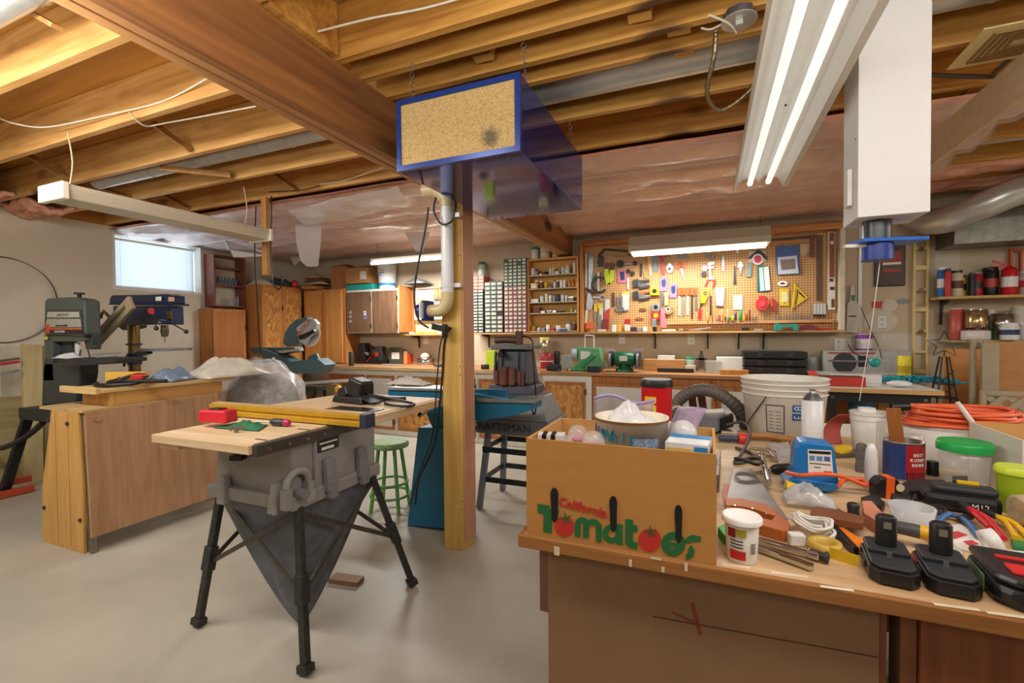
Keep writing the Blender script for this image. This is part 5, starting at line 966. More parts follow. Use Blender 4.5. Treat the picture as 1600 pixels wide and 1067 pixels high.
# ================================================================ left side
m_bsg = M('55605c', .4, .2, var=.15); m_bsd = M('3d4546', .45, .2, var=.15)
BY = 2.0
o = PY(98, 638, BY); o.y = BY
t = T('band_saw', 'dark grey benchtop band saw with a black and orange front label', 'band saw', o)
def fy(nm, pts, mt, y, th, par=None, bev=.004, lab=None):
    b = B(); FY(b, pts, y, th, o); return P(nm, b, mt, par or t, bev=bev, label=lab)
fy('upper_case', [(69, 470), (73, 466), (108, 464), (124, 466), (130, 469), (132, 522), (128, 526), (68, 523)], m_bsg, BY, .11, bev=.015)
fy('door_panel', [(71, 485), (125, 484), (128, 521), (69, 521)], m_bsd, BY-.012, .012)
fy('top_label', [(74, 487), (123, 487), (124, 496), (73, 496)], M('b9baa8', .4), BY-.014, .002, bev=0); fy('name_label', [(73, 498), (125, 498), (127, 511), (71, 511)], M('a7a898', .4), BY-.014, .002, bev=0)
fy('orange_stripe', [(71, 512), (127, 512), (127, 515), (71, 515)], M('c9603f'), BY-.014, .002, bev=0); fy('black_stripe', [(71, 515), (127, 515), (128, 521), (70, 521)], m_blk, BY-.0145, .002, bev=0); fy('orange_badge', [(71, 507), (77, 507), (77, 521), (71, 521)], M('d2512e'), BY-.016, .002, bev=0)
k = MP(o)
text(t, 'CRAFTSMAN', 5.2*k, m_wht, PY(93, 518.3, BY-.016)-o, (pi/2, 0, 0)); text(t, 'BAND SAW-SANDER', 3.6*k, m_blk, PY(96, 509, BY-.016)-o, (pi/2, 0, 0)); text(t, 'A B C D E F', 5*k, m_iron, PY(98, 492, BY-.016)-o, (pi/2, 0, 0), sx=1.3)
fy('frame', [(68, 523), (132, 525), (132, 533), (113, 534), (82, 534), (82, 562), (70, 562)], m_bsg, BY+.02, .10, bev=.006)
fy('column', [(69, 560), (82, 560), (84, 595), (68, 595)], m_bsd, BY+.02, .10); fy('inner_panel', [(82, 534), (112, 534), (112, 562), (82, 562)], m_bsd, BY+.07, .04)
fy('lower_case', [(69, 566), (126, 566), (126, 585), (116, 636), (64, 634), (66, 580)], m_bsd, BY+.02, .12, bev=.015)
fy('table', [(85, 563), (115, 559), (180, 560), (180, 566), (150, 570), (104, 572)], m_iron, BY-.1, .2, bev=.004); fy('blade_guide', [(129, 521), (144, 521), (144, 546), (134, 546)], m_bsd, BY+.05, .06); fy('guard_post', [(116, 535), (121, 535), (121, 556), (117, 556)], m_wht, BY+.05, .02)
P('tension_knob', B().cyl(PY(124, 465, BY+.08)-o, PY(124, 459, BY+.08)-o, .014).cyl(PY(124, 460, BY+.08)-o, PY(124, 457, BY+.08)-o, .035, n=9), m_blk, t); P('switch_light', B().cyl(PY(71.5, 528, BY-.002)-o, PY(71.5, 528, BY+.02)-o, .014), M('c9c13c'), t)
for q in ((126, 546, 124, 560), (137, 546, 141, 560), (146, 541, 150, 541)): P('guide_arm', B().bar(PY(q[0], q[1], BY+.06)-o, PY(q[2], q[3], BY+.06)-o, .008, .008), m_stl, t)
O('rag', 'white rag lying on the band saw table', 'rag', B().grid(lambda u, v: ((u-.5)*.2, (v-.5)*.12, .005+.05*sin(pi*u)*sin(pi*v)*(.7+.8*noise.noise(Vector((u*5, v*4, 2))))), 16, 10), M('dedede', .8, var=.05), PY(107, 561, BY-.02)+Vector((0, 0, .004)), solid=.004)
b = B(); oo = PY(166, 561, BY); FZ(b, [(140, 556), (190, 553), (178, 559), (150, 561)], oo.z+.008, .006, oo); O('clear_ruler', 'pale clear sheet lying on the band saw table', 'sheet', b, M('b8c4c8', .2, al=.8), oo)
# stand of the band saw
zb_ = o.z-.004
t = T('saw_stand', 'black speckled metal stand with bracing under the band saw', 'stand', (o.x, BY+.12, 0)); m_sp = M('262827', .5, .2, var=.6, sc=70)
P('top', B().bb(-.42, .34, -.22, .22, zb_-.09, zb_), m_sp, t, bev=.004); p = PZ(5, 775, 0)-t.location
for q in (p, Vector((-.62, .3, 0)), Vector((.30, -.2, 0)), Vector((.30, .25, 0))):
    a = Vector((-.36 if q.x < 0 else .3, -.18 if q.y < 0.1 else .18, zb_-.05)); P('leg', B().bar(a, Vector((q.x, q.y, .008)), .075, .03), m_sp, t, bev=.003)
P('curved_brace', B().tube([(-.10, -.2, zb_-.1), (-.3, -.22, zb_-.22), (-.6, -.25, zb_-.33), (-.9, -.27, zb_-.36)], .022, 8), m_sp, t)
# drill press
DY = 2.55
o = PY(211, 600, DY); o.y = DY; o.z = 0
t = T('drill_press', 'dark blue drill press with a brass coloured column', 'drill press', o); m_db = M('1f2f4c', .35, .2, var=.1); m_br = M('8f7a4a', .25, .8, var=.1)
def fy(nm, pts, mt, y, th, par=None, bev=.004, lab=None):
    b = B(); FY(b, pts, y, th, o); return P(nm, b, mt, par or t, bev=bev, label=lab)
fy('belt_cover', [(171, 464), (175, 461), (230, 460), (258, 459), (267, 462), (268, 475), (170, 475)], m_db, DY-.1, .12, bev=.012); fy('cover_lip', [(169, 474), (269, 474), (269, 477), (169, 476)], m_db, DY-.11, .14)
fy('head', [(176, 478), (268, 478), (269, 507), (230, 507), (205, 508), (176, 500)], m_db, DY-.08, .1, bev=.01); fy('motor', [(178, 484), (204, 484), (204, 512), (190, 516), (180, 508)], M('22262e', .4), DY+.02, .14, bev=.012)
fy('white_sticker', [(243, 464), (252, 463), (252, 470), (243, 470)], m_wht, DY-.113, .002, bev=0); fy('orange_sticker', [(263, 464), (272, 464), (272, 471), (263, 471)], M('c9a08a'), DY-.113, .002, bev=0); fy('brass_plate', [(259, 486), (267, 486), (267, 498), (260, 498)], m_br, DY-.09, .01, bev=0)
P('badge', B().cyl(PY(237, 486, DY-.08)-o, PY(237, 486, DY-.095)-o, .028, n=12), m_rd, t); c = PY(243, 501, DY-.12)-o; P('feed_hub', B().cyl(c, c+Vector((0, .05, 0)), .032), m_chr, t)
for a_, b_ in (((268, 505), (291, 518)), ((243, 503), (244, 513))): e = PY(b_[0], b_[1], DY-.14)-o; P('feed_handle', B().bar(PY(a_[0], a_[1], DY-.12)-o, e, .008, .008).sph(e.x, e.y, e.z, .018), m_iron, t)
c = PY(257, 508, DY)-o; P('chuck', B().cyl(c, c+Vector((0, 0, -.05)), .028).cyl(c+Vector((0, 0, -.04)), c+Vector((0, 0, -.10)), .033, .024).cyl(c+Vector((0, 0, -.1)), c+Vector((0, 0, -.15)), .004), M('7c6f5a', .3, .8), t)
zc_ = PY(211, 508, DY).z; P('column', B().cyl((0, 0, .05), (0, 0, zc_), .045, n=20), m_br, t); P('collar', B().cyl((0, 0, zc_-.18), (0, 0, zc_-.165), .06), m_iron, t); z_ = PY(211, 552, DY).z; P('table_bracket', B().cyl((0, 0, z_-.1), (0, 0, z_), .055).bar((0, 0, z_-.03), (.22, 0, z_+.02), .05, .04), m_db, t)
c = PY(257, 544, DY)-o; P('table', B().cyl(c, c+Vector((0, 0, -.02)), .20, n=28), m_stl, t); P('base', B().bb(-.2, .26, -.2, .2, 0, .05), m_db, t, bev=.01); P('crank', B().tube([(-.05, 0, z_-.02), (-.12, 0, z_-.03), (-.16, 0, z_-.12)], .01), m_blk, t)
# lamp arm with trough shaped head between the machines
LY = 2.3; o = PY(175, 505, LY)
t = T('task_lamp', 'beige trough shaped task lamp leaning diagonally in front of the drill press', 'lamp', o); m_cr = M('b3a684', .45, .1)
a_, c_ = PY(150, 533, LY)-o, PY(206, 472, LY)-o
P('shade', B().bar(a_, c_, .115, .03, (0, 1, 0)), m_cr, t, bev=.004); P('tube_slot', B().bar(a_+(c_-a_)*.06+Vector((0, -.017, 0)), a_+(c_-a_)*.88+Vector((0, -.017, 0)), .03, .004, (0, 1, 0)), M('6f6148', .4), t); P('arm', B().tube([PY(157, 497, LY+.05)-o, PY(162, 486, LY+.05)-o, PY(174, 500, LY+.05)-o], .012, 8, 2), M('6f5638', .4), t)
# hoop of saw blade stock on the left wall
c = PX(0, 470, XL+.02); e = PX(87, 470, XL+.02); rr = PX(2, 401, XL+.02).z-PX(2, 535, XL+.02).z
t = O('wire_hoop', 'large thin metal hoop leaning against the left wall', 'hoop', B().tor((0, 0, 0), 1, .006, 'x', 64, 6).tor((0, .015, -.01), 1.0, .005, 'x', 64, 6), M('6a6052', .35, .7), (XL+.02, PX(2, 468, XL).y, PX(2, 468, XL).z))
t.scale = (1, (PX(87, 470, XL).y-PX(2, 470, XL).y), rr/2)
# boards leaning against the left wall
def board(pts, x, th, mt, lab, name='leaning_board', bev=.002):
    o = PX(sum(p[0] for p in pts)/len(pts), max(p[1] for p in pts), x); b = B(); FX(b, pts, x, th, o); return O(name, lab, 'board', b, mt, o, bev=bev)
mb_ = W('d6c696', 'bda973', 'z', 4); mb2 = W('bfb184', '9f9060', 'y', 4)
board([(32, 537), (64, 539), (66, 762), (38, 766)], -5.55, .03, mb_, 'tall pale wooden board standing upright at the left wall behind the saw stand')
board([(62, 540), (69, 541), (72, 760), (66, 762)], -5.58, .06, M('94835c', .8, bump=.5), 'rough edged narrow board beside the tall pale board')
board([(0, 540), (31, 541), (32, 620), (0, 622)], -5.75, .02, M('cfcbb6', .6), 'whitish panel behind the red clamp bar at the far left', bev=0); board([(-20, 622), (34, 618), (38, 766), (-20, 795)], -5.7, .02, mb2, 'brownish wooden panel standing low at the far left')
for i, (y_, c_, l_) in enumerate(((563, M('6a5a50'), 'dark brown clamp bar at the far left edge, topmost'), (568, m_rd, 'red clamp bar at the far left edge below the brown one'), (585, M('8d8f86'), 'grey bar at the far left edge below the red one'))):
    a = PX(-20, y_+4, -5.5); c = PX(30, y_-3 if i != 2 else y_-6, -5.5); O('clamp_bar', l_, 'bar', B().bar((0, 0, 0), c-a, .02, .05 if i else .03, (1, 0, 0)), c_, a)
for i, (x0, y0, x1, y1) in enumerate(((-10, 758, 49, 747), (-5, 775, 52, 762))):
    a = PZ(x0, y0, .03+.05*(1-i)); c = PZ(x1, y1, .03+.05*(1-i)); O('red_bar', ['upper red painted bar lying near the floor at far left', 'lower red painted bar lying on the floor at far left'][i], 'bar', B().bar((0, 0, 0), c-a, .05, .05), M('b8472e', .5), a, bev=.003)
# rolling cabinet clad in panels
t = T('panel_cabinet', 'wood clad workshop bench with a brown woodgrain front panel and a yellow end panel', 'cabinet', (-3.64, 1.95, 0)); o = t.location
m_pan = W('bd946e', '9c7450', 'z', 6, .5); m_end = W('d9ab62', 'bd8b44', 'z', 7, .45); m_ang = M('8d8a78', .4, .7, var=.4, sc=40)
P('front_panel', B().add([(.275, -.395, .0+.10), (.275, .42, .10), (.235, .42, .855), (.235, -.395, .845)]+[(.258, -.395, .10), (.258, .42, .10), (.218, .42, .855), (.218, -.395, .845)], [(0, 1, 2, 3), (7, 6, 5, 4), (0, 4, 5, 1), (1, 5, 6, 2), (2, 6, 7, 3), (3, 7, 4, 0)]), m_pan, t)
P('end_panel', B().prism([(-.245, 0), (.215, 0), (.225, .35), (.19, .842), (-.10, .842), (-.235, .35)], -.41, -.395, 'y'), m_end, t, bev=.002)
b = B()
for i in range(1, 3): b.bb(-.2+i*.14-.001, -.2+i*.14+.001, -.4112, -.4098, .02, .83)
P('groove', b, M('8c6430'), t)
for x, y in ((.25, -.38), (.24, .40), (-.23, .40), (-.24, -.36)): P('angle_leg', B().bar((x, y, .003), (x*.8, y, .84), .028, .028, (0, 1, 0)), m_ang, t)
for x, z_ in ((-.13, .78), (.08, .77), (-.21, .22), (.19, .2)): P('bolt', B().cyl((x, -.418, z_), (x, -.41, z_), .012, n=10), m_iron, t)
for y, z_ in ((-.34, .80), (.36, .79), (-.1, .84), (.12, .845)): P('washer', B().cyl((.236, y, z_), (.247, y, z_), .022 if abs(y) > .3 else .008, n=14), m_pan, t)
P('top', B().bb(-.24, .235, -.41, .42, .842, .858), W('cdb07c', 'a98a58', 'y', 5), t)
t = T('plank_topped_box', 'pale wooden box with an overhanging plank top standing on the panelled bench', 'box', (-3.62, 1.95, .859)); 
P('box', B().bb(-.14, .18, -.22, .48, 0, .085), W('d2a05c', 'b27f40', 'y', 5), t, bev=.002); P('corner_block', B().bb(-.13, .181, -.25, -.221, 0, .085), m_end, t, bev=.002); P('top_board', B().bb(-.20, .20, -.31, .57, .086, .108), W('dcbd84', 'c4a066', 'y', 4), t, bev=.002); P('edge_strip', B().bb(-.20, .2, -.335, -.311, .082, .122), W('d8b87c', 'c09a5c', 'x', 6), t, bev=.002)
ZT2 = .859+.109
O('wood_block', 'yellow wooden block with a dark knob hole at the back of the plank top', 'block', B().bb(-.14, .14, -.02, .02, 0, .08).m(1).cyl((-.04, -.021, .03), (-.04, -.018, .03), .016), [M('d9b04e', .5), m_brn], (-3.70, 1.93, ZT2), rz=.35, bev=.002)
t = T('belt_clamp', 'black looped strap with a red buckle lying on the plank top', 'clamp', (-3.52, 1.85, ZT2+.004))
P('strap', B().tube([(-.16, -.1, .015), (-.1, -.14, .012), (.03, -.12, .012), (.12, -.02, .02), (.08, .06, .05), (-.03, .06, .06), (-.12, .0, .03), (-.1, -.07, .02), (.02, -.06, .03), (.16, .0, .03), (.3, .05, .03)], .013, 8), m_blk, t); P('buckle', B().box(.05, .03, .04, .09, .05, .06, .3), M('c8322c', .35), t, bev=.01)
def crumple(n, lab, loc, sx, sy, h, mt, seed, nu=26, nv=18, cat='plastic sheet', rz=0, base=.0):
    return O(n, lab, cat, B().grid(lambda u, v: ((u-.5)*sx*(1+.12*noise.noise(Vector((v*3, seed, 1)))), (v-.5)*sy, base+h*(sin(pi*u)**.6)*(sin(pi*v)**.6)*(.72+.55*noise.noise(Vector((u*3.5+seed, v*3, seed))))+.16*h*noise.noise(Vector((u*11, v*9, seed)))*sin(pi*u)*sin(pi*v)+.004), nu, nv), mt, loc, rz=rz, solid=.002)
crumple('plastic_bag', 'crumpled milky plastic bag on the far end of the plank top', (-3.56, 2.64, ZT2), .36, .54, .17, M('e2dccd', .25, al=.85, var=.12), 3.3)
crumple('blue_film', 'bluish plastic film lying folded on the plank top', (-3.56, 2.14, ZT2+.002), .2, .22, .12, M('7c8ea6', .3, al=.85), 6.1, rz=.3)
# covered machine
p = PY(405, 640, 3.05)
t = T('covered_machine', 'machine draped in a crumpled clear plastic sheet behind the saw fence', 'machine', (p.x, 3.05, 0))
P('machine', B().bb(-.25, .25, -.18, .18, 0, .62).box(0, 0, .78, .5, .34, .3, t=.8).box(-.15, 0, .98, .2, .2, .12), M('6b6f70', .5, var=.3), t, bev=.02)
P('cover', B().grid(lambda u, v: (.46*cos(2*pi*u)*(.35+.65*min(1, v*2.2))*(1+.08*noise.noise(Vector((u*12, v*3, 2)))), .34*sin(2*pi*u)*(.35+.65*min(1, v*2.2))*(1+.1*noise.noise(Vector((u*14, v*3, 5)))), 1.10-(.03 if v < .1 else 0)-.62*v+.05*noise.noise(Vector((u*9, v*7, 3)))), 60, 20), M('e6e6e8', .2, al=.5, var=.35, sc=16, bump=.5), t)
# stuff under/behind: cheese-grater clamp, red canister
O('red_canister', 'small red cylinder standing between the panelled bench and the covered machine', 'canister', B().lathe(0, 0, 0, [(.03, 0), (.03, .24), (.02, .26)], 14), m_rd, (PY(314, 640, 2.55).x, 2.55, .6605))
O('side_table', 'brown wooden side shelf holding the red cylinder beside the panelled bench', 'shelf', B().bb(-.0, .30, -.02, .30, 0, .66), m_pan, (PY(314, 640, 2.55).x-.08, 2.45, 0), bev=.003)
# left wall cabinets
def framed(x0, x1, y0, y1, z0, z1, lab, pm, n=1, name='wall_cabinet'):
    t = T(name, lab, 'cabinet', (x1, y0, z0)); W_, D_, H_ = x1-x0, y1-y0, z1-z0
    P('body', B().bb(-W_, -.02, 0, D_, 0, H_), m_oak, t, bev=.003)
    for i in range(n):
        a, c = .01+i*(D_-.02)/n, .01+(i+1)*(D_-.02)/n-.006; f = .05
        d = P('door', B().bb(-.018, 0, a, a+f, .01, H_-.01).bb(-.018, 0, c-f, c, .01, H_-.01).bb(-.018, 0, a+f, c-f, .01, f).bb(-.018, 0, a+f, c-f, H_-f, H_-.01), m_oak, t, bev=.002); P('panel', B().bb(-.014, -.005, a+f-.003, c-f+.003, f-.003, H_-f+.003), pm, d); P('hinge', B().bb(.0, .006, c-.01, c+.008, H_*.8, H_*.8+.07), m_blk, d)
    return t
m_mas = W('c07c3e', 'a8642c', 'z', 4)
framed(XL, -5.72, 3.93, 4.40, .25, 1.63, 'orange brown cabinet with one plain panelled door below the small shelf on the left wall', m_mas)
framed(XL, -5.50, 4.45, 5.13, .25, 1.97, 'tall cabinet with two chipboard panelled doors near the far left corner', m_osb, 2)
t = T('wall_shelf_unit', 'dark red brown open shelf unit hung high on the left wall beside the window', 'shelf', (XL, 4.01, 1.66)); m_mah = M('7d4632', .4)
h = 2.33-1.66; P('side', B().bb(0.003, .19, 0, .02, 0, h), m_mah, t, bev=.002); P('side', B().bb(.003, .19, .42, .44, 0, h), m_mah, t, bev=.002)
for q in (0, .27, .50, h-.02): P('shelf', B().bb(.003, .185, .02, .42, q, q+.018), m_mah, t)
for i in range(7): rj = T('router_bit_tube', f'small blue bottle on the middle dark shelf, {ords(i)} from the left', 'bottle', (XL+.12, 4.06+i*.05, 1.66+.289), group='small bottles on the dark shelf unit'); P('body', B().lathe(0, 0, 0, [(.015, 0), (.016, .06), (.008, .08)], 10), M('4f6d8f', .3), rj); P('cap', B().lathe(0, 0, .08, [(.010, 0), (.010, .022)], 10), m_iron, rj)
for i in range(6): O('bit_holder', f'upright thin metal tool on the lowest dark shelf, {ords(i)} from the left', 'tool', B().cyl((0, 0, 0), (0, 0, .10+.02*(i % 3)), .006, n=8), m_stl, (XL+.12, 4.26+i*.025, 1.66+.019), group='thin tools on the dark shelf unit')
# corner filler cabinet between tall cabinet and upper cabinet
a, c = PY(505, 456, 5.1), PY(538, 456, 5.1)
t = T('corner_cabinet', 'narrow pine fronted cabinet filling the corner left of the brown wall cabinet', 'cabinet', (-5.05, 5.12, .875)); w = .17
P('body', B().bb(-.42, .35, .02, .30, 0, 1.06), m_oak, t, bev=.003); P('door', B().bb(-.40, .30, 0, .019, .01, 1.04), W('d59a55', 'b87c3a', 'z', 7), t, bev=.002); P('trim_strip', B().bb(-.03, .03, -.012, 0, .02, 1.02), m_oak, t)
# ---- stuff on top of the cabinets
zt3 = 1.971
def simplebox(name, lab, cat, loc, s, mt, rz=0, flaps=False, tape=None):
    t = T(name, lab, cat, loc, rz); sx, sy, sz = s
    P('carton', B().bb(-sx/2, sx/2, -sy/2, sy/2, 0, sz), mt, t, bev=.003)
    if tape: P('label', B().bb(sx*.15, sx*.42, -sy/2-.002, -sy/2, sz*.25, sz*.75), m_wht, t)
    P('flap', B().box(-sx*.2, 0, sz+.012, sx*.5, sy, .004, 0, 0, .06).box(sx*.25, 0, sz+.012, sx*.46, sy, .004, 0, 0, -.05), mt, t); return t
m_card = M('b5814e', .75, var=.1, sc=8); m_card2 = M('a8774a', .75)
simplebox('cardboard_box', 'brown cardboard box with a white label on top of the brown wall cabinet', 'box', (-4.50, 5.28, 1.901+.09), (.40, .26, .22), m_card, 0, tape=1)
O('plastic_tote', 'flat teal plastic tray under the brown cardboard box', 'tray', B().bb(-.24, .24, -.13, .13, 0, .08), m_tl, (-4.46, 5.28, 1.901), bev=.01)
simplebox('cardboard_box', 'open tan carton at the back of the corner cabinet top', 'box', (-4.86, 5.29, 1.94), (.28, .2, .32), m_card2)
for i in range(3): crumple('folded_sacks', ['folded brown striped paper sacks in the cabinet corner, topmost', 'folded brown paper sacks, middle of the pile in the corner', 'pale folded sacks at the bottom of the corner pile'][i], (-5.31+.03*i, 5.2, 2.10-.045*i), .34, .2, .08, [M('c9a57c', .8), M('8a6040', .8), M('d8c4a0', .8)][i], i+2.2, 14, 8, cat='sack')
def pail(name, lab, loc, r0, r1, h, mt, bands=(), handle=True, lid=None, tx=()):
    t = T(name, lab, 'bucket', loc)
    P('body', B().lathe(0, 0, 0, [(r0*.97, .0), (r0, .006), (r1, h-.004), (r1+.006, h), (r1-.004, h), (r1-.006, h-.01), (r0-.006, .012), (1e-5, .010)], 36), mt, t)
    for z_ in (h*.74, h*.83, h*.92): P('rib', B().lathe(0, 0, 0, [(r0+(r1-r0)*z_/h-.001, z_-.004), (r0+(r1-r0)*z_/h+.006, z_), (r0+(r1-r0)*z_/h-.001, z_+.004)], 36, cp=0), mt, t)
    if handle: P('handle', B().tube([(r1*cos(a), -.02-r1*sin(a)*.9, h*.82-.10*sin(a)) for a in [pi*i/10 for i in range(11)]], .004, 6, 1), m_wht, t)
    return t
t = pail('plastic_pail', 'white lidded pail with a blue band on top of the brown wall cabinet', (-4.07, 5.26, 1.901), .11, .125, .33, M('dfe2e2', .35, var=.03), handle=False)
P('band', B().lathe(0, 0, .045, [(.1135, 0), (.1145, .035)], 36, cp=0), M('2f86c4'), t); P('lid', B().lathe(0, 0, .325, [(.13, 0), (.13, .02), (.12, .024)], 36), m_wht, t)
for i, z_ in enumerate((.18, .21, .25)): P('print', B().bb(-.07, .05 if i else -.0, -.123, -.121, z_, z_+.012), [M('3a7fbe'), M('6f9fca'), M('c9c94e')][i], t)
crumple('wire_coil_pile', 'heap of silvery patterned film on top of the chisel rack', (-3.60, 5.30, 1.95), .34, .2, .1, M('9fa3a4', .3, .5, var=.5, sc=50), 7.7, cat='film')
crumple('wrapped_bundle', 'white wrapped bundle lying on the tall chipboard cabinet', (-5.74, 4.66, zt3), .36, .30, .12, M('cfcabd', .6), 1.4, cat='bundle')
crumple('black_bag', 'dark bag slumped behind the white bundle on the tall cabinet', (-5.72, 4.95, zt3), .35, .3, .2, M('3f4348', .5), 8.4, cat='bag')
O('red_can', 'small red round container on the tall cabinet edge', 'container', B().sph(0, 0, .05, .05), m_rd, (-5.58, 5.0, zt3))
O('plank', 'short brown boards lying on the tall cabinet in the corner', 'board', B().box(0, 0, .012, .2, .4, .02, .2).box(0, 0, .036, .2, .36, .02, -.1), m_oak, (-5.3, 5.25, zt3-.03))
# ================================================================ foreground workbench
BZ = .85
c0 = PY(810, 853, .95).z
t = T('workbench', 'large cluttered workbench with a worn plywood top and brown hardboard front in the foreground', 'workbench', (-.39, .95, 0)); o = t.location
m_top = W('dabf97', 'ba9468', 'x', 5, .42); m_edge = W('a9743c', '855427', 'x', 7, .5)
P('top', B().bb(.012, 2.3, .012, 1.38, c0, BZ), m_top, t); P('front_edge', B().bb(0, 2.3, 0, .0115, c0-.002, BZ-.0005), m_edge, t, bev=.002); P('side_edge', B().bb(0, .0115, .012, 1.38, c0-.002, BZ-.0005), m_edge, t)
xl = PY(858, 1000, 1.0).x+.39; xr = PY(1372, 1000, 1.0).x+.39; xg = PY(1405, 1000, 1.0).x+.39; xd = PY(1430, 1040, 1.0).x+.39
m_hb = M('8a6a4c', .7, var=.1, sc=5); f = P('front_panel', B().bb(xl, xr, .045, .06, 0, c0), m_hb, t)
P('crayon_mark', B().bar(PY(1081, 942, .994)-o, PY(1094, 992, .994)-o, .006, .0008, (0, 1, 0)).bar(PY(1050, 957, .994)-o, PY(1096, 978, .994)-o, .003, .0008, (0, 1, 0)), M('8d3a26', .8), f)
P('pencil_line', B().bar(PY(1020, 963, .9945)-o, PY(1372, 1027, .9945)-o, .0015, .0006, (0, 1, 0)), M('3f2c1c', .8), f)
P('side_panel', B().bb(xl, xl+.015, .061, 1.3, 0, c0), m_hb, t); a = PY(848, 947, 1.06).x+.39; P('hanging_board', B().bb(a, xl-.003, .09, .8, PY(850, 947, 1.06).z, c0), M('7a5540', .7), t)
P('upright', B().bb(xr+.001, xr+.012, .05, .1, 0, c0).bb(xg, xd, .045, .1, 0, c0), m_dwd, t); P('door', B().bb(xd+.002, xd+.5, .035, .055, .02, c0-.01), W('8a4f24', '6a3717', 'z', 8, .4), t, bev=.002)
P('leg', B().bb(2.2, 2.28, 1.25, 1.33, 0, c0), m_dwd, t); P('leg', B().bb(2.2, 2.28, .05, .13, 0, c0), m_dwd, t); P('back_panel', B().bb(xl, 2.2, 1.3, 1.315, .1, c0), m_hb, t)
for i, (px, py, l, w_) in enumerate(((870, 861, .012, .018), (985, 880, .006, .014), (1072, 886, .006, .016), (1025, 873, .02, .004), (1036, 890, .006, .01))):
    p = PY(px, py, .949)-o; P('paint_spot', B().bb(p.x-l/2, p.x+l/2, -.0012, 0, p.z-w_/2, p.z+w_/2), M('d9cdb4', .6), t)
for i, (px, py, l) in enumerate(((1150, 889, .05), (1235, 903, .06), (1310, 925, .05), (1500, 955, .06), (1580, 968, .05))):
    p = PZ(px, py, BZ)-o; P('paint_spot', B().box(p.x, p.y+.012, BZ+.0004, l, .008, .0006, .1), M('e0d4bc', .6), t)
def AT(px, py, dz=0.0005): return PZ(px, py, BZ)+Vector((0, 0, dz))
def up(px, py, wpx, hpx, z=BZ):
    p = PZ(px, py, z); s = MP(p); r = wpx*s/2; d = Vector((p.x, p.y, 0)).normalized(); q = p+d*r; k = MP(q)
    return Vector((q.x, q.y, z+.0005)), wpx*k/2, hpx*k*1.02
def vessel(name, lab, cat, px, py, w, h, body, lid=None, lidh=.12, taper=.85, z=BZ, bands=(), group=None, open_=False, lr=1.04):
    q, r, H = up(px, py, w, h, z); t = T(name, lab, cat, q, group=group)
    if open_: P('body', B().lathe(0, 0, 0, [(r*taper, 0), (r, H), (r*.96, H), (r*taper*.95, .004), (1e-5, .004)], 28), body, t)
    else: P('body', B().lathe(0, 0, 0, [(r*taper, 0), (r*(taper+.02), .002), (r*.98, H*(1-lidh)), (r*.9, H*(1-lidh)+.001)], 28), body, t)
    for nm, za, zb_, mt in bands:
        ra, rb = r*(taper+(1-taper)*za)+.0006, r*(taper+(1-taper)*zb_)+.0006; P(nm, B().lathe(0, 0, 0, [(ra, H*za), (rb, H*zb_)], 28, cp=0), mt, t)
    if lid: P('lid', B().lathe(0, 0, H*(1-lidh), [(r*lr, 0), (r*lr, H*lidh*.7), (r*lr*.93, H*lidh), (r*lr*.85, H*lidh*.9)], 28), lid, t)
    return t, r, H
def curved_print(t, s, size, r, z, ang0, mt, H=1):
    """letters set one by one round a cylinder"""
    n = len(s); st = size*.62/r
    for i, ch in enumerate(s):
        if ch != ' ': a = ang0+(i-(n-1)/2)*st; text(t, ch, size, mt, ((r+.0008)*cos(a), (r+.0008)*sin(a), z), (pi/2, 0, a+pi/2), ext=.0002, bold=size*.025)
# ---- tomato box
bx0, bx1, by0 = -.373, .015, .962; zt4 = PY(822, 685, by0).z; zt4 = min(zt4, 1.10); bd = PZ(876, 653, zt4).y-by0
t = T('produce_box', 'open brown cardboard tomato box with green and red lettering at the bench corner', 'box', ((bx0+bx1)/2, by0, BZ+.0005)); o = t.location; w = (bx1-bx0)/2; h = zt4-BZ
m_cb = M('bd8745', .7, var=.08, sc=5, st=.2); m_cbi = M('c99a5a', .75, var=.06)
P('front_wall', B().bb(-w, w, 0, .006, 0, h), m_cb, t); P('back_wall', B().bb(-w, w, bd-.006, bd, 0, h), m_cbi, t); P('side_wall', B().bb(-w, -w+.006, .0061, bd-.0061, 0, h), m_cbi, t); P('side_wall', B().bb(w-.006, w, .0061, bd-.0061, 0, h), m_cbi, t); P('bottom', B().bb(-w+.006, w-.006, .006, bd-.006, 0, .005), m_cbi, t)
P('hand_slot', B().bb(-.001, .001, 0, .001, 0, .001), m_blk, t) if 0 else None
m_tg = M('1c6a35', .6, var=.05); m_tr = M('c23026', .6, var=.05); m_slot = M('12141c', .4, var=.3)
def onbox(px, py): p = PY(px, py, by0-.001)-o; return p.x, p.z
for px, y0, y1 in ((866, 763, 817), (958, 776, 832), (1060, 790, 849)):
    pts = [(px-6, y0+8), (px-4, y0+1), (px, y0-1), (px+4, y0+2), (px+6, y0+9), (px+5, y1-6), (px, y1), (px-4, y1-5)]; b = B(); FY(b, pts, by0-.0025, .002, o); P('hand_slot', b, m_slot, t)
def flat(pts, mt, dy=.0012, nm='lettering'): b = B(); FY(b, pts, by0-dy, .001, o); return P(nm, b, mt, t)
x_, z_ = onbox(910, 793); k_ = MP(PY(910, 793, by0))
text(t, 'California', 19.5*k_, m_tr, (x_, -.0012, z_), (pi/2, .12, 0), 'lettering', bold=.0007)
flat([(840, 787), (858, 790), (858, 795), (873, 797), (872, 807), (862, 806), (862, 833), (849, 831), (849, 803), (840, 801)], m_tg)   # T
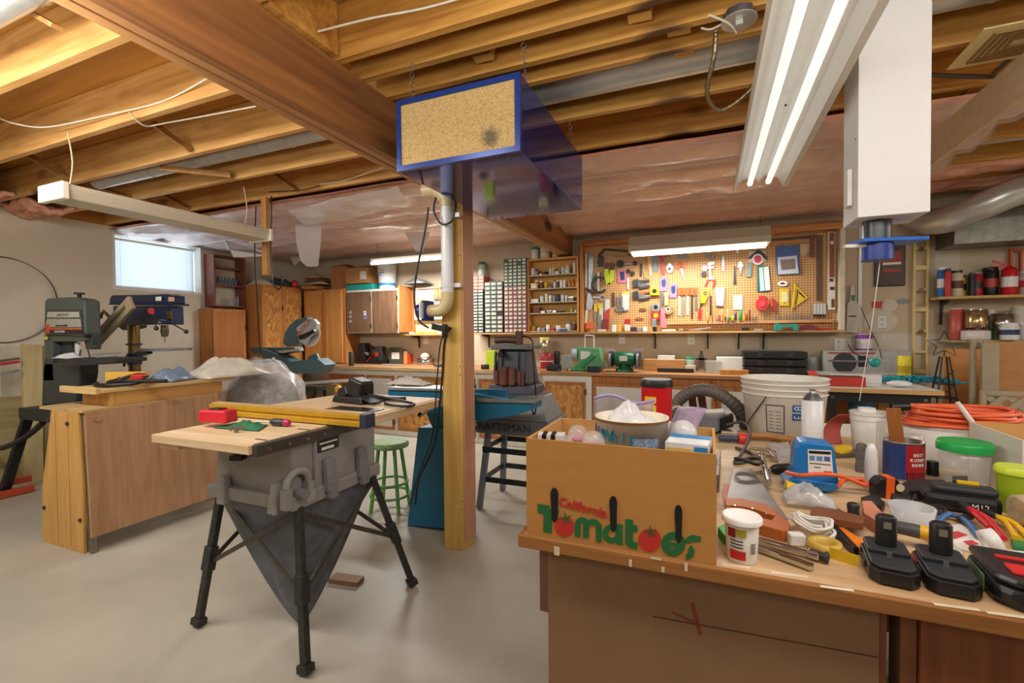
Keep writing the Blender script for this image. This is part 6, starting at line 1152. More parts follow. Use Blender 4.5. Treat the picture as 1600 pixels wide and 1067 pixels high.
for cx, cy, r_ in ((882, 823, 15.5), (1015, 844, 18)):
    flat(C(cx, cy, r_, 26), m_tr)
    for a in range(5): an = a*2*pi/5-.5; flat([(cx+2+cos(an-.35)*4, cy-13+sin(an-.35)*4), (cx+2+cos(an)*11, cy-13+sin(an)*11), (cx+2+cos(an+.35)*4, cy-13+sin(an+.35)*4), (cx+2, cy-13)], m_tg, .0022)
def arch_(x0, x1, yt, yb, w_, slope=.14):
    """one rounded arch of the letter m"""
    cx, r_ = (x0+x1)/2, (x1-x0)/2; A = [pi+pi*i/8 for i in range(9)]
    return [(x0, yb)]+[(cx+r_*cos(a), yt+r_+r_*sin(a)+(cx+r_*cos(a)-x0)*slope) for a in A]+[(x1, yb+(x1-x0)*slope), (x1-w_, yb+(x1-x0-w_)*slope)]+[(cx+(r_-w_)*cos(a), yt+r_+(r_-w_)*sin(a)+(cx-x0)*slope) for a in reversed(A)]+[(x0+w_, yb+w_*slope)]
for x0, x1, yt in ((898, 920, 808), (911, 940, 811)):
    r_ = (x1-x0)/2; flat(arc((x0+x1)/2, yt+r_, r_-9, r_, 178, 362, 10), m_tg, .0012 if x0 < 900 else .0019); flat([(x0, yt+r_-1), (x0+9, yt+r_), (x0+9, yt+r_+20), (x0, yt+r_+19)], m_tg, .0016) if x0 < 900 else 0; flat([(x1-9, yt+r_), (x1, yt+r_), (x1, yt+r_+22), (x1-9, yt+r_+21)], m_tg, .0013)
def ringpoly(cx, cy, r0, r1, a0=0, a1=358): return arc(cx, cy, r0, r1, a0, a1, 26)
flat(ringpoly(956, 834, 6, 15), m_tg); flat([(963, 818), (973, 820), (973, 852), (963, 850)], m_tg, .0013)     # a
flat([(977, 811), (989, 812), (989, 820), (996, 822), (996, 831), (989, 830), (989, 846), (996, 848), (996, 858), (984, 856), (977, 850)], m_tg)  # t
flat(ringpoly(1052, 850, 7, 19, 30, 385), m_tg); flat([(1040, 846), (1070, 851), (1069, 857), (1040, 852)], m_tg, .0013)  # e
flat(arc(1083, 850, 5, 14, 190, 300, 10)+[], m_tg); flat([(1080, 838), (1095, 838), (1095, 846), (1080, 847)], m_tg, .0013); flat(arc(1073, 862, 3, 12, -60, 100, 10), m_tg, .0014)    # s
# contents of the box
q = lambda px, py, z: PZ(px, py, z)
t2 = T('whip_tub', 'large worn white plastic tub printed whip standing in the tomato box', 'tub', (-.162, 1.085, BZ+.006)); R0, H0 = .082, .25; m_tub = M('e6dfca', .4, var=.08)
P('body', B().lathe(0, 0, 0, [(R0*.82, 0), (R0*.985, H0-.006), (R0, H0-.006), (R0, H0), (R0*.95, H0), (R0*.78, .004), (1e-5, .004)], 40), m_tub, t2); P('rim', B().lathe(0, 0, 0, [(R0+.0015, H0-.007), (R0+.0025, H0-.001)], 40, cp=0), M('8a5c34', .5), t2)
curved_print(t2, 'Whip', .034, R0*.975, H0-.036, -1.75, M('157b8c'), 1); curved_print(t2, 'Whip', .026, R0*.975, H0-.028, -2.6, M('33406a'), 1)
P('film_lining', B().grid(lambda u, v: (R0*.93*v*cos(2*pi*u), R0*.93*v*sin(2*pi*u), H0-.03+.02*noise.noise(Vector((cos(2*pi*u)*v*3, sin(2*pi*u)*v*3, 1)))), 32, 8), M('dcdcdc', .35, var=.1, sc=40), t2)
P('print', B().grid(lambda u, v: ((R0*.985)*cos(-1.45+u*.8), (R0*.985)*sin(-1.45+u*.6), H0-.055+.02*v), 8, 1), M('8aa0bd', .5, var=.7, sc=200), t2)
m_zip = M('e8ebf0', .12, al=.5, var=.1)
crumple('zip_bag', 'clear zip bag stuffed into the white tub', (-.162, 1.085, BZ+.232), .105, .105, .05, M('e6e7ea', .2, al=.85, var=.12, sc=30), 4.4, cat='bag')
p = PY(985, 650, 1.14); O('zip_bag', 'clear zip bag with a purple seal standing above the white tub', 'bag', B().grid(lambda u, v: ((u-.5)*.15+v*.01, .02*sin(4*u)-.03*v, (v)*.05+.008*sin(7*u)), 20, 8).m(1).grid(lambda u, v: ((u-.5)*.15+.01, -.031+.02*sin(4*u), .05+.008*sin(7*u)+.008*v), 20, 1), [m_zip, M('b7a3d8', .2, al=.8)], (p.x-.03, 1.10, BZ+.225), solid=.0008)
O('zip_bag', 'lilac tinted zip bag corner leaning out beside the red can', 'bag', B().grid(lambda u, v: ((u-.5)*.06+v*.03, .02*sin(3*u), v*.07), 8, 8), M('c9b6d8', .15, al=.5), (-.065, 1.12, BZ+.205), solid=.001)
def ball(px, py, z, r, mt, lab, y, inner=None):
    p = PY(px, py, y); t = T('clear_globe', lab, 'globe', p); P('shell', B().sph(0, 0, 0, r, n=28), mt, t)
    if inner: P('filling', B().sph(0, 0, -r*.35, r*.62, 1, 1, .55, n=16), inner, t)
m_clear = M('f2f2f2', .05, al=.28, var=0, coat=1)
ball(903, 680, 0, .024, m_clear, 'clear round globe with pink filling in the tomato box, left one', 1.05, m_pnk); ball(934, 684, 0, .025, m_clear, 'clear round globe with pink filling in the tomato box, right one', 1.04, m_pnk); ball(1066, 682, 0, .030, M('e4e4e6', .25, al=.75), 'large frosted globe beside the white tub in the box', 1.06)
ball(1044, 676, 0, .028, M('e6e2e0', .3, al=.7), 'frosted globe half hidden between tub and large globe', 1.17)
fb = B().grid(lambda u, v: (-.18+.36*u, .01+(bd-.03)*v, .165+.03*noise.noise(Vector((u*9, v*7, 2)))), 72, 40)
kp = [i for i, f in enumerate(fb.f) if min(math.hypot(fb.v[k][0]-.017, fb.v[k][1]-.118) for k in f) > R0*.98+.002]; fb.f = [fb.f[i] for i in kp]; fb.sm = [1]*len(kp); fb.mi = [0]*len(kp)
O('box_filling', 'white paper and packaging filling the tomato box', 'packaging', fb, M('cfc6bc', .6, var=.35, sc=20), (-.179, by0+.005, BZ), solid=.002)
O('striped_packet', 'black and white striped packet in the left corner of the tomato box', 'packet', B().bb(-.03, .03, -.02, .02, 0, .02).m(1).bb(-.02, -.01, -.021, .021, 0, .021).bb(.0, .01, -.021, .021, 0, .021), [m_wht, m_blk], (-.31, 1.02, BZ+.195), rz=.2)
t3 = T('bulb_box', 'blue and white light bulb carton in the right end of the tomato box', 'carton', (-.032, 1.005, BZ+.165), rz=-.1)
P('carton', B().bb(-.045, .035, -.03, .05, 0, .04), M('dfe6ea', .4), t3, bev=.001); P('blue_print', B().bb(-.045, .035, .02, .0505, .0405, .041), M('2f86c4'), t3); P('dark_blue_print', B().bb(.01, .035, -.031, -.0305, .005, .035), M('2f86c4'), t3); P('yellow_print', B().bb(-.04, .005, -.0312, -.0305, .005, .03), M('e2c56a'), t3)
# ---- things on the bench, left to right
t, r, H = vessel('plastic_tub', 'white lidded spread tub with red label at the bench front edge', 'tub', 1159, 884, 50, 68, M('e4e0d6', .35, var=.04), M('f0f0ee', .25, var=.02), .13, .84, lr=1.17, bands=())
a0 = -1.95
P('red_label', B().grid(lambda u, v: ((r*.90+.001+r*.03*v)*cos(a0-.45+u*1.0), (r*.90+.001+r*.03*v)*sin(a0-.45+u*1.0), H*.10+H*.2*v), 8, 1), M('c8242b'), t); P('red_label', B().grid(lambda u, v: ((r*.965+.001)*cos(a0-.55+u*.5), (r*.965+.001)*sin(a0-.55+u*.5), H*.58+H*.2*v), 6, 1), M('8e1d22'), t); P('yellow_label', B().grid(lambda u, v: ((r*.965+.001)*cos(a0-.03+u*.6), (r*.965+.001)*sin(a0-.03+u*.6), H*.62+H*.16*v), 6, 1), M('b9a92f'), t)
for i in range(3): P('print_line', B().grid(lambda u, v: ((r*.94+.0012)*cos(a0-.4+u*.8), (r*.94+.0012)*sin(a0-.4+u*.8), H*(.36+.07*i)+H*.028*v), 6, 1), m_blk, t)
for i in range(6): P('barcode_line', B().grid(lambda u, v: ((r*.94+.0012)*cos(a0+.85+u*.35), (r*.94+.0012)*sin(a0+.85+u*.35), H*(.26+.04*i)+H*.02*v), 4, 1), m_blk, t)
def lay(name, lab, cat, parts, bev=.0015, group=None, dz=0):
    """flat things lying on the bench: (part, material, z0, thickness, outline in bench positions)"""
    xs = [p[0] for q in parts for p in q[4]]; ys = [p[1] for q in parts for p in q[4]]; o = PZ((min(xs)+max(xs))/2, (min(ys)+max(ys))/2, BZ); o.z = BZ+.0005+dz
    t = T(name, lab, cat, o, group=group)
    for nm, mt, z0, th, pts in parts:
        Q = [PZ(p[0], p[1], BZ+z0+th/2)-o for p in pts]; P(nm, B().prism([(v.x, v.y) for v in Q], z0, z0+th, 'z'), mt, t, bev=min(bev, th*.3))
    return t
m_hw = M('b0622c', .42, var=.15)
lay('hand_saw', 'hand saw with a varnished wooden handle lying beside the tomato box', 'saw', [('blade', M('8d8a86', .35, .7, var=.3, sc=10), .012, .0015, [(1134, 786), (1146, 733), (1174, 732), (1232, 812), (1225, 818), (1196, 800)]),
    ('handle', m_hw, .0, .024, [(1133, 785), (1160, 786), (1196, 795), (1216, 808), (1210, 814), (1184, 805), (1160, 799), (1134, 797)]), ('grip', m_hw, .0, .024, [(1211, 814), (1217, 808.5), (1234, 826), (1232, 838), (1222, 838), (1190, 829), (1176, 820), (1180, 815), (1206, 821)]), ('grip_base', m_hw, .001, .02, [(1134, 798), (1158, 800), (1179, 815), (1175, 820), (1150, 812), (1134, 806)]), ('rivet', m_chr, .0245, .002, C(1148, 790, 2.2, 10, 1.2)), ('rivet', m_chr, .0245, .002, C(1176, 795, 2.2, 10, 1.2)), ('rivet', m_chr, .0245, .002, C(1198, 803, 2.2, 10, 1.2))])
lay('foam_pack', 'pink edged card lying under the saw blade beside the box', 'card', [('card', M('d98a78'), 0, .003, [(1131, 757), (1146, 760), (1132, 790), (1129, 775)])])
t = T('locking_pliers', 'chrome locking pliers lying near the bench front edge', 'pliers', AT(1238, 874, .012)); 
for a_, c_, w_ in (((1184, 850), (1262, 872), .014), ((1184, 862), (1270, 893), .016)): P('handle', B().bar(AT(*a_, .010)-t.location, AT(*c_, .008)-t.location, w_, .012), M('c8c4bc', .15, 1, var=.15), t, bev=.003)
P('jaw', B().bar(AT(1262, 872, .012)-t.location, AT(1282, 878, .012)-t.location, .02, .015), m_chr, t, bev=.003); P('adjuster', B().cyl(AT(1282, 878, .012)-t.location, AT(1295, 882, .012)-t.location, .008).cyl(AT(1290, 880, .012)-t.location, AT(1294, 881, .012)-t.location, .011, n=10), m_iron, t)
lay('green_case', 'bright green plastic holder lying partly under the saw handle', 'holder', [('body', M('1d9a3a', .4), 0, .02, [(1186, 840), (1196, 833), (1236, 840), (1240, 858), (1200, 855)])])
def coil(name, lab, px, py, R_, r, n, mt, seed=1, sx=1, sy=1, h=.02, z=BZ, cat='cord', rz=0):
    p = PZ(px, py, z); rnd = random.Random(seed); pts = []
    for i in range(n*14):
        a = i*2*pi/14; k = R_*(.72+.28*sin(i*.37+seed)*.5+.14*rnd.random()); pts.append((cos(a)*k*sx, sin(a)*k*sy, r+.0065+h*(i/(n*14))+.006*sin(i*.9)))
    return O(name, lab, cat, B().tube(pts, r, 7, 3), mt, (p.x, p.y, z+.001), rz=rz)
coil('extension_lead', 'coiled white extension cord lying in the middle of the front bench edge', 1268, 838, .046, .0035, 7, m_wht, 2, 1.0, .75, .03, rz=-.9)
O('cord_plug', 'white plug end of the coiled extension cord', 'plug', B().box(0, 0, .012, .03, .022, .024), m_wht, AT(1243, 848), bev=.003, rz=.2)
crumple('plastic_bag', 'small clear plastic bag lying above the coiled white cord', AT(1262, 788, .008), .11, .10, .045, M('cfd2d4', .1, al=.5, var=.3, sc=30), 5.3)
lay('masking_knife', 'grey tapered blade lying behind the clear plastic bag', 'blade', [('blade', M('5e4f4c', .5), .002, .003, [(1273, 786), (1297, 786), (1342, 812), (1330, 818), (1300, 802)])])
lay('wood_strip', 'brown wooden strip lying across the tools left of the batteries', 'strip', [('strip', m_dwd, .018, .016, [(1272, 812), (1282, 806), (1362, 824), (1358, 836), (1272, 820)])])
lay('orange_knife', 'orange utility knife lying under the brown wooden strip', 'knife', [('body', M('e87f1c', .4), .002, .014, [(1303, 830), (1316, 828), (1350, 850), (1343, 862)]), ('grip', m_blk, .002, .016, [(1290, 820), (1304, 822), (1342, 862), (1334, 862)])])
t = T('tape_roll', 'yellow tape roll with a loose end lying beside the batteries', 'tape', AT(1322, 876, .001)); P('roll', B().lathe(0, 0, 0, [(.019, 0), (.030, 0), (.030, .02), (.019, .02), (.019, 0)], 26), M('cfae48', .4), t); P('loose_end', B().bar((.0, -.028, .010), (.045, -.05, .010), .001, .022, (0, 0, 1)), M('d6b41c', .4), t)
# batteries
m_bat = M('1a1b1d', .35, var=.15); m_bat2 = M('303336', .4, var=.1)
def battery(px, py, rz, lab):
    t = T('battery_pack', lab, 'battery', AT(px, py), rz, 'black slide batteries on the bench edge')
    oc = lambda s: [(-.036*s, -.05*s), (-.022*s, -.066*s), (.022*s, -.066*s), (.036*s, -.05*s), (.036*s, .048*s), (.026*s, .06*s), (-.026*s, .06*s), (-.036*s, .048*s)]
    P('base', B().prism(oc(1), .003, .026, 'z').prism(oc(.94), .0, .003, 'z'), m_bat, t, bev=.003); P('lid', B().prism(oc(.9), .026, .032, 'z'), m_bat2, t, bev=.002)
    P('slide_plate', B().prism([(-.032, -.005), (.032, -.005), (.032, .05), (.022, .058), (-.022, .058), (-.032, .05)], .032, .040, 'z'), m_bat2, t, bev=.002); P('tower', B().lathe(0, .025, .040, [(.017, 0), (.0165, .052), (.013, .056)], 20, 1, .8), m_bat, t)
    P('terminal', B().bb(-.006, .006, .0095, .0115, .075, .088), m_chr, t); P('latch', B().bb(-.004, .004, -.008, -.002, .032, .038), m_chr, t); P('button', B().bb(.036, .039, -.02, .02, .01, .02).bb(-.039, -.036, -.02, .02, .01, .02), m_bat2, t); return t
battery(1388, 893, -.12, 'black slide battery with a tower stem, left one at the bench edge'); b2 = battery(1476, 908, -.12, 'black slide battery with red side marks, right one beside the large battery')
P('red_mark', B().bb(-.0385, -.036, .01, .045, .012, .016).bb(-.0385, -.036, .01, .045, .019, .023), m_rd, b2)
t = T('battery_charger', 'large black and red domed charger at the right bench edge', 'charger', AT(1600, 930), rz=-.1)
P('base', B().prism([(-.055, -.05), (-.03, -.075), (.08, -.075), (.1, -.05), (.1, .07), (-.055, .07)], 0, .035, 'z'), m_bat, t, bev=.012); P('top_shell', B().prism([(-.053, -.048), (-.028, -.072), (.08, -.072), (.098, -.05), (.098, .068), (-.053, .068)], .035, .05, 'z'), M('26282b', .3, var=.1), t, bev=.01)
P('red_button', B().bb(-.03, .012, -.05, -.012, .0495, .055), M('d22a2c', .35), t, bev=.002); P('red_logo', B().bb(-.03, .012, .012, .024, .0495, .054), M('c0282a', .35), t, bev=.001); P('green_label', B().bb(-.0565, -.0551, -.02, .05, .005, .03), M('7a9a78'), t)
lay('driver_bit_set', 'black handled screwdriver lying behind the left battery', 'screwdriver', [('handle', M('2b2f33', .35), 0, .026, [(1373, 824), (1382, 822), (1389, 837), (1379, 840)]), ('shank', m_chr, .008, .005, [(1381, 841), (1385, 840), (1388, 846), (1385, 847)])])
t = T('screwdriver', 'grey and yellow handled screwdriver lying between the batteries', 'screwdriver', AT(1427, 855, .013), rz=-.35); RX = Matrix.Rotation(pi/2, 4, 'Y')
P('handle', B().lathe(0, 0, 0, [(.008, -.04), (.013, -.03), (.014, .01)], 12, M=RX), M('4a4b4a', .5), t); P('end', B().lathe(0, 0, 0, [(.014, .0105), (.014, .03), (.008, .035)], 12, M=RX), M('e0a81e', .4), t)
vessel('measuring_cup', 'translucent plastic cup lying open behind the batteries', 'cup', 1424, 841, 60, 40, M('d8dcde', .2, al=.55, var=.1), None, open_=True, taper=.7)
O('marker', 'white cylindrical marker lying right of the translucent cup', 'marker', B().cyl(Vector((0, 0, .011)), AT(1460, 842, .011)-AT(1430, 828, 0), .010, n=14), m_wht, AT(1430, 828))
lay('card_pack', 'white card pack with red print lying beside the large charger', 'pack', [('card', M('e9e2dd', .4), 0, .004, [(1458, 824), (1500, 820), (1560, 850), (1530, 866), (1478, 852)]), ('print', M('c8414a'), .0045, .001, [(1476, 834), (1496, 830), (1512, 836), (1492, 842)]), ('print', M('c8414a'), .0045, .001, [(1505, 846), (1518, 844), (1530, 850), (1514, 852)])])
lay('clear_case', 'long clear plastic case lying between the batteries', 'case', [('case', M('d7d2c8', .15, al=.7), 0, .02, [(1440, 836), (1458, 832), (1500, 870), (1486, 882)])])
def pliers(lab, jaw, a, c, mt, w_=.012, r0=None):
    J = AT(*jaw, .012); t = T('pliers', lab, 'pliers', J, group='pliers lying on the right of the bench')
    for q in (a, c): M1 = AT(*q[0], .012)-J; M2 = AT(*q[1], .010)-J; P('handle', B().tube([(0, 0, 0), M1, M2], w_/2, 8, 5), mt, t)
    d = -(AT(*a[0], 0)+AT(*c[0], 0)-J*2); d.z = 0; d = d.normalized(); P('jaw', B().bar(d*-.008, d*.035, .018, .010), m_iron, t, bev=.003); return t
pliers('blue handled pliers lying open on the white card', (1503, 818), ((1480, 812), (1458, 830)), ((1515, 828), (1532, 848)), M('3f6da8', .4))
pliers('red handled pliers lying right of the blue pliers', (1514, 812), ((1526, 824), (1546, 842)), ((1542, 828), (1568, 860)), M('c8202a', .4)).location.z += .0145
pliers('yellow handled pliers lying right of the red pliers', (1534, 804), ((1547, 813), (1560, 834)), ((1558, 813), (1577, 830)), M('e2b21e', .4)).location.y -= .06
pliers('orange handled pliers near the right picture edge', (1566, 822), ((1556, 836), (1575, 850)), ((1580, 830), (1590, 846)), M('e87420', .4))
t = T('tape_roll', 'white tape roll standing on edge beside the large charger', 'tape', AT(1548, 868, .0)); P('roll', B().lathe(0, 0, 0, [(.015, -.011), (.024, -.011), (.024, .011), (.015, .011), (.015, -.011)], 22, M=Matrix.Translation((0, 0, .0245)) @ Matrix.Rotation(1.2, 4, 'Y')), m_wht, t)
lay('saw_blade_pack', 'white red and blue saw blade sleeve lying at the right edge behind the charger', 'pack', [('sleeve', M('e4e1e4', .35), .0, .002, [(1548, 858), (1600, 862), (1620, 880), (1590, 886)]), ('print', M('b93644'), .003, .001, [(1568, 866), (1600, 872), (1608, 880), (1586, 880)])])
lay('folding_rule', 'yellow and green bar lying at the right picture edge', 'rule', [('bar', M('d9c02a'), 0, .01, [(1580, 832), (1610, 838), (1620, 846), (1590, 842)]), ('bar', m_gn, 0, .01, [(1578, 846), (1615, 852), (1615, 862), (1582, 856)])])
O('fabric_roll', 'beige cylindrical roll lying at the right picture edge', 'roll', B().lathe(0, 0, 0, [(.028, -.0), (.034, .004), (.036, .14)], 24, M=Matrix.Translation((0, 0, .036)) @ Matrix.Rotation(pi/2, 4, 'Y')), M('b5a27c', .9, var=.3, sc=40), AT(1588, 822), rz=.25)
t = T('lime_container', 'lime green plastic container with lid at the right bench end', 'container', AT(1560, 815)); q, r, H = up(1562, 816, 54, 72); t.location = q
P('body', B().lathe(0, 0, 0, [(r*.82, 0), (r*.97, H*.86)], 28), M('a8c41c', .25, al=.85), t); P('lid', B().lathe(0, 0, H*.86, [(r*1.05, 0), (r*1.05, H*.08), (r*.95, H*.14)], 28), M('c6dc3a', .3), t)
t, r, H = vessel('clear_container', 'tall clear container with a ragged green lid right of the bean can', 'container', 1506, 768, 64, 70, M('dcdfdd', .12, al=.28, var=.1), M('15a04a', .4), .2, .8, lr=1.06)
t = T('tool_case', 'black rounded case with white m12 mark and yellow insert', 'case', AT(1492, 792), rz=-.12); P('base', B().box(0, 0, .022, .145, .06, .044), m_bat, t, bev=.014); P('lid', B().box(.008, .004, .052, .12, .045, .02), m_bat2, t, bev=.008); P('yellow_insert', B().bb(.0, .04, .015, .026, .062, .068), m_yl, t); text(t, 'M12', .018, m_wht, (.03, -.0308, .02), (pi/2, 0, 0))
coil('charger_cable', 'thin black cable coiled in front of the black case', 1456, 806, .022, .002, 4, m_blk, 4, 1.2, .8, .012)
coil('loose_cable', 'thin black cable looped beside the ratchet handle', 1172, 742, .045, .0035, 2, M('3a3631', .5), 6, 1.0, .8, .012)
t = T('power_adapter', 'small black square adapter with a lead behind the translucent cup', 'adapter', AT(1408, 794), rz=-.25); P('body', B().box(0, 0, .016, .045, .035, .032, t=.85), m_blk, t, bev=.004); P('lead', B().tube([(.02, .01, .016), (.03, .03, .03), (.035, .05, .012)], .003), m_blk, t)
lay('sander_pad', 'flat black tapered tool head lying left of the black adapter', 'tool', [('body', m_blk, 0, .02, [(1346, 784), (1368, 778), (1384, 792), (1380, 798), (1356, 796)])])
lay('sanding_block', 'pink sanding block lying in front of the black plug', 'block', [('block', M('c98468', .8), .0, .03, [(1346, 792), (1362, 792), (1380, 812), (1372, 826), (1350, 812)])])
# orange cord end with yellow plug, black plug
P0 = AT(1250, 767, .02); pts = [AT(1250, 767, .018), AT(1275, 780, .03), AT(1305, 785, .04), AT(1340, 782, .03), AT(1380, 784, .008), AT(1372, 776, .012), AT(1345, 782, .02), AT(1338, 792, .02)]
O('extension_lead', 'orange extension cord end curving in front of the blue plastic holder', 'cord', B().tube([v-P0 for v in pts], .0055, 8, 6), M('e0602a', .4, var=.05), P0)
t = T('yellow_plug', 'yellow plug on the end of the orange cord', 'plug', AT(1247, 775, .019), rz=0); d = (AT(1225, 773)-AT(1247, 775)).normalized()
P('grip', B().cyl((0, 0, 0), d*.022, .010, .017), m_yl, t); P('face', B().cyl(d*.0225, d*.028, .018, n=20), M('e0b51c', .4), t); P('prong', B().bar(d*.028+Vector((0, .005, 0)), d*.045+Vector((0, .005, 0)), .006, .0015).bar(d*.028-Vector((0, .005, 0)), d*.045-Vector((0, .005, 0)), .006, .0015), m_chr, t)
t = T('black_plug', 'black mains plug standing prongs down in front of the orange cord', 'plug', AT(1333, 818, .014)); P('body', B().lathe(0, 0, 0, [(.017, 0), (.017, .004), (.011, .012), (.013, .03), (.009, .034)], 18), m_blk, t); P('prong', B().bb(-.007, -.0055, -.003, .003, -.014, 0), M('b08a4a', .3, .8), t); P('prong', B().bb(.0055, .007, -.003, .003, -.014, 0), M('b08a4a', .3, .8), t)
# blue holder with a picture label
yb = AT(1270, 768).y; o = AT(1274, 768); t = T('blue_holder', 'blue plastic wedge shaped holder with a white instruction label', 'holder', o); mbh = M('1c74b8', .3, var=.06)
b = B(); FY(b, [(1238, 756), (1243, 700), (1250, 691), (1262, 690), (1300, 695), (1304, 702), (1311, 752), (1311, 764), (1296, 768), (1240, 764)], yb, .075, o); P('body', b, mbh, t, bev=.006)
b = B(); FY(b, [(1225, 755), (1240, 747), (1311, 757), (1312, 765), (1296, 769), (1240, 766)], yb-.012, .09, o); P('foot', b, mbh, t, bev=.004)
lb = B(); FY(lb, [(1262, 702), (1299, 704), (1302, 741), (1263, 739)], yb-.002, .0015, o); lb = P('label', lb, M('e6e2da', .4), t)
for pts, mt in (([(1264, 704), (1298, 706), (1298, 710), (1264, 708)], m_blk), ([(1265, 712), (1273, 712), (1273, 719), (1265, 719)], M('5a8fc4')), ([(1276, 713), (1285, 713), (1285, 720), (1276, 720)], M('5a8fc4')), ([(1288, 713), (1297, 714), (1297, 721), (1288, 720)], M('4a5fa4')), ([(1265, 723), (1298, 726), (1298, 727), (1265, 724)], m_iron), ([(1272, 729), (1282, 730), (1282, 731), (1272, 730)], m_iron), ([(1287, 736), (1300, 737), (1300, 740), (1287, 739)], m_rd)):
    b = B(); FY(b, pts, yb-.003, .001, o); P('print', b, mt, lb)
# behind the holder
t = T('screwdriver', 'stubby black handled screwdriver pointing left beside the blue holder', 'screwdriver', AT(1224, 740, .016), rz=.55)
P('handle', B().lathe(0, 0, 0, [(.009, -.04), (.015, -.03), (.016, .015), (.01, .035)], 12, M=RX), m_blk, t); P('shank', B().cyl((-.04, 0, 0), (-.11, 0, -.01), .004, n=8), m_chr, t)
t = T('ratchet', 'chrome ratchet handle lying behind the hand saw', 'ratchet', AT(1190, 723, .012)); P('head', B().sph(0, 0, 0, .016, 1, 1, .6), m_chr, t); P('shaft', B().cyl((0, 0, 0), AT(1201, 768, .010)-t.location, .007, .010, 12), m_chr, t)
t = T('hammer', 'wooden handled hammer lying behind the cables beside the box', 'hammer', AT(1148, 688, .02)); P('handle', B().tube([(0, 0, 0), AT(1200, 690, .022)-t.location, AT(1252, 698, .02)-t.location], .013, 10), W('b98247', '94622e', 'x', 6), t); P('head', B().bar((-.05, 0, 0), (.01, 0, 0), .03, .03), M('b7aa98', .4, .5), t, bev=.003)
lay('metal_part', 'grey cast metal tool body beside the right wall of the box', 'tool', [('body', M('7d756e', .4, .6, var=.5, sc=40), 0, .05, [(1129, 722), (1148, 716), (1150, 758), (1134, 764)]), ('plate', M('b9aea8', .4), .05, .012, [(1129, 708), (1143, 706), (1145, 722), (1129, 724)])])
O('gas_torch', 'red topped black fitting lying among the cables beside the hammer', 'fitting', B().cyl((-.07, 0, .018), (0, 0, .018), .012).m(1).cyl((.002, 0, .02), (.035, 0, .02), .02), [M('2d3a50', .4), M('d63a24', .4)], AT(1160, 695), rz=.2)
P0 = AT(1136, 684, .055); O('bent_hose', 'bent dark grey hose lying between box and hammer', 'hose', B().tube([AT(a, c, z_)-P0 for a, c, z_ in ((1136, 684, .055), (1160, 680, .055), (1172, 694, .045), (1160, 712, .012), (1148, 726, .006), (1170, 722, .006), (1176, 712, .006), (1150, 702, .006))], .006, 8, 6), M('4c4a46', .5), P0)
lay('wrench', 'small chrome wrench lying left of the open tin', 'wrench', [('shank', m_chr, 0, .008, [(1200, 714), (1206, 712), (1214, 722), (1208, 724)]), ('bar', M('9a8a6a', .4, .6), 0, .008, [(1170, 708), (1204, 712), (1204, 715), (1170, 711)])])
lay('foil_pack', 'silver and red foil packet lying left of the blue holder', 'packet', [('foil', M('c6c2c4', .25, .4, var=.4, sc=30), 0, .02, [(1198, 697), (1232, 694), (1236, 722), (1216, 720)]), ('print', m_rd, .0205, .001, [(1203, 701), (1212, 704), (1213, 710), (1206, 708)])])
vessel('open_tin', 'small open tin with white and red paper label half behind the blue holder', 'tin', 1240, 732, 28, 36, M('d8cfc8', .4, var=.1), None, open_=True, taper=.97, bands=(('red_band', .05, .3, M('c23038')),))
lay('utility_knife', 'grey and yellow cutter lying behind the hammer beside the hose', 'knife', [('body', m_blk, .02, .02, [(1150, 652), (1172, 650), (1170, 656), (1152, 659)]), ('grip', m_yl, .02, .024, [(1156, 651), (1168, 650), (1167, 657), (1157, 658)])])
lay('grey_blower', 'grey and black handheld tool lying behind the tomato box', 'tool', [('body', M('7f8790', .35), .02, .06, [(1092, 660), (1100, 650), (1130, 648), (1134, 657), (1120, 664)]), ('grip', m_blk, .02, .05, [(1120, 652), (1140, 648), (1146, 658), (1126, 664)])])
O('white_adapter', 'white block with curled white cord behind the tomato box', 'adapter', B().box(0, 0, .05, .045, .04, .10).tube([(-.02, 0, .09), (-.05, 0, .12), (-.09, .0, .10), (-.10, 0, .05)], .006), M('d3cdb9', .4), AT(1080, 680), bev=.003)
t, r, H = vessel('spray_can', 'aerosol can with red nozzle straw standing beside the plastic bucket', 'can', 1269, 708, 30, 78, M('dcdcdd', .35, 0, var=.12, sc=120, st=.3), None, 0, .98)
P('shoulder', B().lathe(0, 0, H-.001, [(r*.95, 0), (r*.55, H*.12), (r*.3, H*.15), (r*.3, H*.22)], 20), m_stl, t); P('straw', B().cyl((0, 0, H*1.2), (.05, 0, H*1.13), .0015, n=6), m_rd, t)
# bucket
q, r, H = up(1224, 690, 108, 88); t = pail('plastic_bucket', 'big dirty white bucket with a blue lettered label behind the bench clutter', (q.x, q.y, BZ+.0005), r*.94, r*1.10, H, M('e0ddd2', .45, var=.12, sc=9), handle=False)
def onp(u0, u1, z0, z1, mt, nm='print', rr=1.0): ra = r*(.94+.16*z0/H)+.0012; rb = r*(.94+.16*z1/H)+.0012; return P(nm, B().grid(lambda u, v: ((ra+(rb-ra)*v)*cos(u0+(u1-u0)*u), (ra+(rb-ra)*v)*sin(u0+(u1-u0)*u), z0+(z1-z0)*v), 10, 1), mt, t)
for a_, b_, c_, d_ in ((-2.12, -1.68, .58, .6), (-2.12, -1.68, .13, .15), (-2.13, -2.1, .13, .6), (-1.7, -1.67, .13, .6)): onp(a_, b_, H*c_, H*d_, M('5a5852'))
for i in range(6): onp(-2.06, -1.94, H*(.2+.055*i), H*(.215+.055*i), M('8d8a82')); onp(-1.89, -1.75, H*(.2+.055*i), H*(.215+.055*i), M('8d8a82'))
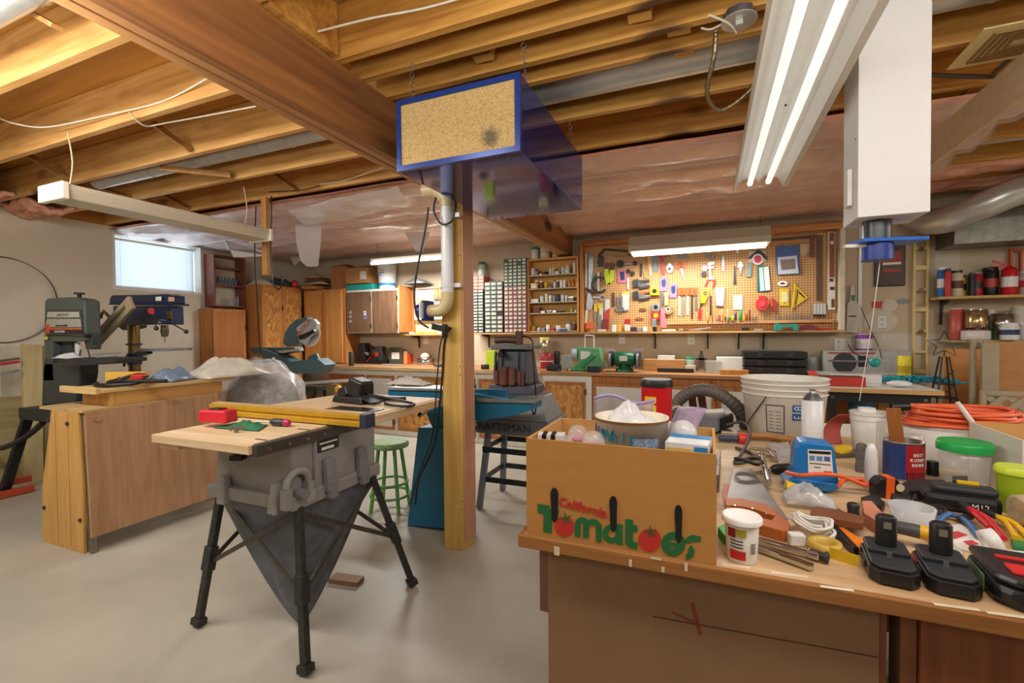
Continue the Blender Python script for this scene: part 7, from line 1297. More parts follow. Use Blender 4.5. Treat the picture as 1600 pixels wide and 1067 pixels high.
onp(-1.50, -1.05, H*.50, H*.61, M('1f5f9c'), 'blue_label'); onp(-1.50, -1.05, H*.36, H*.47, M('1f5f9c'), 'blue_label'); curved_print(t, 'COM', H*.085, r*1.035, H*.555, -1.33, m_wht); curved_print(t, 'CLO', H*.085, r*1.01, H*.415, -1.33, m_wht)
P('wire', B().tube([(-r*1.0, -r*.35, H*.1), (-r*.9, -r*.55, H*.3), (-r*.55, -r*1.0, H*.72)], .0025, 6), m_iron, t)
# hose and red can behind
q, r, H = up(1026, 690, 46, 92, BZ); t = T('red_can', 'tall red canister with black lid and yellow print behind the tomato box', 'canister', q)
P('body', B().lathe(0, 0, 0, [(r*.95, 0), (r, .005), (r, H*.87)], 30), M('c4121f', .3, var=.04), t); P('lid', B().lathe(0, 0, H*.87, [(r*1.05, 0), (r*1.05, H*.07), (r*.98, H*.12)], 30), m_blk, t); P('lid_top', B().lathe(0, 0, H*.965, [(r*.9, 0), (r*.88, .006)], 30), M('b8bcc4', .3), t)
for z0, z1 in ((.62, .72), (.48, .58)): P('yellow_label', B().grid(lambda u, v: ((r+.001)*cos(-2.3+u*.8), (r+.001)*sin(-2.3+u*.8), H*(z0+(z1-z0)*v)), 8, 1), m_yl, t)
P0 = PY(1050, 660, 2.15); hp = [(1046, 676, 2.42), (1050, 648, 2.42), (1062, 624, 2.42), (1085, 611, 2.40), (1112, 611, 2.38), (1140, 626, 2.36), (1160, 648, 2.38), (1170, 682, 2.42)]
Q = [PY(*v) for v in hp]; kk = MP(Q[3])
O('ribbed_hose', 'thick grey ribbed vacuum hose arching behind the bench clutter', 'hose', B().tube([v-Q[0] for v in Q], .03, 14, 14, rad=lambda u: 9.5*kk+.0022*sin(u*420)), M('5f5850', .5, var=.1), Q[0])
for i, (x0, x1) in enumerate((((1080, 604), (1093, 690)), ((1094, 604), (1112, 690)))):
    a, c = PY(x0[0], x0[1]+4, 2.5), PY(x1[0], x1[1]+40, 2.42); O('leaning_batten', ['brown slat leaning behind the hose arch, left one', 'brown slat leaning behind the hose arch, right one'][i], 'slat', B().bar((0, 0, 0), (c-a)*(a.z/(a.z-c.z)), .035, .018, (0, 1, 0)), m_dwd, a)
# belt, tubs, bottles to the right
o = AT(1310, 697); yb = o.y+.02; t = T('sanding_belt', 'curved dull red sanding belt standing on the bench', 'belt', (o.x, yb, BZ+.0005)); b = B()
b.grid(lambda u, v: tuple((PY(1286+24*v**1.7+(31-9*v)*u, 699-45*v, yb)-Vector((o.x, yb, BZ+.0005)))+Vector((.0, .05*sin(pi*v), 0))), 6, 14); P('belt', b, M('b0504a', .8, var=.08), t); bpy.data.objects[t.name].children[0].modifiers.new('s', 'SOLIDIFY').thickness = .002
lay('yellow_disc', 'flat yellow object on a drab board behind the blue holder', 'disc', [('disc', m_yl, .012, .012, C(1318, 702, 14, 16, 5)), ('board', M('5f5548', .7), 0, .012, [(1300, 708), (1336, 704), (1338, 712), (1304, 714)])])
t, r, H = vessel('plastic_tub', 'stack of white plastic tubs behind the dark foam roll', 'tub', 1356, 712, 54, 62, M('d8d5cc', .35, al=.9), None, 0, .8, bands=(('rim', .8, .84, m_wht), ('rim', .94, 1.0, m_wht)))
P('cap', B().lathe(-.01, 0, H, [(r*.45, 0), (r*.42, .014)], 20), m_wht, t)
O('foam_roll', 'dark grey fuzzy roll standing in front of the white tubs', 'roll', B().lathe(0, 0, 0, [(.016, 0), (.017, .02), (.015, .03), (.017, .05), (.015, .066), (.014, .084), (.008, .09)], 18), M('5f5c58', .95, var=.4, sc=60, bump=.6), AT(1346, 737))
q, r, H = up(1361, 768, 17, 72); O('glue_bottle', 'white rounded bottle standing left of the black and orange tape measure', 'bottle', B().lathe(0, 0, 0, [(r, 0), (r, H*.6), (r*.85, H*.85), (r*.5, H*.97), (r*.1, H)], 20), M('d9d8d8', .3, var=.05), q)
t = T('tape_measure', 'black and orange tape measure standing on the bench', 'tape measure', AT(1383, 776), rz=.25); P('case', B().prism([(-.032, 0), (.03, 0), (.034, .03), (.02, .055), (-.02, .055), (-.034, .04)], -.016, .016, 'y'), m_blk, t, bev=.005); P('orange_band', B().prism([(-.008, .001), (.012, .001), (.014, .056), (-.006, .056)], -.0175, .0175, 'y'), M('e8601e', .4), t, bev=.001); P('label', B().cyl((.026, -.0165, .03), (.026, -.0178, .03), .010, n=18), M('cfc9a0'), t)
q, r, H = up(1411, 752, 51, 57); t = T('bean_can', 'open red and blue bean can holding a wooden stick', 'can', q)
P('can', B().lathe(0, 0, 0, [(r*.97, 0), (r, .003), (r, H-.002), (r*1.02, H), (r*.97, H), (r*.95, .004), (1e-5, .004)], 36), M('a9a7a2', .3, .9), t)
def wrap(u0, u1, z0, z1, mt, nm): P(nm, B().grid(lambda u, v: ((r+.0012)*cos(u0+(u1-u0)*u), (r+.0012)*sin(u0+(u1-u0)*u), H*(z0+(z1-z0)*v)), 12, 1), mt, t)
wrap(-3.2, -1.75, .04, .95, M('22386f', .4), 'blue_label'); wrap(-1.75, -.05, .04, .95, M('a81f28', .4), 'red_label'); wrap(-1.74, -.6, .04, .25, M('6a1418', .4, var=.7, sc=120), 'bean_picture')
for s, z_, sz in (('BEST', .70, .012), ('KIDNEY', .57, .012), ('BEANS', .44, .012)): curved_print(t, s, sz, r+.001, H*z_, -1.12, m_wht)
q2 = q+Vector((-.012, .005, .006)); a = PY(1404, 638, q2.y)-q2; O('wooden_stick', 'flat brown wooden stick standing in the bean can', 'stick', B().bar((.008, 0, 0), (-.012, .0, a.z), .036, .006, (0, 1, 0)), W('a8662c', '7f4819', 'z', 10), q2, bev=.001)
t, r, H = vessel('clear_jar', 'clear jar with orange content right of the bean can', 'jar', 1436, 748, 26, 60, M('d9cfc4', .15, al=.45), None, 0, .95); P('orange_content', B().lathe(0, 0, .004, [(r*.8, 0), (r*.8, H*.3)], 18), m_or, t)
t, r, H = vessel('clear_jar', 'clear jar with white print behind the bean can, left side', 'jar', 1386, 735, 28, 70, M('cfc8bc', .15, al=.5), None, 0, .95)
lay('black_case', 'long black open tray lying in front of the bean can', 'tray', [('tray', M('232426', .45), 0, .03, [(1408, 764), (1424, 756), (1476, 758), (1476, 772), (1420, 775)])])
t, r, H = vessel('black_cylinder', 'small black cylinder standing behind the long black tray', 'cap', 1457, 744, 15, 21, m_blk, None, 0, 1)
lay('black_battery', 'small black battery standing left of the lime container', 'battery', [('body', m_bat, 0, .045, [(1488, 756), (1512, 756), (1512, 764), (1488, 764)]), ('label', m_gry, .046, .001, [(1496, 758), (1502, 758), (1502, 761), (1496, 761)])])
# orange cord coil on a white pail, carton
q, r, H = up(1465, 730, 110, 52); t = T('white_tub', 'low white plastic tub under the orange cord coil', 'tub', q); P('tub', B().lathe(0, 0, 0, [(r*.9, 0), (r, H), (r*.97, H), (r*.87, .004), (1e-5, .004)], 30), M('c9c4bd', .4, var=.1), t)
ctr = q+Vector((.0, 0, H)); rr_ = r*.92; pts = []
rnd = random.Random(5)
for i in range(14*16): a = i*2*pi/16; lay_ = i//16; kx = rr_*(.95+.12*sin(i*.21)+.05*rnd.random()); pts.append((cos(a)*kx*1.25, sin(a)*kx*.8, .008+.0042*lay_+.004*sin(i*.7)))
O('extension_lead', 'thick coil of orange extension cord resting on the white tub', 'cord', B().tube(pts, .0062, 7, 2), M('e0653a', .4, var=.06), ctr)
O('cord_connector', 'black connector end on the left of the orange cord coil', 'connector', B().cyl((0, 0, 0), (.045, 0, .004), .013), m_blk, ctr+Vector((-r*1.15, -.05, .065)), bev=.003)
O('white_tube', 'white plastic tube leaning over the orange cord coil', 'tube', B().cyl((0, 0, 0), PY(1500, 628, ctr.y-.1)-PY(1525, 662, ctr.y-.1), .008, .006), m_wht, PY(1525, 662, ctr.y-.1))
a, c = AT(1492, 790), AT(1566, 800)
t = T('cardboard_carton', 'open white and brown carton with green print at the right end of the bench', 'carton', (.935, 1.61, BZ+.0005))
m_cw = M('d9d4ca', .6, var=.06); ch = .16
P('wall', B().bb(-.19, .19, -.004, 0, 0, ch), m_cw, t); P('wall', B().bb(-.19, -.186, 0, .26, 0, ch), m_cw, t); P('wall', B().bb(.186, .19, 0, .26, 0, ch), m_cbi, t); P('wall', B().bb(-.19, .19, .26, .264, 0, ch), m_cbi, t); P('bottom', B().bb(-.186, .186, 0, .26, 0, .004), m_cbi, t)
for x_, z_, w_, h_ in ((-.08, .12, .02, .03), (.02, .07, .07, .006), (.02, .055, .05, .004), (.03, .04, .045, .004), (.03, .03, .045, .004)): P('green_print', B().bb(x_, x_+w_, -.0055, -.0042, z_, z_+h_), m_gn, t)
# ================================================================ right side against the back wall
TZ = .872
pA, pB, pC = PZ(1291, 606, TZ), PZ(1474, 611, TZ), PZ(1277, 590, TZ)
ty0 = (pA.y+pB.y)/2; tx0, tx1 = pA.x, pB.x; td = .70
t = T('router_table', 'white topped router table on black drilled steel legs at right', 'table', ((tx0+tx1)/2, ty0, 0)); w = (tx1-tx0)/2
P('top', B().bb(-w, w, .004, td, TZ-.028, TZ), M('d2d0cc', .35, var=.05), t); P('front_edge', B().bb(-w, w, 0, .0038, TZ-.03, TZ), W('cfa468', 'b3854a', 'x', 7), t); P('fence', B().bb(-w+.12, w*.3, td*.55, td*.6, TZ, TZ+.07), m_wht, t, bev=.002)
P('apron', B().bb(-w+.02, w-.1, .03, .04, TZ-.10, TZ-.031), m_blk, t)
for x in (-w+.05, w-.09):
    for y in (.04, td-.06): g = P('leg', B().bar((x, y, TZ-.031), (x+(.03 if x > 0 else -.0), y, .003), .055, .012), m_blk, t); P('bolt', B().cyl((x, y-.012, TZ-.07), (x, y-.006, TZ-.07), .012, n=8), m_chr, g)
P('side_panel', B().bb(-w+.0, -w+.018, .08, td-.1, .05, TZ-.031), m_fr, t); P('shelf_panel', B().bb(-w+.07, w-.35, td-.14, td-.12, .1, TZ-.11), M('a8682c', .6), t); P('stretcher', B().bb(w*.08, w*.08+.05, .2, .23, 0.0, TZ-.1), m_pine, t)
c = PY(1355, 622, ty0+.2); k = MP(c); t = T('router_motor', 'blue and white router motor hanging under the router table', 'router', (c.x, ty0+.22, TZ-.2)); P('collar', B().cyl((0, 0, .09), (0, 0, .165), .09), m_wht, t); P('motor', B().lathe(0, 0, -.04, [(.05, 0), (.085, .02), (.085, .13)], 24), M('2f6f94', .35), t)
t = T('metal_case', 'open red metal tool case standing on the router table', 'case', PZ(1315, 603, TZ)+Vector((0, .05, .0005))); k = MP(t.location)
P('tray', B().bb(-32*k, 30*k, -.07, .07, 0, 14*k), M('c23a2a', .4), t, bev=.004); P('lining', B().bb(-30*k, 28*k, -.065, .065, 14*k, 14*k+.002), M('3a2c28', .7), t); P('lid', B().bar((-36*k, -.07, 14*k), (-36*k, .07, 20*k), .004, 12*k, (1, 0, 0)), M('c23a2a', .4), t)
def item(name, lab, cat, px, py, w_, h_, z, mt, d=.1, shape='box', dy=0, extra=None, bev=.004, group=None):
    p = PZ(px, py, z)+Vector((0, dy, 0)); k0 = min(5.37-d, 5.30)
    if z == ZC: p.y = max(p.y, YF-.03)
    if p.y > k0: p = PY(px, py, k0)
    k = MP(p); t = T(name, lab, cat, (p.x, p.y, z+.0005), group=group); a, b_ = w_*k/2, h_*k
    P('body', B().bb(-a, a, 0, d, 0, b_) if shape == 'box' else B().lathe(0, a, 0, [(a*.97, 0), (a, .004), (a, b_*.95), (a*.9, b_)], 20), mt, t, bev=bev if shape == 'box' else 0)
    if extra: extra(t, a, b_, k)
    return t
item('glue_bottle', 'small white nozzle bottle on the router table beside the red case', 'bottle', 1366, 599, 7, 12, TZ, m_wht, shape='c')
item('spray_can', 'bright yellow spray can standing at the back of the router table', 'can', 1413, 594, 17, 38, TZ, M('e6d21c', .35), shape='c', extra=lambda t, a, h, k: P('band', B().lathe(0, a, h*.3, [(a+.001, 0), (a+.001, h*.3)], 20), M('b9a418'), t))
b = B(); rnd = random.Random(3)
for i in range(240): x = rnd.uniform(-.30, .26); y = rnd.uniform(-.06, .06); h_ = .05*(1-((x+.0)/.32)**2)+.012; b.cyl((x, y, rnd.uniform(.004, h_)), (x+rnd.uniform(-.03, .05), y+rnd.uniform(-.02, .02), rnd.uniform(.004, h_)), .006, n=5)
O('duster', 'teal microfibre duster lying on the router table', 'duster', b, M('2699b0', .8), PZ(1430, 600, TZ)+Vector((0, .05, .002)))
O('white_cloth', 'small white lump of cloth beside the teal duster', 'cloth', B().sph(0, 0, .02, .06, 1.3, .8, .4), m_wht, PZ(1405, 605, TZ))
item('cardboard_sheet', 'brown flat cardboard piece lying behind the white fence', 'cardboard', 1400, 600, 30, 3, TZ, m_card, d=.07)
# scroll saw / radio group on the counter right end
item('radio', 'silver grey radio with a round speaker at the right end of the counter', 'radio', 1354, 580, 112, 38, ZC, M('b5b5b2', .4, .2), d=.14, extra=lambda t, a, h, k: (P('speaker', B().cyl((-a*.52, -.004, h*.5), (-a*.52, -.0005, h*.5), h*.42), m_iron, t), P('display', B().bb(-a*.2, 0, -.003, 0, h*.35, h*.8), m_blk, t), P('red_strip', B().bb(-a*.9, a*.2, -.003, 0, h*.88, h*.95), M('a8504a'), t)))
item('machine_table', 'flat silver machine table in front of the radio', 'machine', 1340, 590, 110, 8, ZC, m_gal, d=.2, dy=-.1)
item('paint_can', 'white can with purple bands standing on the silver radio', 'can', 1354, 546, 21, 26, PZ(1354, 548, 1.08).z, m_wht, shape='c', extra=lambda t, a, h, k: (P('band', B().lathe(0, a, h*.72, [(a+.001, 0), (a+.001, h*.26)], 20), M('8a3f9a'), t), P('band', B().lathe(0, a, 0.002, [(a*.98+.001, 0), (a+.001, h*.12)], 20), M('8a3f9a'), t)))
item('green_tool', 'thin silver tool with a teal round end lying across the radio', 'tool', 1330, 566, 60, 3, 1.06, m_stl, d=.02, extra=lambda t, a, h, k: P('teal_end', B().sph(a, 0, 0, .035), m_tl, t))
item('glass_jar', 'glass jar of brushes right of the black cases', 'jar', 1258, 578, 20, 26, ZC, M('aeb5b2', .15, al=.6), shape='c')
# counter clutter between sander and black cases
def ci(name, lab, cat, px, py, w_, h_, mt, **k): return item(name, lab, cat, px, py, w_, h_, ZC, mt, **k)
for i in range(3): pz = ZC+i*.074; t = T('black_case', ['lowest black plastic tool case of the stack on the counter', 'middle black plastic tool case of the stack on the counter', 'topmost black plastic tool case of the stack on the counter'][i], 'case', (PZ(1211, 585, ZC).x, PZ(1211, 585, ZC).y, pz+.001), group='stacked black tool cases'); P('shell', B().bb(-.27, .27, 0, .3, 0, .07), M('1c1d20', .35), t, bev=.012); [P('latch', B().bb(x, x+.05, -.008, -.0005, .02, .055), m_iron, t) for x in (-.15, .1)]
ci('paper_stack', 'white paper stack on a pale wooden tray left of the black cases', 'paper', 1147, 577, 38, 24, m_wht, d=.2); ci('wooden_tray', 'low wooden tray under the white paper stack', 'tray', 1147, 586, 41, 8, m_pine, d=.05)
ci('clear_organiser', 'clear plastic divided box left of the paper stack', 'organiser', 1115, 583, 23, 19, M('cfd2cc', .15, al=.6, var=.3, sc=50), d=.12)
t = ci('hand_plane', 'upright chrome and black tool standing left of the clear box', 'tool', 1096, 582, 9, 28, m_chr, d=.06, extra=lambda t, a, h, k: P('arm', B().bb(-a*1.8, a*1.8, 0, .03, h*.7, h*.8).bb(-a*.4, a*.4, 0, .03, h, h*1.2), m_iron, t))
bigjar(1078, 578, 14, 22, M('c9cfc9', .15, al=.6), M('16905a'), 'clear jar with bright green lid standing on the counter', 5.25, ZC+.0005)
ci('paper_box', 'small beige box in front of the green lidded jar', 'box', 1079, 581, 16, 10, M('cfc4ac'), d=.06)
t = ci('wooden_box', 'wide pale wooden box of papers on the counter', 'box', 1037, 578, 62, 18, W('c9955c', 'a9743c', 'x', 6), d=.2, extra=lambda t, a, h, k: P('paper', B().bb(-a*.3, a*.5, .02, .15, h, h+.04), m_wht, t))
ci('black_clamp', 'long black flat tool lying in front of the pale wooden box', 'tool', 1055, 582, 54, 6, m_blk, d=.05)
# bench grinder
def grinder(px, py, lab, name, mt):
    p = PZ(px, py, ZC); k = MP(p); t = T(name, lab, 'grinder', (p.x, p.y+.08, ZC+.0005))
    P('base', B().lathe(0, 0, 0, [(14*k, 0), (14*k, 4*k), (8*k, 8*k), (8*k, 12*k)], 20), mt, t); P('motor', B().lathe(0, 0, 0, [(8*k, -17*k), (12*k, -13*k), (12*k, 13*k), (8*k, 17*k)], 24, M=Matrix.Translation((0, 0, 20*k)) @ Matrix.Rotation(pi/2, 4, 'Y')), mt, t)
    P('plate', B().bb(-6*k, 6*k, -12.6*k, -12.1*k, 18*k, 26*k), m_wht, t)
    for s in (-1, 1): g = P('wheel_guard', B().cyl((s*18*k, 0, 20*k), (s*24*k, 0, 20*k), 13*k, n=22), m_iron, t); P('wheel', B().cyl((s*20*k, -.02, 19*k), (s*23*k, -.02, 19*k), 12*k, n=22), m_gry, g); P('eye_shield', B().bb(s*22*k-8*k, s*22*k+8*k, -.05, -.045, 33*k, 38*k), M('cfd2d0', .1, al=.6), g); P('tool_rest', B().bb(s*22*k-5*k, s*22*k+5*k, -.07, -.03, 8*k, 9*k), m_stl, g)
grinder(974, 582, 'dark green bench grinder with a white plate on the counter', 'bench_grinder', M('0f5a3a', .35))
p = PZ(918, 580, ZC); o = Vector((p.x, p.y, ZC+.0005)); t = T('wet_grinder', 'light green sharpening machine with a wire handle left of the bench grinder', 'grinder', o); mlg = M('5fa472', .4)
for nm, pts, mt, dy, th in (('housing', [(902, 543), (936, 545), (942, 578), (906, 580)], mlg, 0, .14), ('brace', [(893, 577), (925, 553), (930, 557), (905, 580)], M('2f8a50', .4), -.03, .025), ('plate', [(907, 549), (922, 550), (922, 560), (907, 562)], m_wht, -.003, .002), ('foot', [(886, 576), (912, 576), (912, 580), (884, 580)], M('2f8a50', .4), -.05, .1)): b = B(); FY(b, pts, o.y+dy, th, o); P(nm, b, mt, t, bev=.003)
P('wheel', B().cyl(PY(903, 553, o.y+.04)-o, PY(895, 553, o.y+.04)-o, .055), M('a9bcc2', .5), t); b = B()
for a_, c_ in (((914, 543), (914, 524)), ((914, 524), (928, 525)), ((928, 525), (928, 543))): b.cyl(PY(*a_, o.y+.05)-o, PY(*c_, o.y+.05)-o, .006, n=8)
P('wire_handle', b, m_wht, t)
ci('grey_container', 'grey plastic jug shaped container left of the light green machine', 'container', 884, 577, 15, 22, M('8f928a'), d=.08); ci('black_block', 'short black cylinder standing beside the red tartan tin', 'cylinder', 869, 572, 9, 26, m_blk, shape='c')
t = ci('tartan_tin', 'red patterned tin with a silver can stacked on it behind the sander', 'tin', 851, 576, 20, 24, M('9c1f28', .4, var=.5, sc=60), shape='c', extra=lambda t, a, h, k: (P('band', B().lathe(0, a, h*.45, [(a+.001, 0), (a+.001, h*.05)], 20), m_wht, t),))
p = t.location; bigjar(851, 552, 17, 24, M('b9a98a', .2, .7), M('d8cf5a'), 'silver can with yellow lid standing on the red patterned tin', p.y+.06, p.z+.157)
ci('black_bag', 'low black rounded bag in front of the red patterned tin', 'bag', 864, 580, 24, 11, m_blk, d=.07, bev=.02); ci('small_battery', 'black tool battery lying in front of the light green machine', 'battery', 924, 583, 20, 9, m_blk, d=.07)
for i, (px, py, c_) in enumerate(((855, 578, 'orange'), (876, 580, 'blue'), (888, 581, 'orange'), (938, 584, 'orange'))): p = PZ(px, py, ZC); p.y = max(p.y, YF); O('foam_plug', f'tiny {c_} plug lying on the counter, {ords(i)} from the left', 'plug', B().sph(0, 0, .012, .013), m_or if c_ == 'orange' else m_nv, p)
ci('lime_case', 'lime green plastic boxes standing behind the wooden post', 'box', 766, 574, 15, 26, M('a9c42a', .4), d=.08); ci('tape_roll', 'small black and white roll on the counter beside the lime boxes', 'roll', 755, 577, 13, 7, m_blk, shape='c'); ci('small_bottle', 'small white bottle on the counter beside the lime boxes', 'bottle', 767, 579, 4, 12, m_wht, shape='c')
O('orange_clip', 'orange squeeze clamp hanging at the counter edge right of the sander', 'clamp', B().box(0, 0, 0, .05, .03, .10, .2), m_or, PY(837, 590, YF-.061))
# left counter: lathe, red basket, picture etc.
t = ci('mini_lathe', 'black bench lathe with chrome and red fittings at the left end of the counter', 'lathe', 578, 568, 50, 5, m_blk, d=.16, extra=lambda t, a, h, k: (P('headstock', B().bb(-a*.95, -a*.45, .0, .14, h, h*6.5), m_blk, t, bev=.01), P('tailstock', B().bb(a*.3, a*.8, .02, .12, h, h*5.5), m_iron, t, bev=.01), P('bar', B().cyl((-a, .06, h*5.4), (a, .06, h*4.8), .018), m_blk, t), P('chuck', B().cyl((-a*.45, .06, h*3), (-a*.2, .06, h*3), .035), m_chr, t), P('lever', B().bar((-a*.2, -.01, h*.8), (a*.1, -.01, h*2.2), .01, .01), m_rd, t), P('dial', B().cyl((a*.55, -.01, h*3), (a*.55, .0, h*3), .03), m_rd, t)))
ci('red_basket', 'bright red orange basket on the counter below the short shelf', 'basket', 621, 562, 20, 16, M('e04a20', .4), d=.1, extra=lambda t, a, h, k: P('flap', B().box(-a*1.7, .05, .02, a*1.6, .08, .01, 0, 0, .2), m_rd, t)); ci('framed_picture', 'dark green framed card leaning on the wall behind the red basket', 'picture', 618, 558, 24, 26, M('4a4f38', .5), d=.02, dy=.15, extra=lambda t, a, h, k: P('card', B().bb(-a*.6, a*.6, -.003, 0, h*.3, h*.7), m_wht, t))
ci('wood_wedge', 'pale leaning wood strip right of the red basket', 'strip', 633, 562, 6, 20, m_wd, d=.02); ci('steel_pot', 'shiny steel pot with white ladle left of the post', 'pot', 661, 563, 24, 11, m_chr, shape='c', extra=lambda t, a, h, k: P('lump', B().sph(0, a, h*1.1, a*.6, 1, 1, .9), M('c9bfa6', .6), t)); ci('aluminium_bar', 'long silver bar lying along the left counter', 'bar', 612, 572, 40, 3, m_gal, d=.03)
ci('oil_bottle', 'small black and white bottle left of the bench lathe', 'bottle', 546, 572, 8, 22, m_iron, shape='c'); coil('cable_heap', 'dark cable heap on the counter just left of the post', 684, 574, .06, .006, 3, m_blk, 9, z=ZC, cat='cable')
for i, (px, c_) in enumerate(((655, 'f0c820'), (668, 'e8c430'), (677, 'd9b820'), (643, 'e6e2da'))): p = PY(px, 512, 5.3); O('packet', f'{"white" if i == 3 else "yellow"} packet lying on the short wall shelf, {["left", "middle", "right", "far left"][i]} one', 'packet', B().box(0, 0, .012, .07, .08, .02, .2*i), M(c_, .4), (p.x, 5.31, z_sh-.0075+.0005))
# ---- wall items at right
YW = YB-.02
o = PY(1452, 600, 5.36); o.z = PY(1452, 597, 5.36).z; zt_ = PY(1452, 335, 5.36).z
t = T('yellow_level', 'long pale yellow spirit level hanging upright on the back wall', 'level', (o.x, 5.38, o.z)); hL = zt_-o.z; m_lv = M('ddc684', .45)
P('frame', B().bb(-.055, -.04, 0, .03, 0, hL).bb(.04, .055, 0, .03, 0, hL), m_lv, t)
for i in range(8): P('web', B().bb(-.04, .04, .005, .025, hL*(i+.5)/8-.02, hL*(i+.5)/8+.02 if i in (0, 3, 5, 7) else hL*(i+.5)/8), m_lv, t)
for f_ in (.3, .55, .8): P('vial', B().cyl((0, -.002, hL*f_+.0), (0, .005, hL*f_), .022, n=12), M('6a5a2c', .3), t)
o = PY(1332, 520, YW); t = T('white_scraper', 'white plastic trowel shaped bottle with green label hanging beside the pegboard', 'scraper', o); b = B(); FY(b, [(1322, 519), (1324, 475), (1328, 470), (1329, 446), (1335, 446), (1336, 468), (1342, 476), (1342, 500), (1340, 521)], YW-.02, .018, o); P('body', b, M('c9c2b2', .4), t, bev=.004); b = B(); FY(b, [(1330, 461), (1336, 461), (1335, 470), (1331, 470)], YW-.022, .002, o); P('label', b, m_gn, t); b = B(); FY(b, [(1326, 493), (1338, 493), (1338, 495), (1326, 495)], YW-.0215, .001, o); P('print', b, m_iron, t)
o = PY(1344, 520, YW); t = O('shelf_standard', 'grey slotted metal shelf standard screwed upright on the wall', 'rail', B().bb(-.014, .014, 0, .012, 0, PY(1344, 355, YW).z-o.z), m_gal, (o.x, YB-.013, o.z)); 
O('red_tag', 'small red arrow shaped tag on the wall below the brown board', 'tag', B().prism([(-.06, -.03), (.04, -.03), (.065, 0), (.04, .03), (-.06, .03)], -.004, 0, 'y'), m_rd, PY(1374, 476, YB-.001)); O('wall_sticker', 'small grey oval sticker on the wall beside the red tag', 'sticker', B().prism([(.06*cos(a*pi/6), .025*sin(a*pi/6)) for a in range(12)], -.002, 0, 'y'), m_gry, PY(1410, 471, YB-.001))
for i, (px, py, rx_, rz_) in enumerate(((1376, 502, .13, .11), (1391, 477, .06, .06), (1480, 410, .09, .42), (1300, 560, .3, .05), (1420, 535, .45, .09))):
    p = PY(px, py, YB-.0015); O('plaster_patch', ['round white filler patch on the wall around the small outlet', 'small white filler patch beside the red tag', 'tall white filler strip beside the yellow level', 'flat filler patch above the radio', 'long white filler patch low on the wall above the router table'][i], 'patch', B().prism([(rx_*cos(a*pi/12)*(1+.25*noise.noise(Vector((a*.9, i, 0)))), rz_*sin(a*pi/12)*(1+.25*noise.noise(Vector((a*1.3, i, 4))))) for a in range(24)], -.001, .001, 'y'), M('d3cabb', .8, var=.08), p)
outlet(1378, 503, 'tiny brown outlet hole plate on the round filler patch', y=YB-.003)
# shelf with cans
SZ = PY(1475, 463, 5.2).z; xs0 = PY(1468, 463, 5.2).x
t = T('wall_shelf', 'wooden wall shelf of spray cans at the right picture edge', 'shelf', (xs0, 5.2, SZ-.025)); P('board', B().bb(0, 1.1, 0, .22, 0, .024), M('c79f5c', .55), t, bev=.002); P('bracket', B().prism([(.02, -.001), (.2, -.001), (.2, -.22), (.18, -.22), (.16, -.05), (.02, -.02)], .07, .085, 'x'), m_blk, t)
t = T('wall_shelf', 'lower wooden ledge with paint tins at the right picture edge', 'shelf', (PY(1487, 530, 5.15).x, 5.15, PY(1500, 531, 5.15).z-.02)); P('board', B().bb(0, 1.0, 0, .27, 0, .02), M('b9a27a', .6), t); lz = t.location.z+.0205
P('bracket', B().prism([(.03, -.001), (.26, -.001), (.26, -.2), (.24, -.2), (.22, -.05), (.03, -.02)], .4, .415, 'x'), m_blk, t)
def scan(px, w_, h_, z, y, body, lid, lab, cat='can', name='spray_can', band=None, dome=.12):
    p = PY(px, 460, y); k = MP(p); r = w_*k/2; h = h_*k; t = T(name, lab, cat, (p.x, y, z+.0005), group='cans and bottles on the right wall shelves')
    P('body', B().lathe(0, 0, 0, [(r*.97, 0), (r, .004), (r, h*(1-dome)), (r*.8, h*(1-dome*.6))], 20), body, t); P('lid', B().lathe(0, 0, h*(1-dome*.9), [(r*.9, 0), (r*.88, h*dome*.9)], 20), lid, t)
    if band: P('label', B().lathe(0, 0, h*.3, [(r+.001, 0), (r+.001, h*.3)], 20), band, t)
for a in ((1479, 13, 49, M('2f6fb4', .35), m_wht, 'blue spray can with white cap, first on the right wall shelf', m_wht), (1487, 8, 45, m_rd, m_blk, 'narrow red can beside the blue spray can', None), (1494, 16, 42, M('cfc2a8', .4), m_blk, 'cream bottle with black cap on the right wall shelf', m_brn), (1508, 10, 35, m_yl, m_blk, 'yellow and black oil can on the right wall shelf', m_iron), (1518, 9, 36, m_iron, m_iron, 'dark square shouldered can on the right wall shelf', None), (1530, 17, 40, M('a81e28', .35), m_gry, 'dark red spray can in the middle of the right wall shelf', m_blk), (1545, 20, 47, m_blk, m_blk, 'tall black can with red band on the right wall shelf', M('b53a2c', .4)), (1597, 18, 38, M('b9b2a6', .4), m_wht, 'pale can at the right picture edge on the shelf', m_rd)): scan(a[0], a[1], a[2]*.95, SZ, 5.27, a[3], a[4], a[5], band=a[6])
p = PY(1577, 460, 5.27); k = MP(p); t = T('fire_extinguisher', 'small red fire extinguisher standing on the right wall shelf', 'extinguisher', (p.x, 5.27, SZ+.0005)); P('cylinder', B().lathe(0, 0, 0, [(9*k, 0), (9.5*k, .004), (9.5*k, 38*k), (7*k, 42*k), (3*k, 44*k), (3*k, 46*k)], 22), M('c01820', .3, var=.04), t); P('label', B().lathe(0, 0, 12*k, [(9.5*k+.001, 0), (9.5*k+.001, 16*k)], 22), m_wht, t); P('handle', B().bar((-4*k, 0, 47*k), (-20*k, 0, 54*k), .012, .016).bar((-3*k, 0, 45*k), (-22*k, 0, 46*k), .012, .012), M('c8281c', .4), t)
p = PY(1585, 410, YB-.04); t = T('orange_bracket', 'orange red saw shaped metal bracket hanging above the extinguisher', 'bracket', p); b = B()
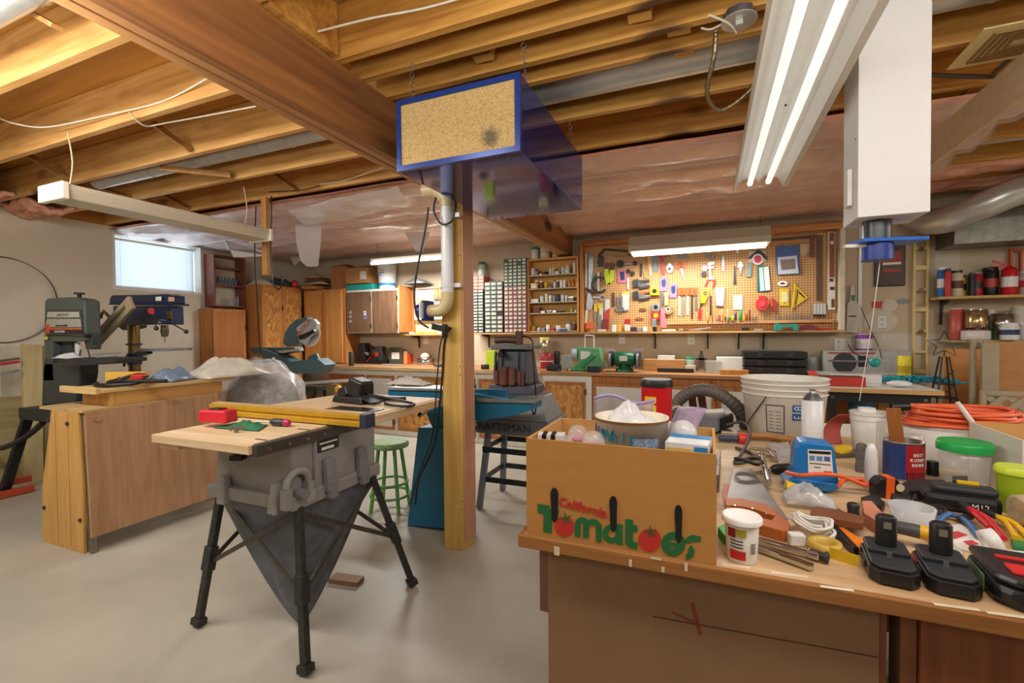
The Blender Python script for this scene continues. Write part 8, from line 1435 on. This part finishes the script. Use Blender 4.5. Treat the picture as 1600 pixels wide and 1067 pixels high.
for pts in ([(1579, 374), (1583, 374), (1583, 420), (1579, 420)], [(1583.2, 374), (1594.8, 374), (1594.8, 378), (1583.2, 378)], [(1595, 374), (1599, 374), (1598, 412), (1592, 420), (1590, 416), (1595, 408)]): FY(b, pts, YB-.05, .03, p)
P('frame', b, M('c5552c', .5), t)
for a in ((1496, 18, 36, 'c2574a', 'white tin with a faded red and blue picture on the lower ledge', 'b9cfcf', 5.3), (1520, 20, 36, 'cfcac0', 'white cardboard tube box behind the paint tins on the lower ledge', 'cfcac0', 5.34), (1548, 13, 34, 'd9d9d4', 'white tub behind the brass coloured tin on the lower ledge', 'd9d9d4', 5.36), (1592, 18, 38, 'cfc8ba', 'pale tin at the right picture edge on the lower ledge', 'cfc8ba', 5.3)): scan(a[0], a[1], a[2]*1.35, lz, a[6], M(a[3], .4), M(a[5], .3), a[4], 'tin', 'paint_tin', dome=.04)
scan(1526, 27, 29, lz+.10, 5.22, M('c2a578', .2, .8), m_chr, 'brass coloured tin stacked on a white tub on the lower ledge', 'tin', 'paint_tin', dome=.05); scan(1531, 34, 16, lz, 5.22, M('d9d4cc', .4), M('7a2f5a', .4), 'wide white tub with a purple rim on the lower ledge', 'tub', 'tub', dome=.15); scan(1566, 28, 24, lz+.09, 5.26, M('b3afa4', .2, .9), m_chr, 'silver tin stacked above a white bottle on the lower ledge', 'tin', 'paint_tin', dome=.05)
scan(1549, 9, 16, lz, 5.30, M('2f8a4a', .4), M('2f8a4a', .4), 'green tub on the lower ledge', 'tub', 'tub', dome=.1); t = scan(1569, 22, 26, lz, 5.19, M('e0ded8', .35), m_wht, 'white round bottle with a dark label on the lower ledge', 'bottle', 'bottle', band=m_nv, dome=.25); scan(1588, 20, 26, lz, 5.22, m_wht, m_wht, 'white bottle at the right end of the lower ledge', 'bottle', 'bottle', dome=.2)
# lattice, boards, star tower
m_lat = M('9b8f74', .6, var=.08)
def lattice(px0, py0, px1, py1, y, n, lab, frame=True):
    a, c = PY(px0, py1, y), PY(px1, py0, y); w, h = c.x-a.x, c.z-max(a.z, 0.0); a.z = max(a.z, 0); t = T('trellis', lab, 'trellis', a); st = .112
    b = B(); f = .03
    b.bb(0, f, 0, .03, 0, h).bb(w-f, w, 0, .03, 0, h).bb(f, w-f, 0, .03, h-f, h).bb(f, w-f, 0, .03, 0, f); P('frame', b, m_lat, t, bev=.003)
    b = B(); i = -int(h/st)-1
    while i*st < w:
        for s in (0, 1):
            pts = []
            for q in range(0, 41):
                z_ = f+(h-2*f)*q/40; x = i*st+z_ if s == 0 else i*st+(h-z_)
                if f <= x <= w-f: pts.append((x, z_))
            if len(pts) > 1: b.bar((pts[0][0], .008+.008*s, pts[0][1]), (pts[-1][0], .008+.008*s, pts[-1][1]), .036, .007, (0, 1, 0))
        i += 1
    P('slats', b, m_lat, t); return t
lattice(1503, 530, 1533, 760, 4.3, 0, 'tall narrow taupe lattice panel standing at right'); lattice(1531, 615, 1680, 800, 4.15, 0, 'low wide taupe lattice panel in front of the brown board')
a = PY(1545, 534, 4.5); c = PY(1700, 700, 4.5); O('brown_board', 'large brown hardboard sheet leaning behind the lattice panels', 'board', B().bb(0, c.x-a.x, 0, .02, 0, a.z), M('b07c4a', .6), (a.x, 4.5, 0)); O('lattice_post', 'taupe upright board beside the tall lattice panel', 'board', B().bb(0, .09, 0, .03, 0, PY(1545, 536, 4.28).z), m_lat, (PY(1532, 600, 4.28).x, 4.26, 0), bev=.003)
a = PY(1475, 545, 5.0); O('orange_board', 'orange brown sheet leaning on the wall behind the wire tower', 'board', B().bb(0, .24, 0, .015, 0, a.z), M('cf8f4e', .6), (a.x, 5.0, 0))
o = PY(1480, 640, 4.35); k = MP(o); H1 = PY(1470, 558, 4.35).z; t = T('wire_tower', 'black wire tower with a star on top beside the lattice panel', 'ornament', (o.x-.02, 4.35, 0)); m_wr = M('1d1c1b', .4)
b = B()
for sx in (-1, 1):
    for sy in (-1, 1): b.cyl((sx*.15, sy*.15, 0), (sx*.02, sy*.02, H1), .006, n=6)
for i in range(9): z_ = H1*(i+1)/11; q = .15-.13*z_/H1; b.tube([(-q, -q, z_), (q, -q, z_), (q, q, z_), (-q, q, z_), (-q, -q, z_)], .006, 5, 1); b.cyl((-q, -q, z_), (q*.9, -q*.9, z_+H1/11), .005, n=5)
P('lattice_tower', b, m_wr, t); b = B(); pts = [(.11*(1 if i % 2 == 0 else .42)*sin(i*pi/5), 0, H1+.09+.10*(1 if i % 2 == 0 else .42)*cos(i*pi/5)) for i in range(11)]; b.tube(pts, .004, 5, 1); b.cyl((0, 0, H1), (0, 0, H1+.05), .004, n=5); P('star', b, m_wr, t)
q = PY(1515, 640, 3.15); t = T('round_stool', 'round white topped stool standing behind the orange cord coil', 'stool', (q.x, q.y, 0)); z_ = q.z-.03; k = MP(q)*62; P('top', B().lathe(0, 0, z_, [(k*.95, 0), (k, .01), (k, .02), (k*.98, .025)], 40), m_wht, t); P('pedestal', B().cyl((0, 0, .02), (0, 0, z_), .03).lathe(0, 0, 0, [(.22, 0), (.2, .02), (.03, .03)], 24), m_iron, t)
t = T('paper_box', 'white printed open carton behind the sanding belt', 'box', (PZ(1330, 660, .82).x, PZ(1330, 660, .82).y, .0), rz=.2); P('stand', B().bb(-.2, .25, -.1, .3, 0, .70), m_card, t); P('flap', B().box(.0, 0, .76, .42, .3, .006, 0, .15), M('d8d4c8', .5), t)
c = cord([(1393, 500, 5.3), (1380, 530, 4.6), (1366, 560, 3.9)], 5, 'thin white string hanging from the wall to the router table', m_wht, .0016, 'string')
c = cord([(1345, 480, 5.35), (1360, 515, 5.2), (1372, 540, 5.0), (1378, 560, 4.8)], 5, 'dark cord hanging from the shelf standard', m_iron, .004)
c = cord([(1322, 538, 5.38), (1328, 548, 5.3), (1340, 556, 5.2), (1352, 560, 5.1)], 5, 'black cord plugged into the outlet beside the pegboard', m_blk, .005)
# ---- small shifts that leave every loose thing clear of its neighbours
NUDGE = {'bench_light': (0, 0, -0.042), 'bench_light.001': (0, 0, -0.058), 'bit_pack': (-0, -0.03, 0), 'blocking_piece': (-0, -0.01, 0), 'blocking_piece.001': (-0, -0.058, 0), 'blocking_piece.002': (-0.0042, -0.0042, 0), 'blocking_piece.003': (-0, -0.022, 0), 'blocking_piece.004': (0, 0.01, 0), 'bottle': (-0, -0.08, 0), 'bottle.001': (0.041, -0.041, 0), 'bridging_strut': (-0, -0.006, 0), 'bridging_strut.001': (-0.0021, -0.0021, 0), 'bridging_strut.003': (-0.0212, -0.0212, 0), 'bridging_strut.004': (-0.0042, -0.0042, 0), 'bridging_strut.006': (0.0071, 0.0071, 0), 'brush': (0, 0, 0.015), 'bulb_box': (0, 0, 0.022), 'cable': (0, 0, -0.08), 'cable.002': (0.058, 0, 0), 'cable.003': (-0, -0.015, 0), 'cable.005': (-0, -0.006, 0), 'cable.008': (0, 0, -0.058), 'cable.009': (0, 0, 0.058), 'cardboard_sheet': (-0, -0.058, 0), 'charger_cable': (0.0021, 0.0021, 0), 'chisel': (-0, -0.022, 0), 'chisel.001': (-0, -0.022, 0), 'chisel.002': (-0, -0.022, 0), 'chisel.003': (-0, -0.022, 0), 'chisel.004': (-0, -0.022, 0), 'chisel.005': (-0, -0.03, 0), 'chisel.006': (-0, -0.03, 0), 'chisel.007': (-0, -0.03, 0), 'chisel.008': (-0, -0.03, 0), 'chisel.009': (-0, -0.03, 0), 'clamp': (-0.0212, -0.0212, 0), 'clear_case': (0.006, 0, 0), 'clear_globe.001': (-0, -0.042, 0), 'clear_globe.002': (0, 0.03, 0), 'clear_jar': (0, 0.042, 0), 'clear_ruler': (0, 0, 0.015), 'combination_spanner.001': (-0, -0.015, 0), 'coping_saw': (-0, -0.042, 0), 'cord_plug': (-0, -0.01, 0), 'driver_bit_set': (0.0021, 0.0021, 0), 'extension_lead.001': (-0.0297, 0.0297, 0.022), 'extension_lead.002': (0.058, 0, 0), 'flexible_conduit': (-0.08, 0, 0), 'foam_plug': (0, 0, 0.003), 'foam_plug.001': (-0, -0.058, 0), 'foam_plug.002': (0, 0, 0.003), 'foam_plug.003': (0, 0, 0.003), 'folded_rule': (0, 0, 0.003), 'folding_rule': (0.0021, 0.0021, 0), 'gas_torch': (-0.0156, 0.0156, 0), 'glass_jar': (0.058, 0, 0), 'glove_pack': (-0, -0.03, 0), 'glue_bottle.004': (-0.022, 0, 0), 'green_case': (-0.08, 0, 0), 'hand_brace': (0.015, 0, 0), 'hanging_cable.003': (-0.041, -0.041, 0), 'hanging_cable.004': (0.041, 0.041, 0), 'hanging_cable.005': (0.041, -0.041, 0), 'hanging_cable.007': (-0, -0.08, 0), 'hole_saw': (0.003, 0, 0), 'insulation_batt.001': (-0.0021, -0.0021, 0), 'insulation_batt.002': (-0.0042, -0.0042, 0), 'jar': (0.0156, 0.0156, 0), 'jar.041': (0, 0, 0.022), 'leaning_batten': (0, 0, 0.003), 'leaning_batten.001': (0, 0, 0.006), 'lime_container': (0.0566, 0.0566, 0), 'loose_cable': (0, 0, 0.028), 'loose_parts': (0, 0, 0.006), 'marker': (0, 0.058, 0), 'masking_knife': (-0.0071, 0.0071, 0), 'metal_part': (-0.042, 0, 0), 'open_tin': (0.022, 0, 0), 'orange_bracket': (0, 0, -0.08), 'orange_clip': (-0, -0.003, 0), 'paint_bottle': (-0, -0.022, 0), 'paint_can': (0, 0, 0.015), 'paint_tin.001': (0, 0.03, 0), 'paint_tin.002': (0, 0.01, 0), 'paper_bag': (0, 0, 0.015), 'paper_box': (-0, -0.015, 0), 'paper_stack': (-0.041, 0.041, 0), 'plank': (-0, -0.042, 0), 'plaster_patch.001': (-0.0042, -0.0042, 0), 'plastic_bag': (-0, -0.08, 0), 'plastic_flap.002': (0, 0, -0.003), 'plastic_tub.001': (0.006, 0, 0), 'pliers.003': (0, 0, 0.006), 'pliers.004': (0.0566, -0.0566, 0), 'putty_knife': (-0, -0.03, 0), 'ratchet': (0, 0, 0.015), 'red_basket': (0.0566, 0.0566, 0), 'red_can': (0.08, 0, 0), 'router_motor': (-0.03, 0, 0), 'sander_pad': (0, 0.006, 0), 'sanding_belt': (0, 0, 0.015), 'screwdriver': (-0, -0.03, 0), 'screwdriver.001': (-0, -0.03, 0), 'screwdriver.002': (-0, -0.03, 0), 'screwdriver.003': (-0, -0.03, 0), 'screwdriver.004': (-0, -0.03, 0), 'screwdriver.005': (-0, -0.03, 0), 'screwdriver.006': (-0, -0.03, 0), 'screwdriver.007': (-0, -0.058, 0), 'screwdriver.008': (-0, -0.03, 0), 'screwdriver.009': (-0, -0.058, 0), 'screwdriver.010': (-0, -0.03, 0), 'screwdriver.011': (-0, -0.03, 0), 'screwdriver.012': (-0, -0.03, 0), 'screwdriver.013': (-0, -0.03, 0), 'screwdriver.014': (-0, -0.03, 0), 'screwdriver.015': (-0, -0.03, 0), 'screwdriver.016': (-0, -0.03, 0), 'screwdriver.017': (0, 0.058, 0), 'screwdriver.018': (0, 0, 0.022), 'side_table': (-0, -0.058, 0), 'small_box.001': (0.0566, -0.0566, 0), 'small_box.011': (-0, -0.058, 0), 'spanner': (-0.0042, -0.0042, 0), 'spray_can.001': (-0, -0.042, 0), 'spray_can.002': (-0.0212, 0.0212, 0), 'spray_can.003': (-0.041, -0.041, 0), 'spray_can.005': (0, 0.058, 0), 'spray_can.007': (0, 0.058, 0), 'spray_can.008': (0.042, 0.08, 0), 'spray_can.009': (0.022, 0, 0), 'steel_pot': (-0, -0.058, 0), 'stool': (0, 0, 0.003), 'striped_packet': (-0.022, 0, 0), 'tape_case': (0, 0, 0.022), 'tape_roll.001': (-0.0297, 0.0297, 0), 'tape_roll.002': (0, 0, 0.003), 'tin_snips': (0.0156, -0.0156, 0), 'tool_case': (-0, -0.022, 0), 'trellis': (0.042, 0, 0), 'try_square': (-0, -0.006, 0), 'tub.001': (-0.041, -0.041, 0), 'utility_knife.001': (0, 0.058, 0), 'wall_outlet': (-0.0021, -0.0021, 0), 'wet_grinder': (0, 0, 0.003), 'white_cloth': (0, 0, 0.006), 'white_tube': (-0.0106, -0.0106, 0), 'wire_tower': (0, 0, 0.003), 'wood_strip': (0, 0.042, 0), 'wrapped_bundle': (-0, -0.015, 0), 'wrapped_pipe': (0, 0, -0.015), 'wrench': (-0, -0.01, 0), 'wrench.001': (0, 0, 0.022), 'yellow_level': (-0.058, 0, 0), 'yellow_plug': (0, 0.01, 0), 'zip_bag': (-0, -0.003, 0), 'zip_bag.001': (0, 0.1, 0), 'zip_bag.002': (0.0021, 0.0021, 0)}
for k, v in NUDGE.items():
    o = bpy.data.objects.get(k)
    if o: o.location = o.location + Vector(v)
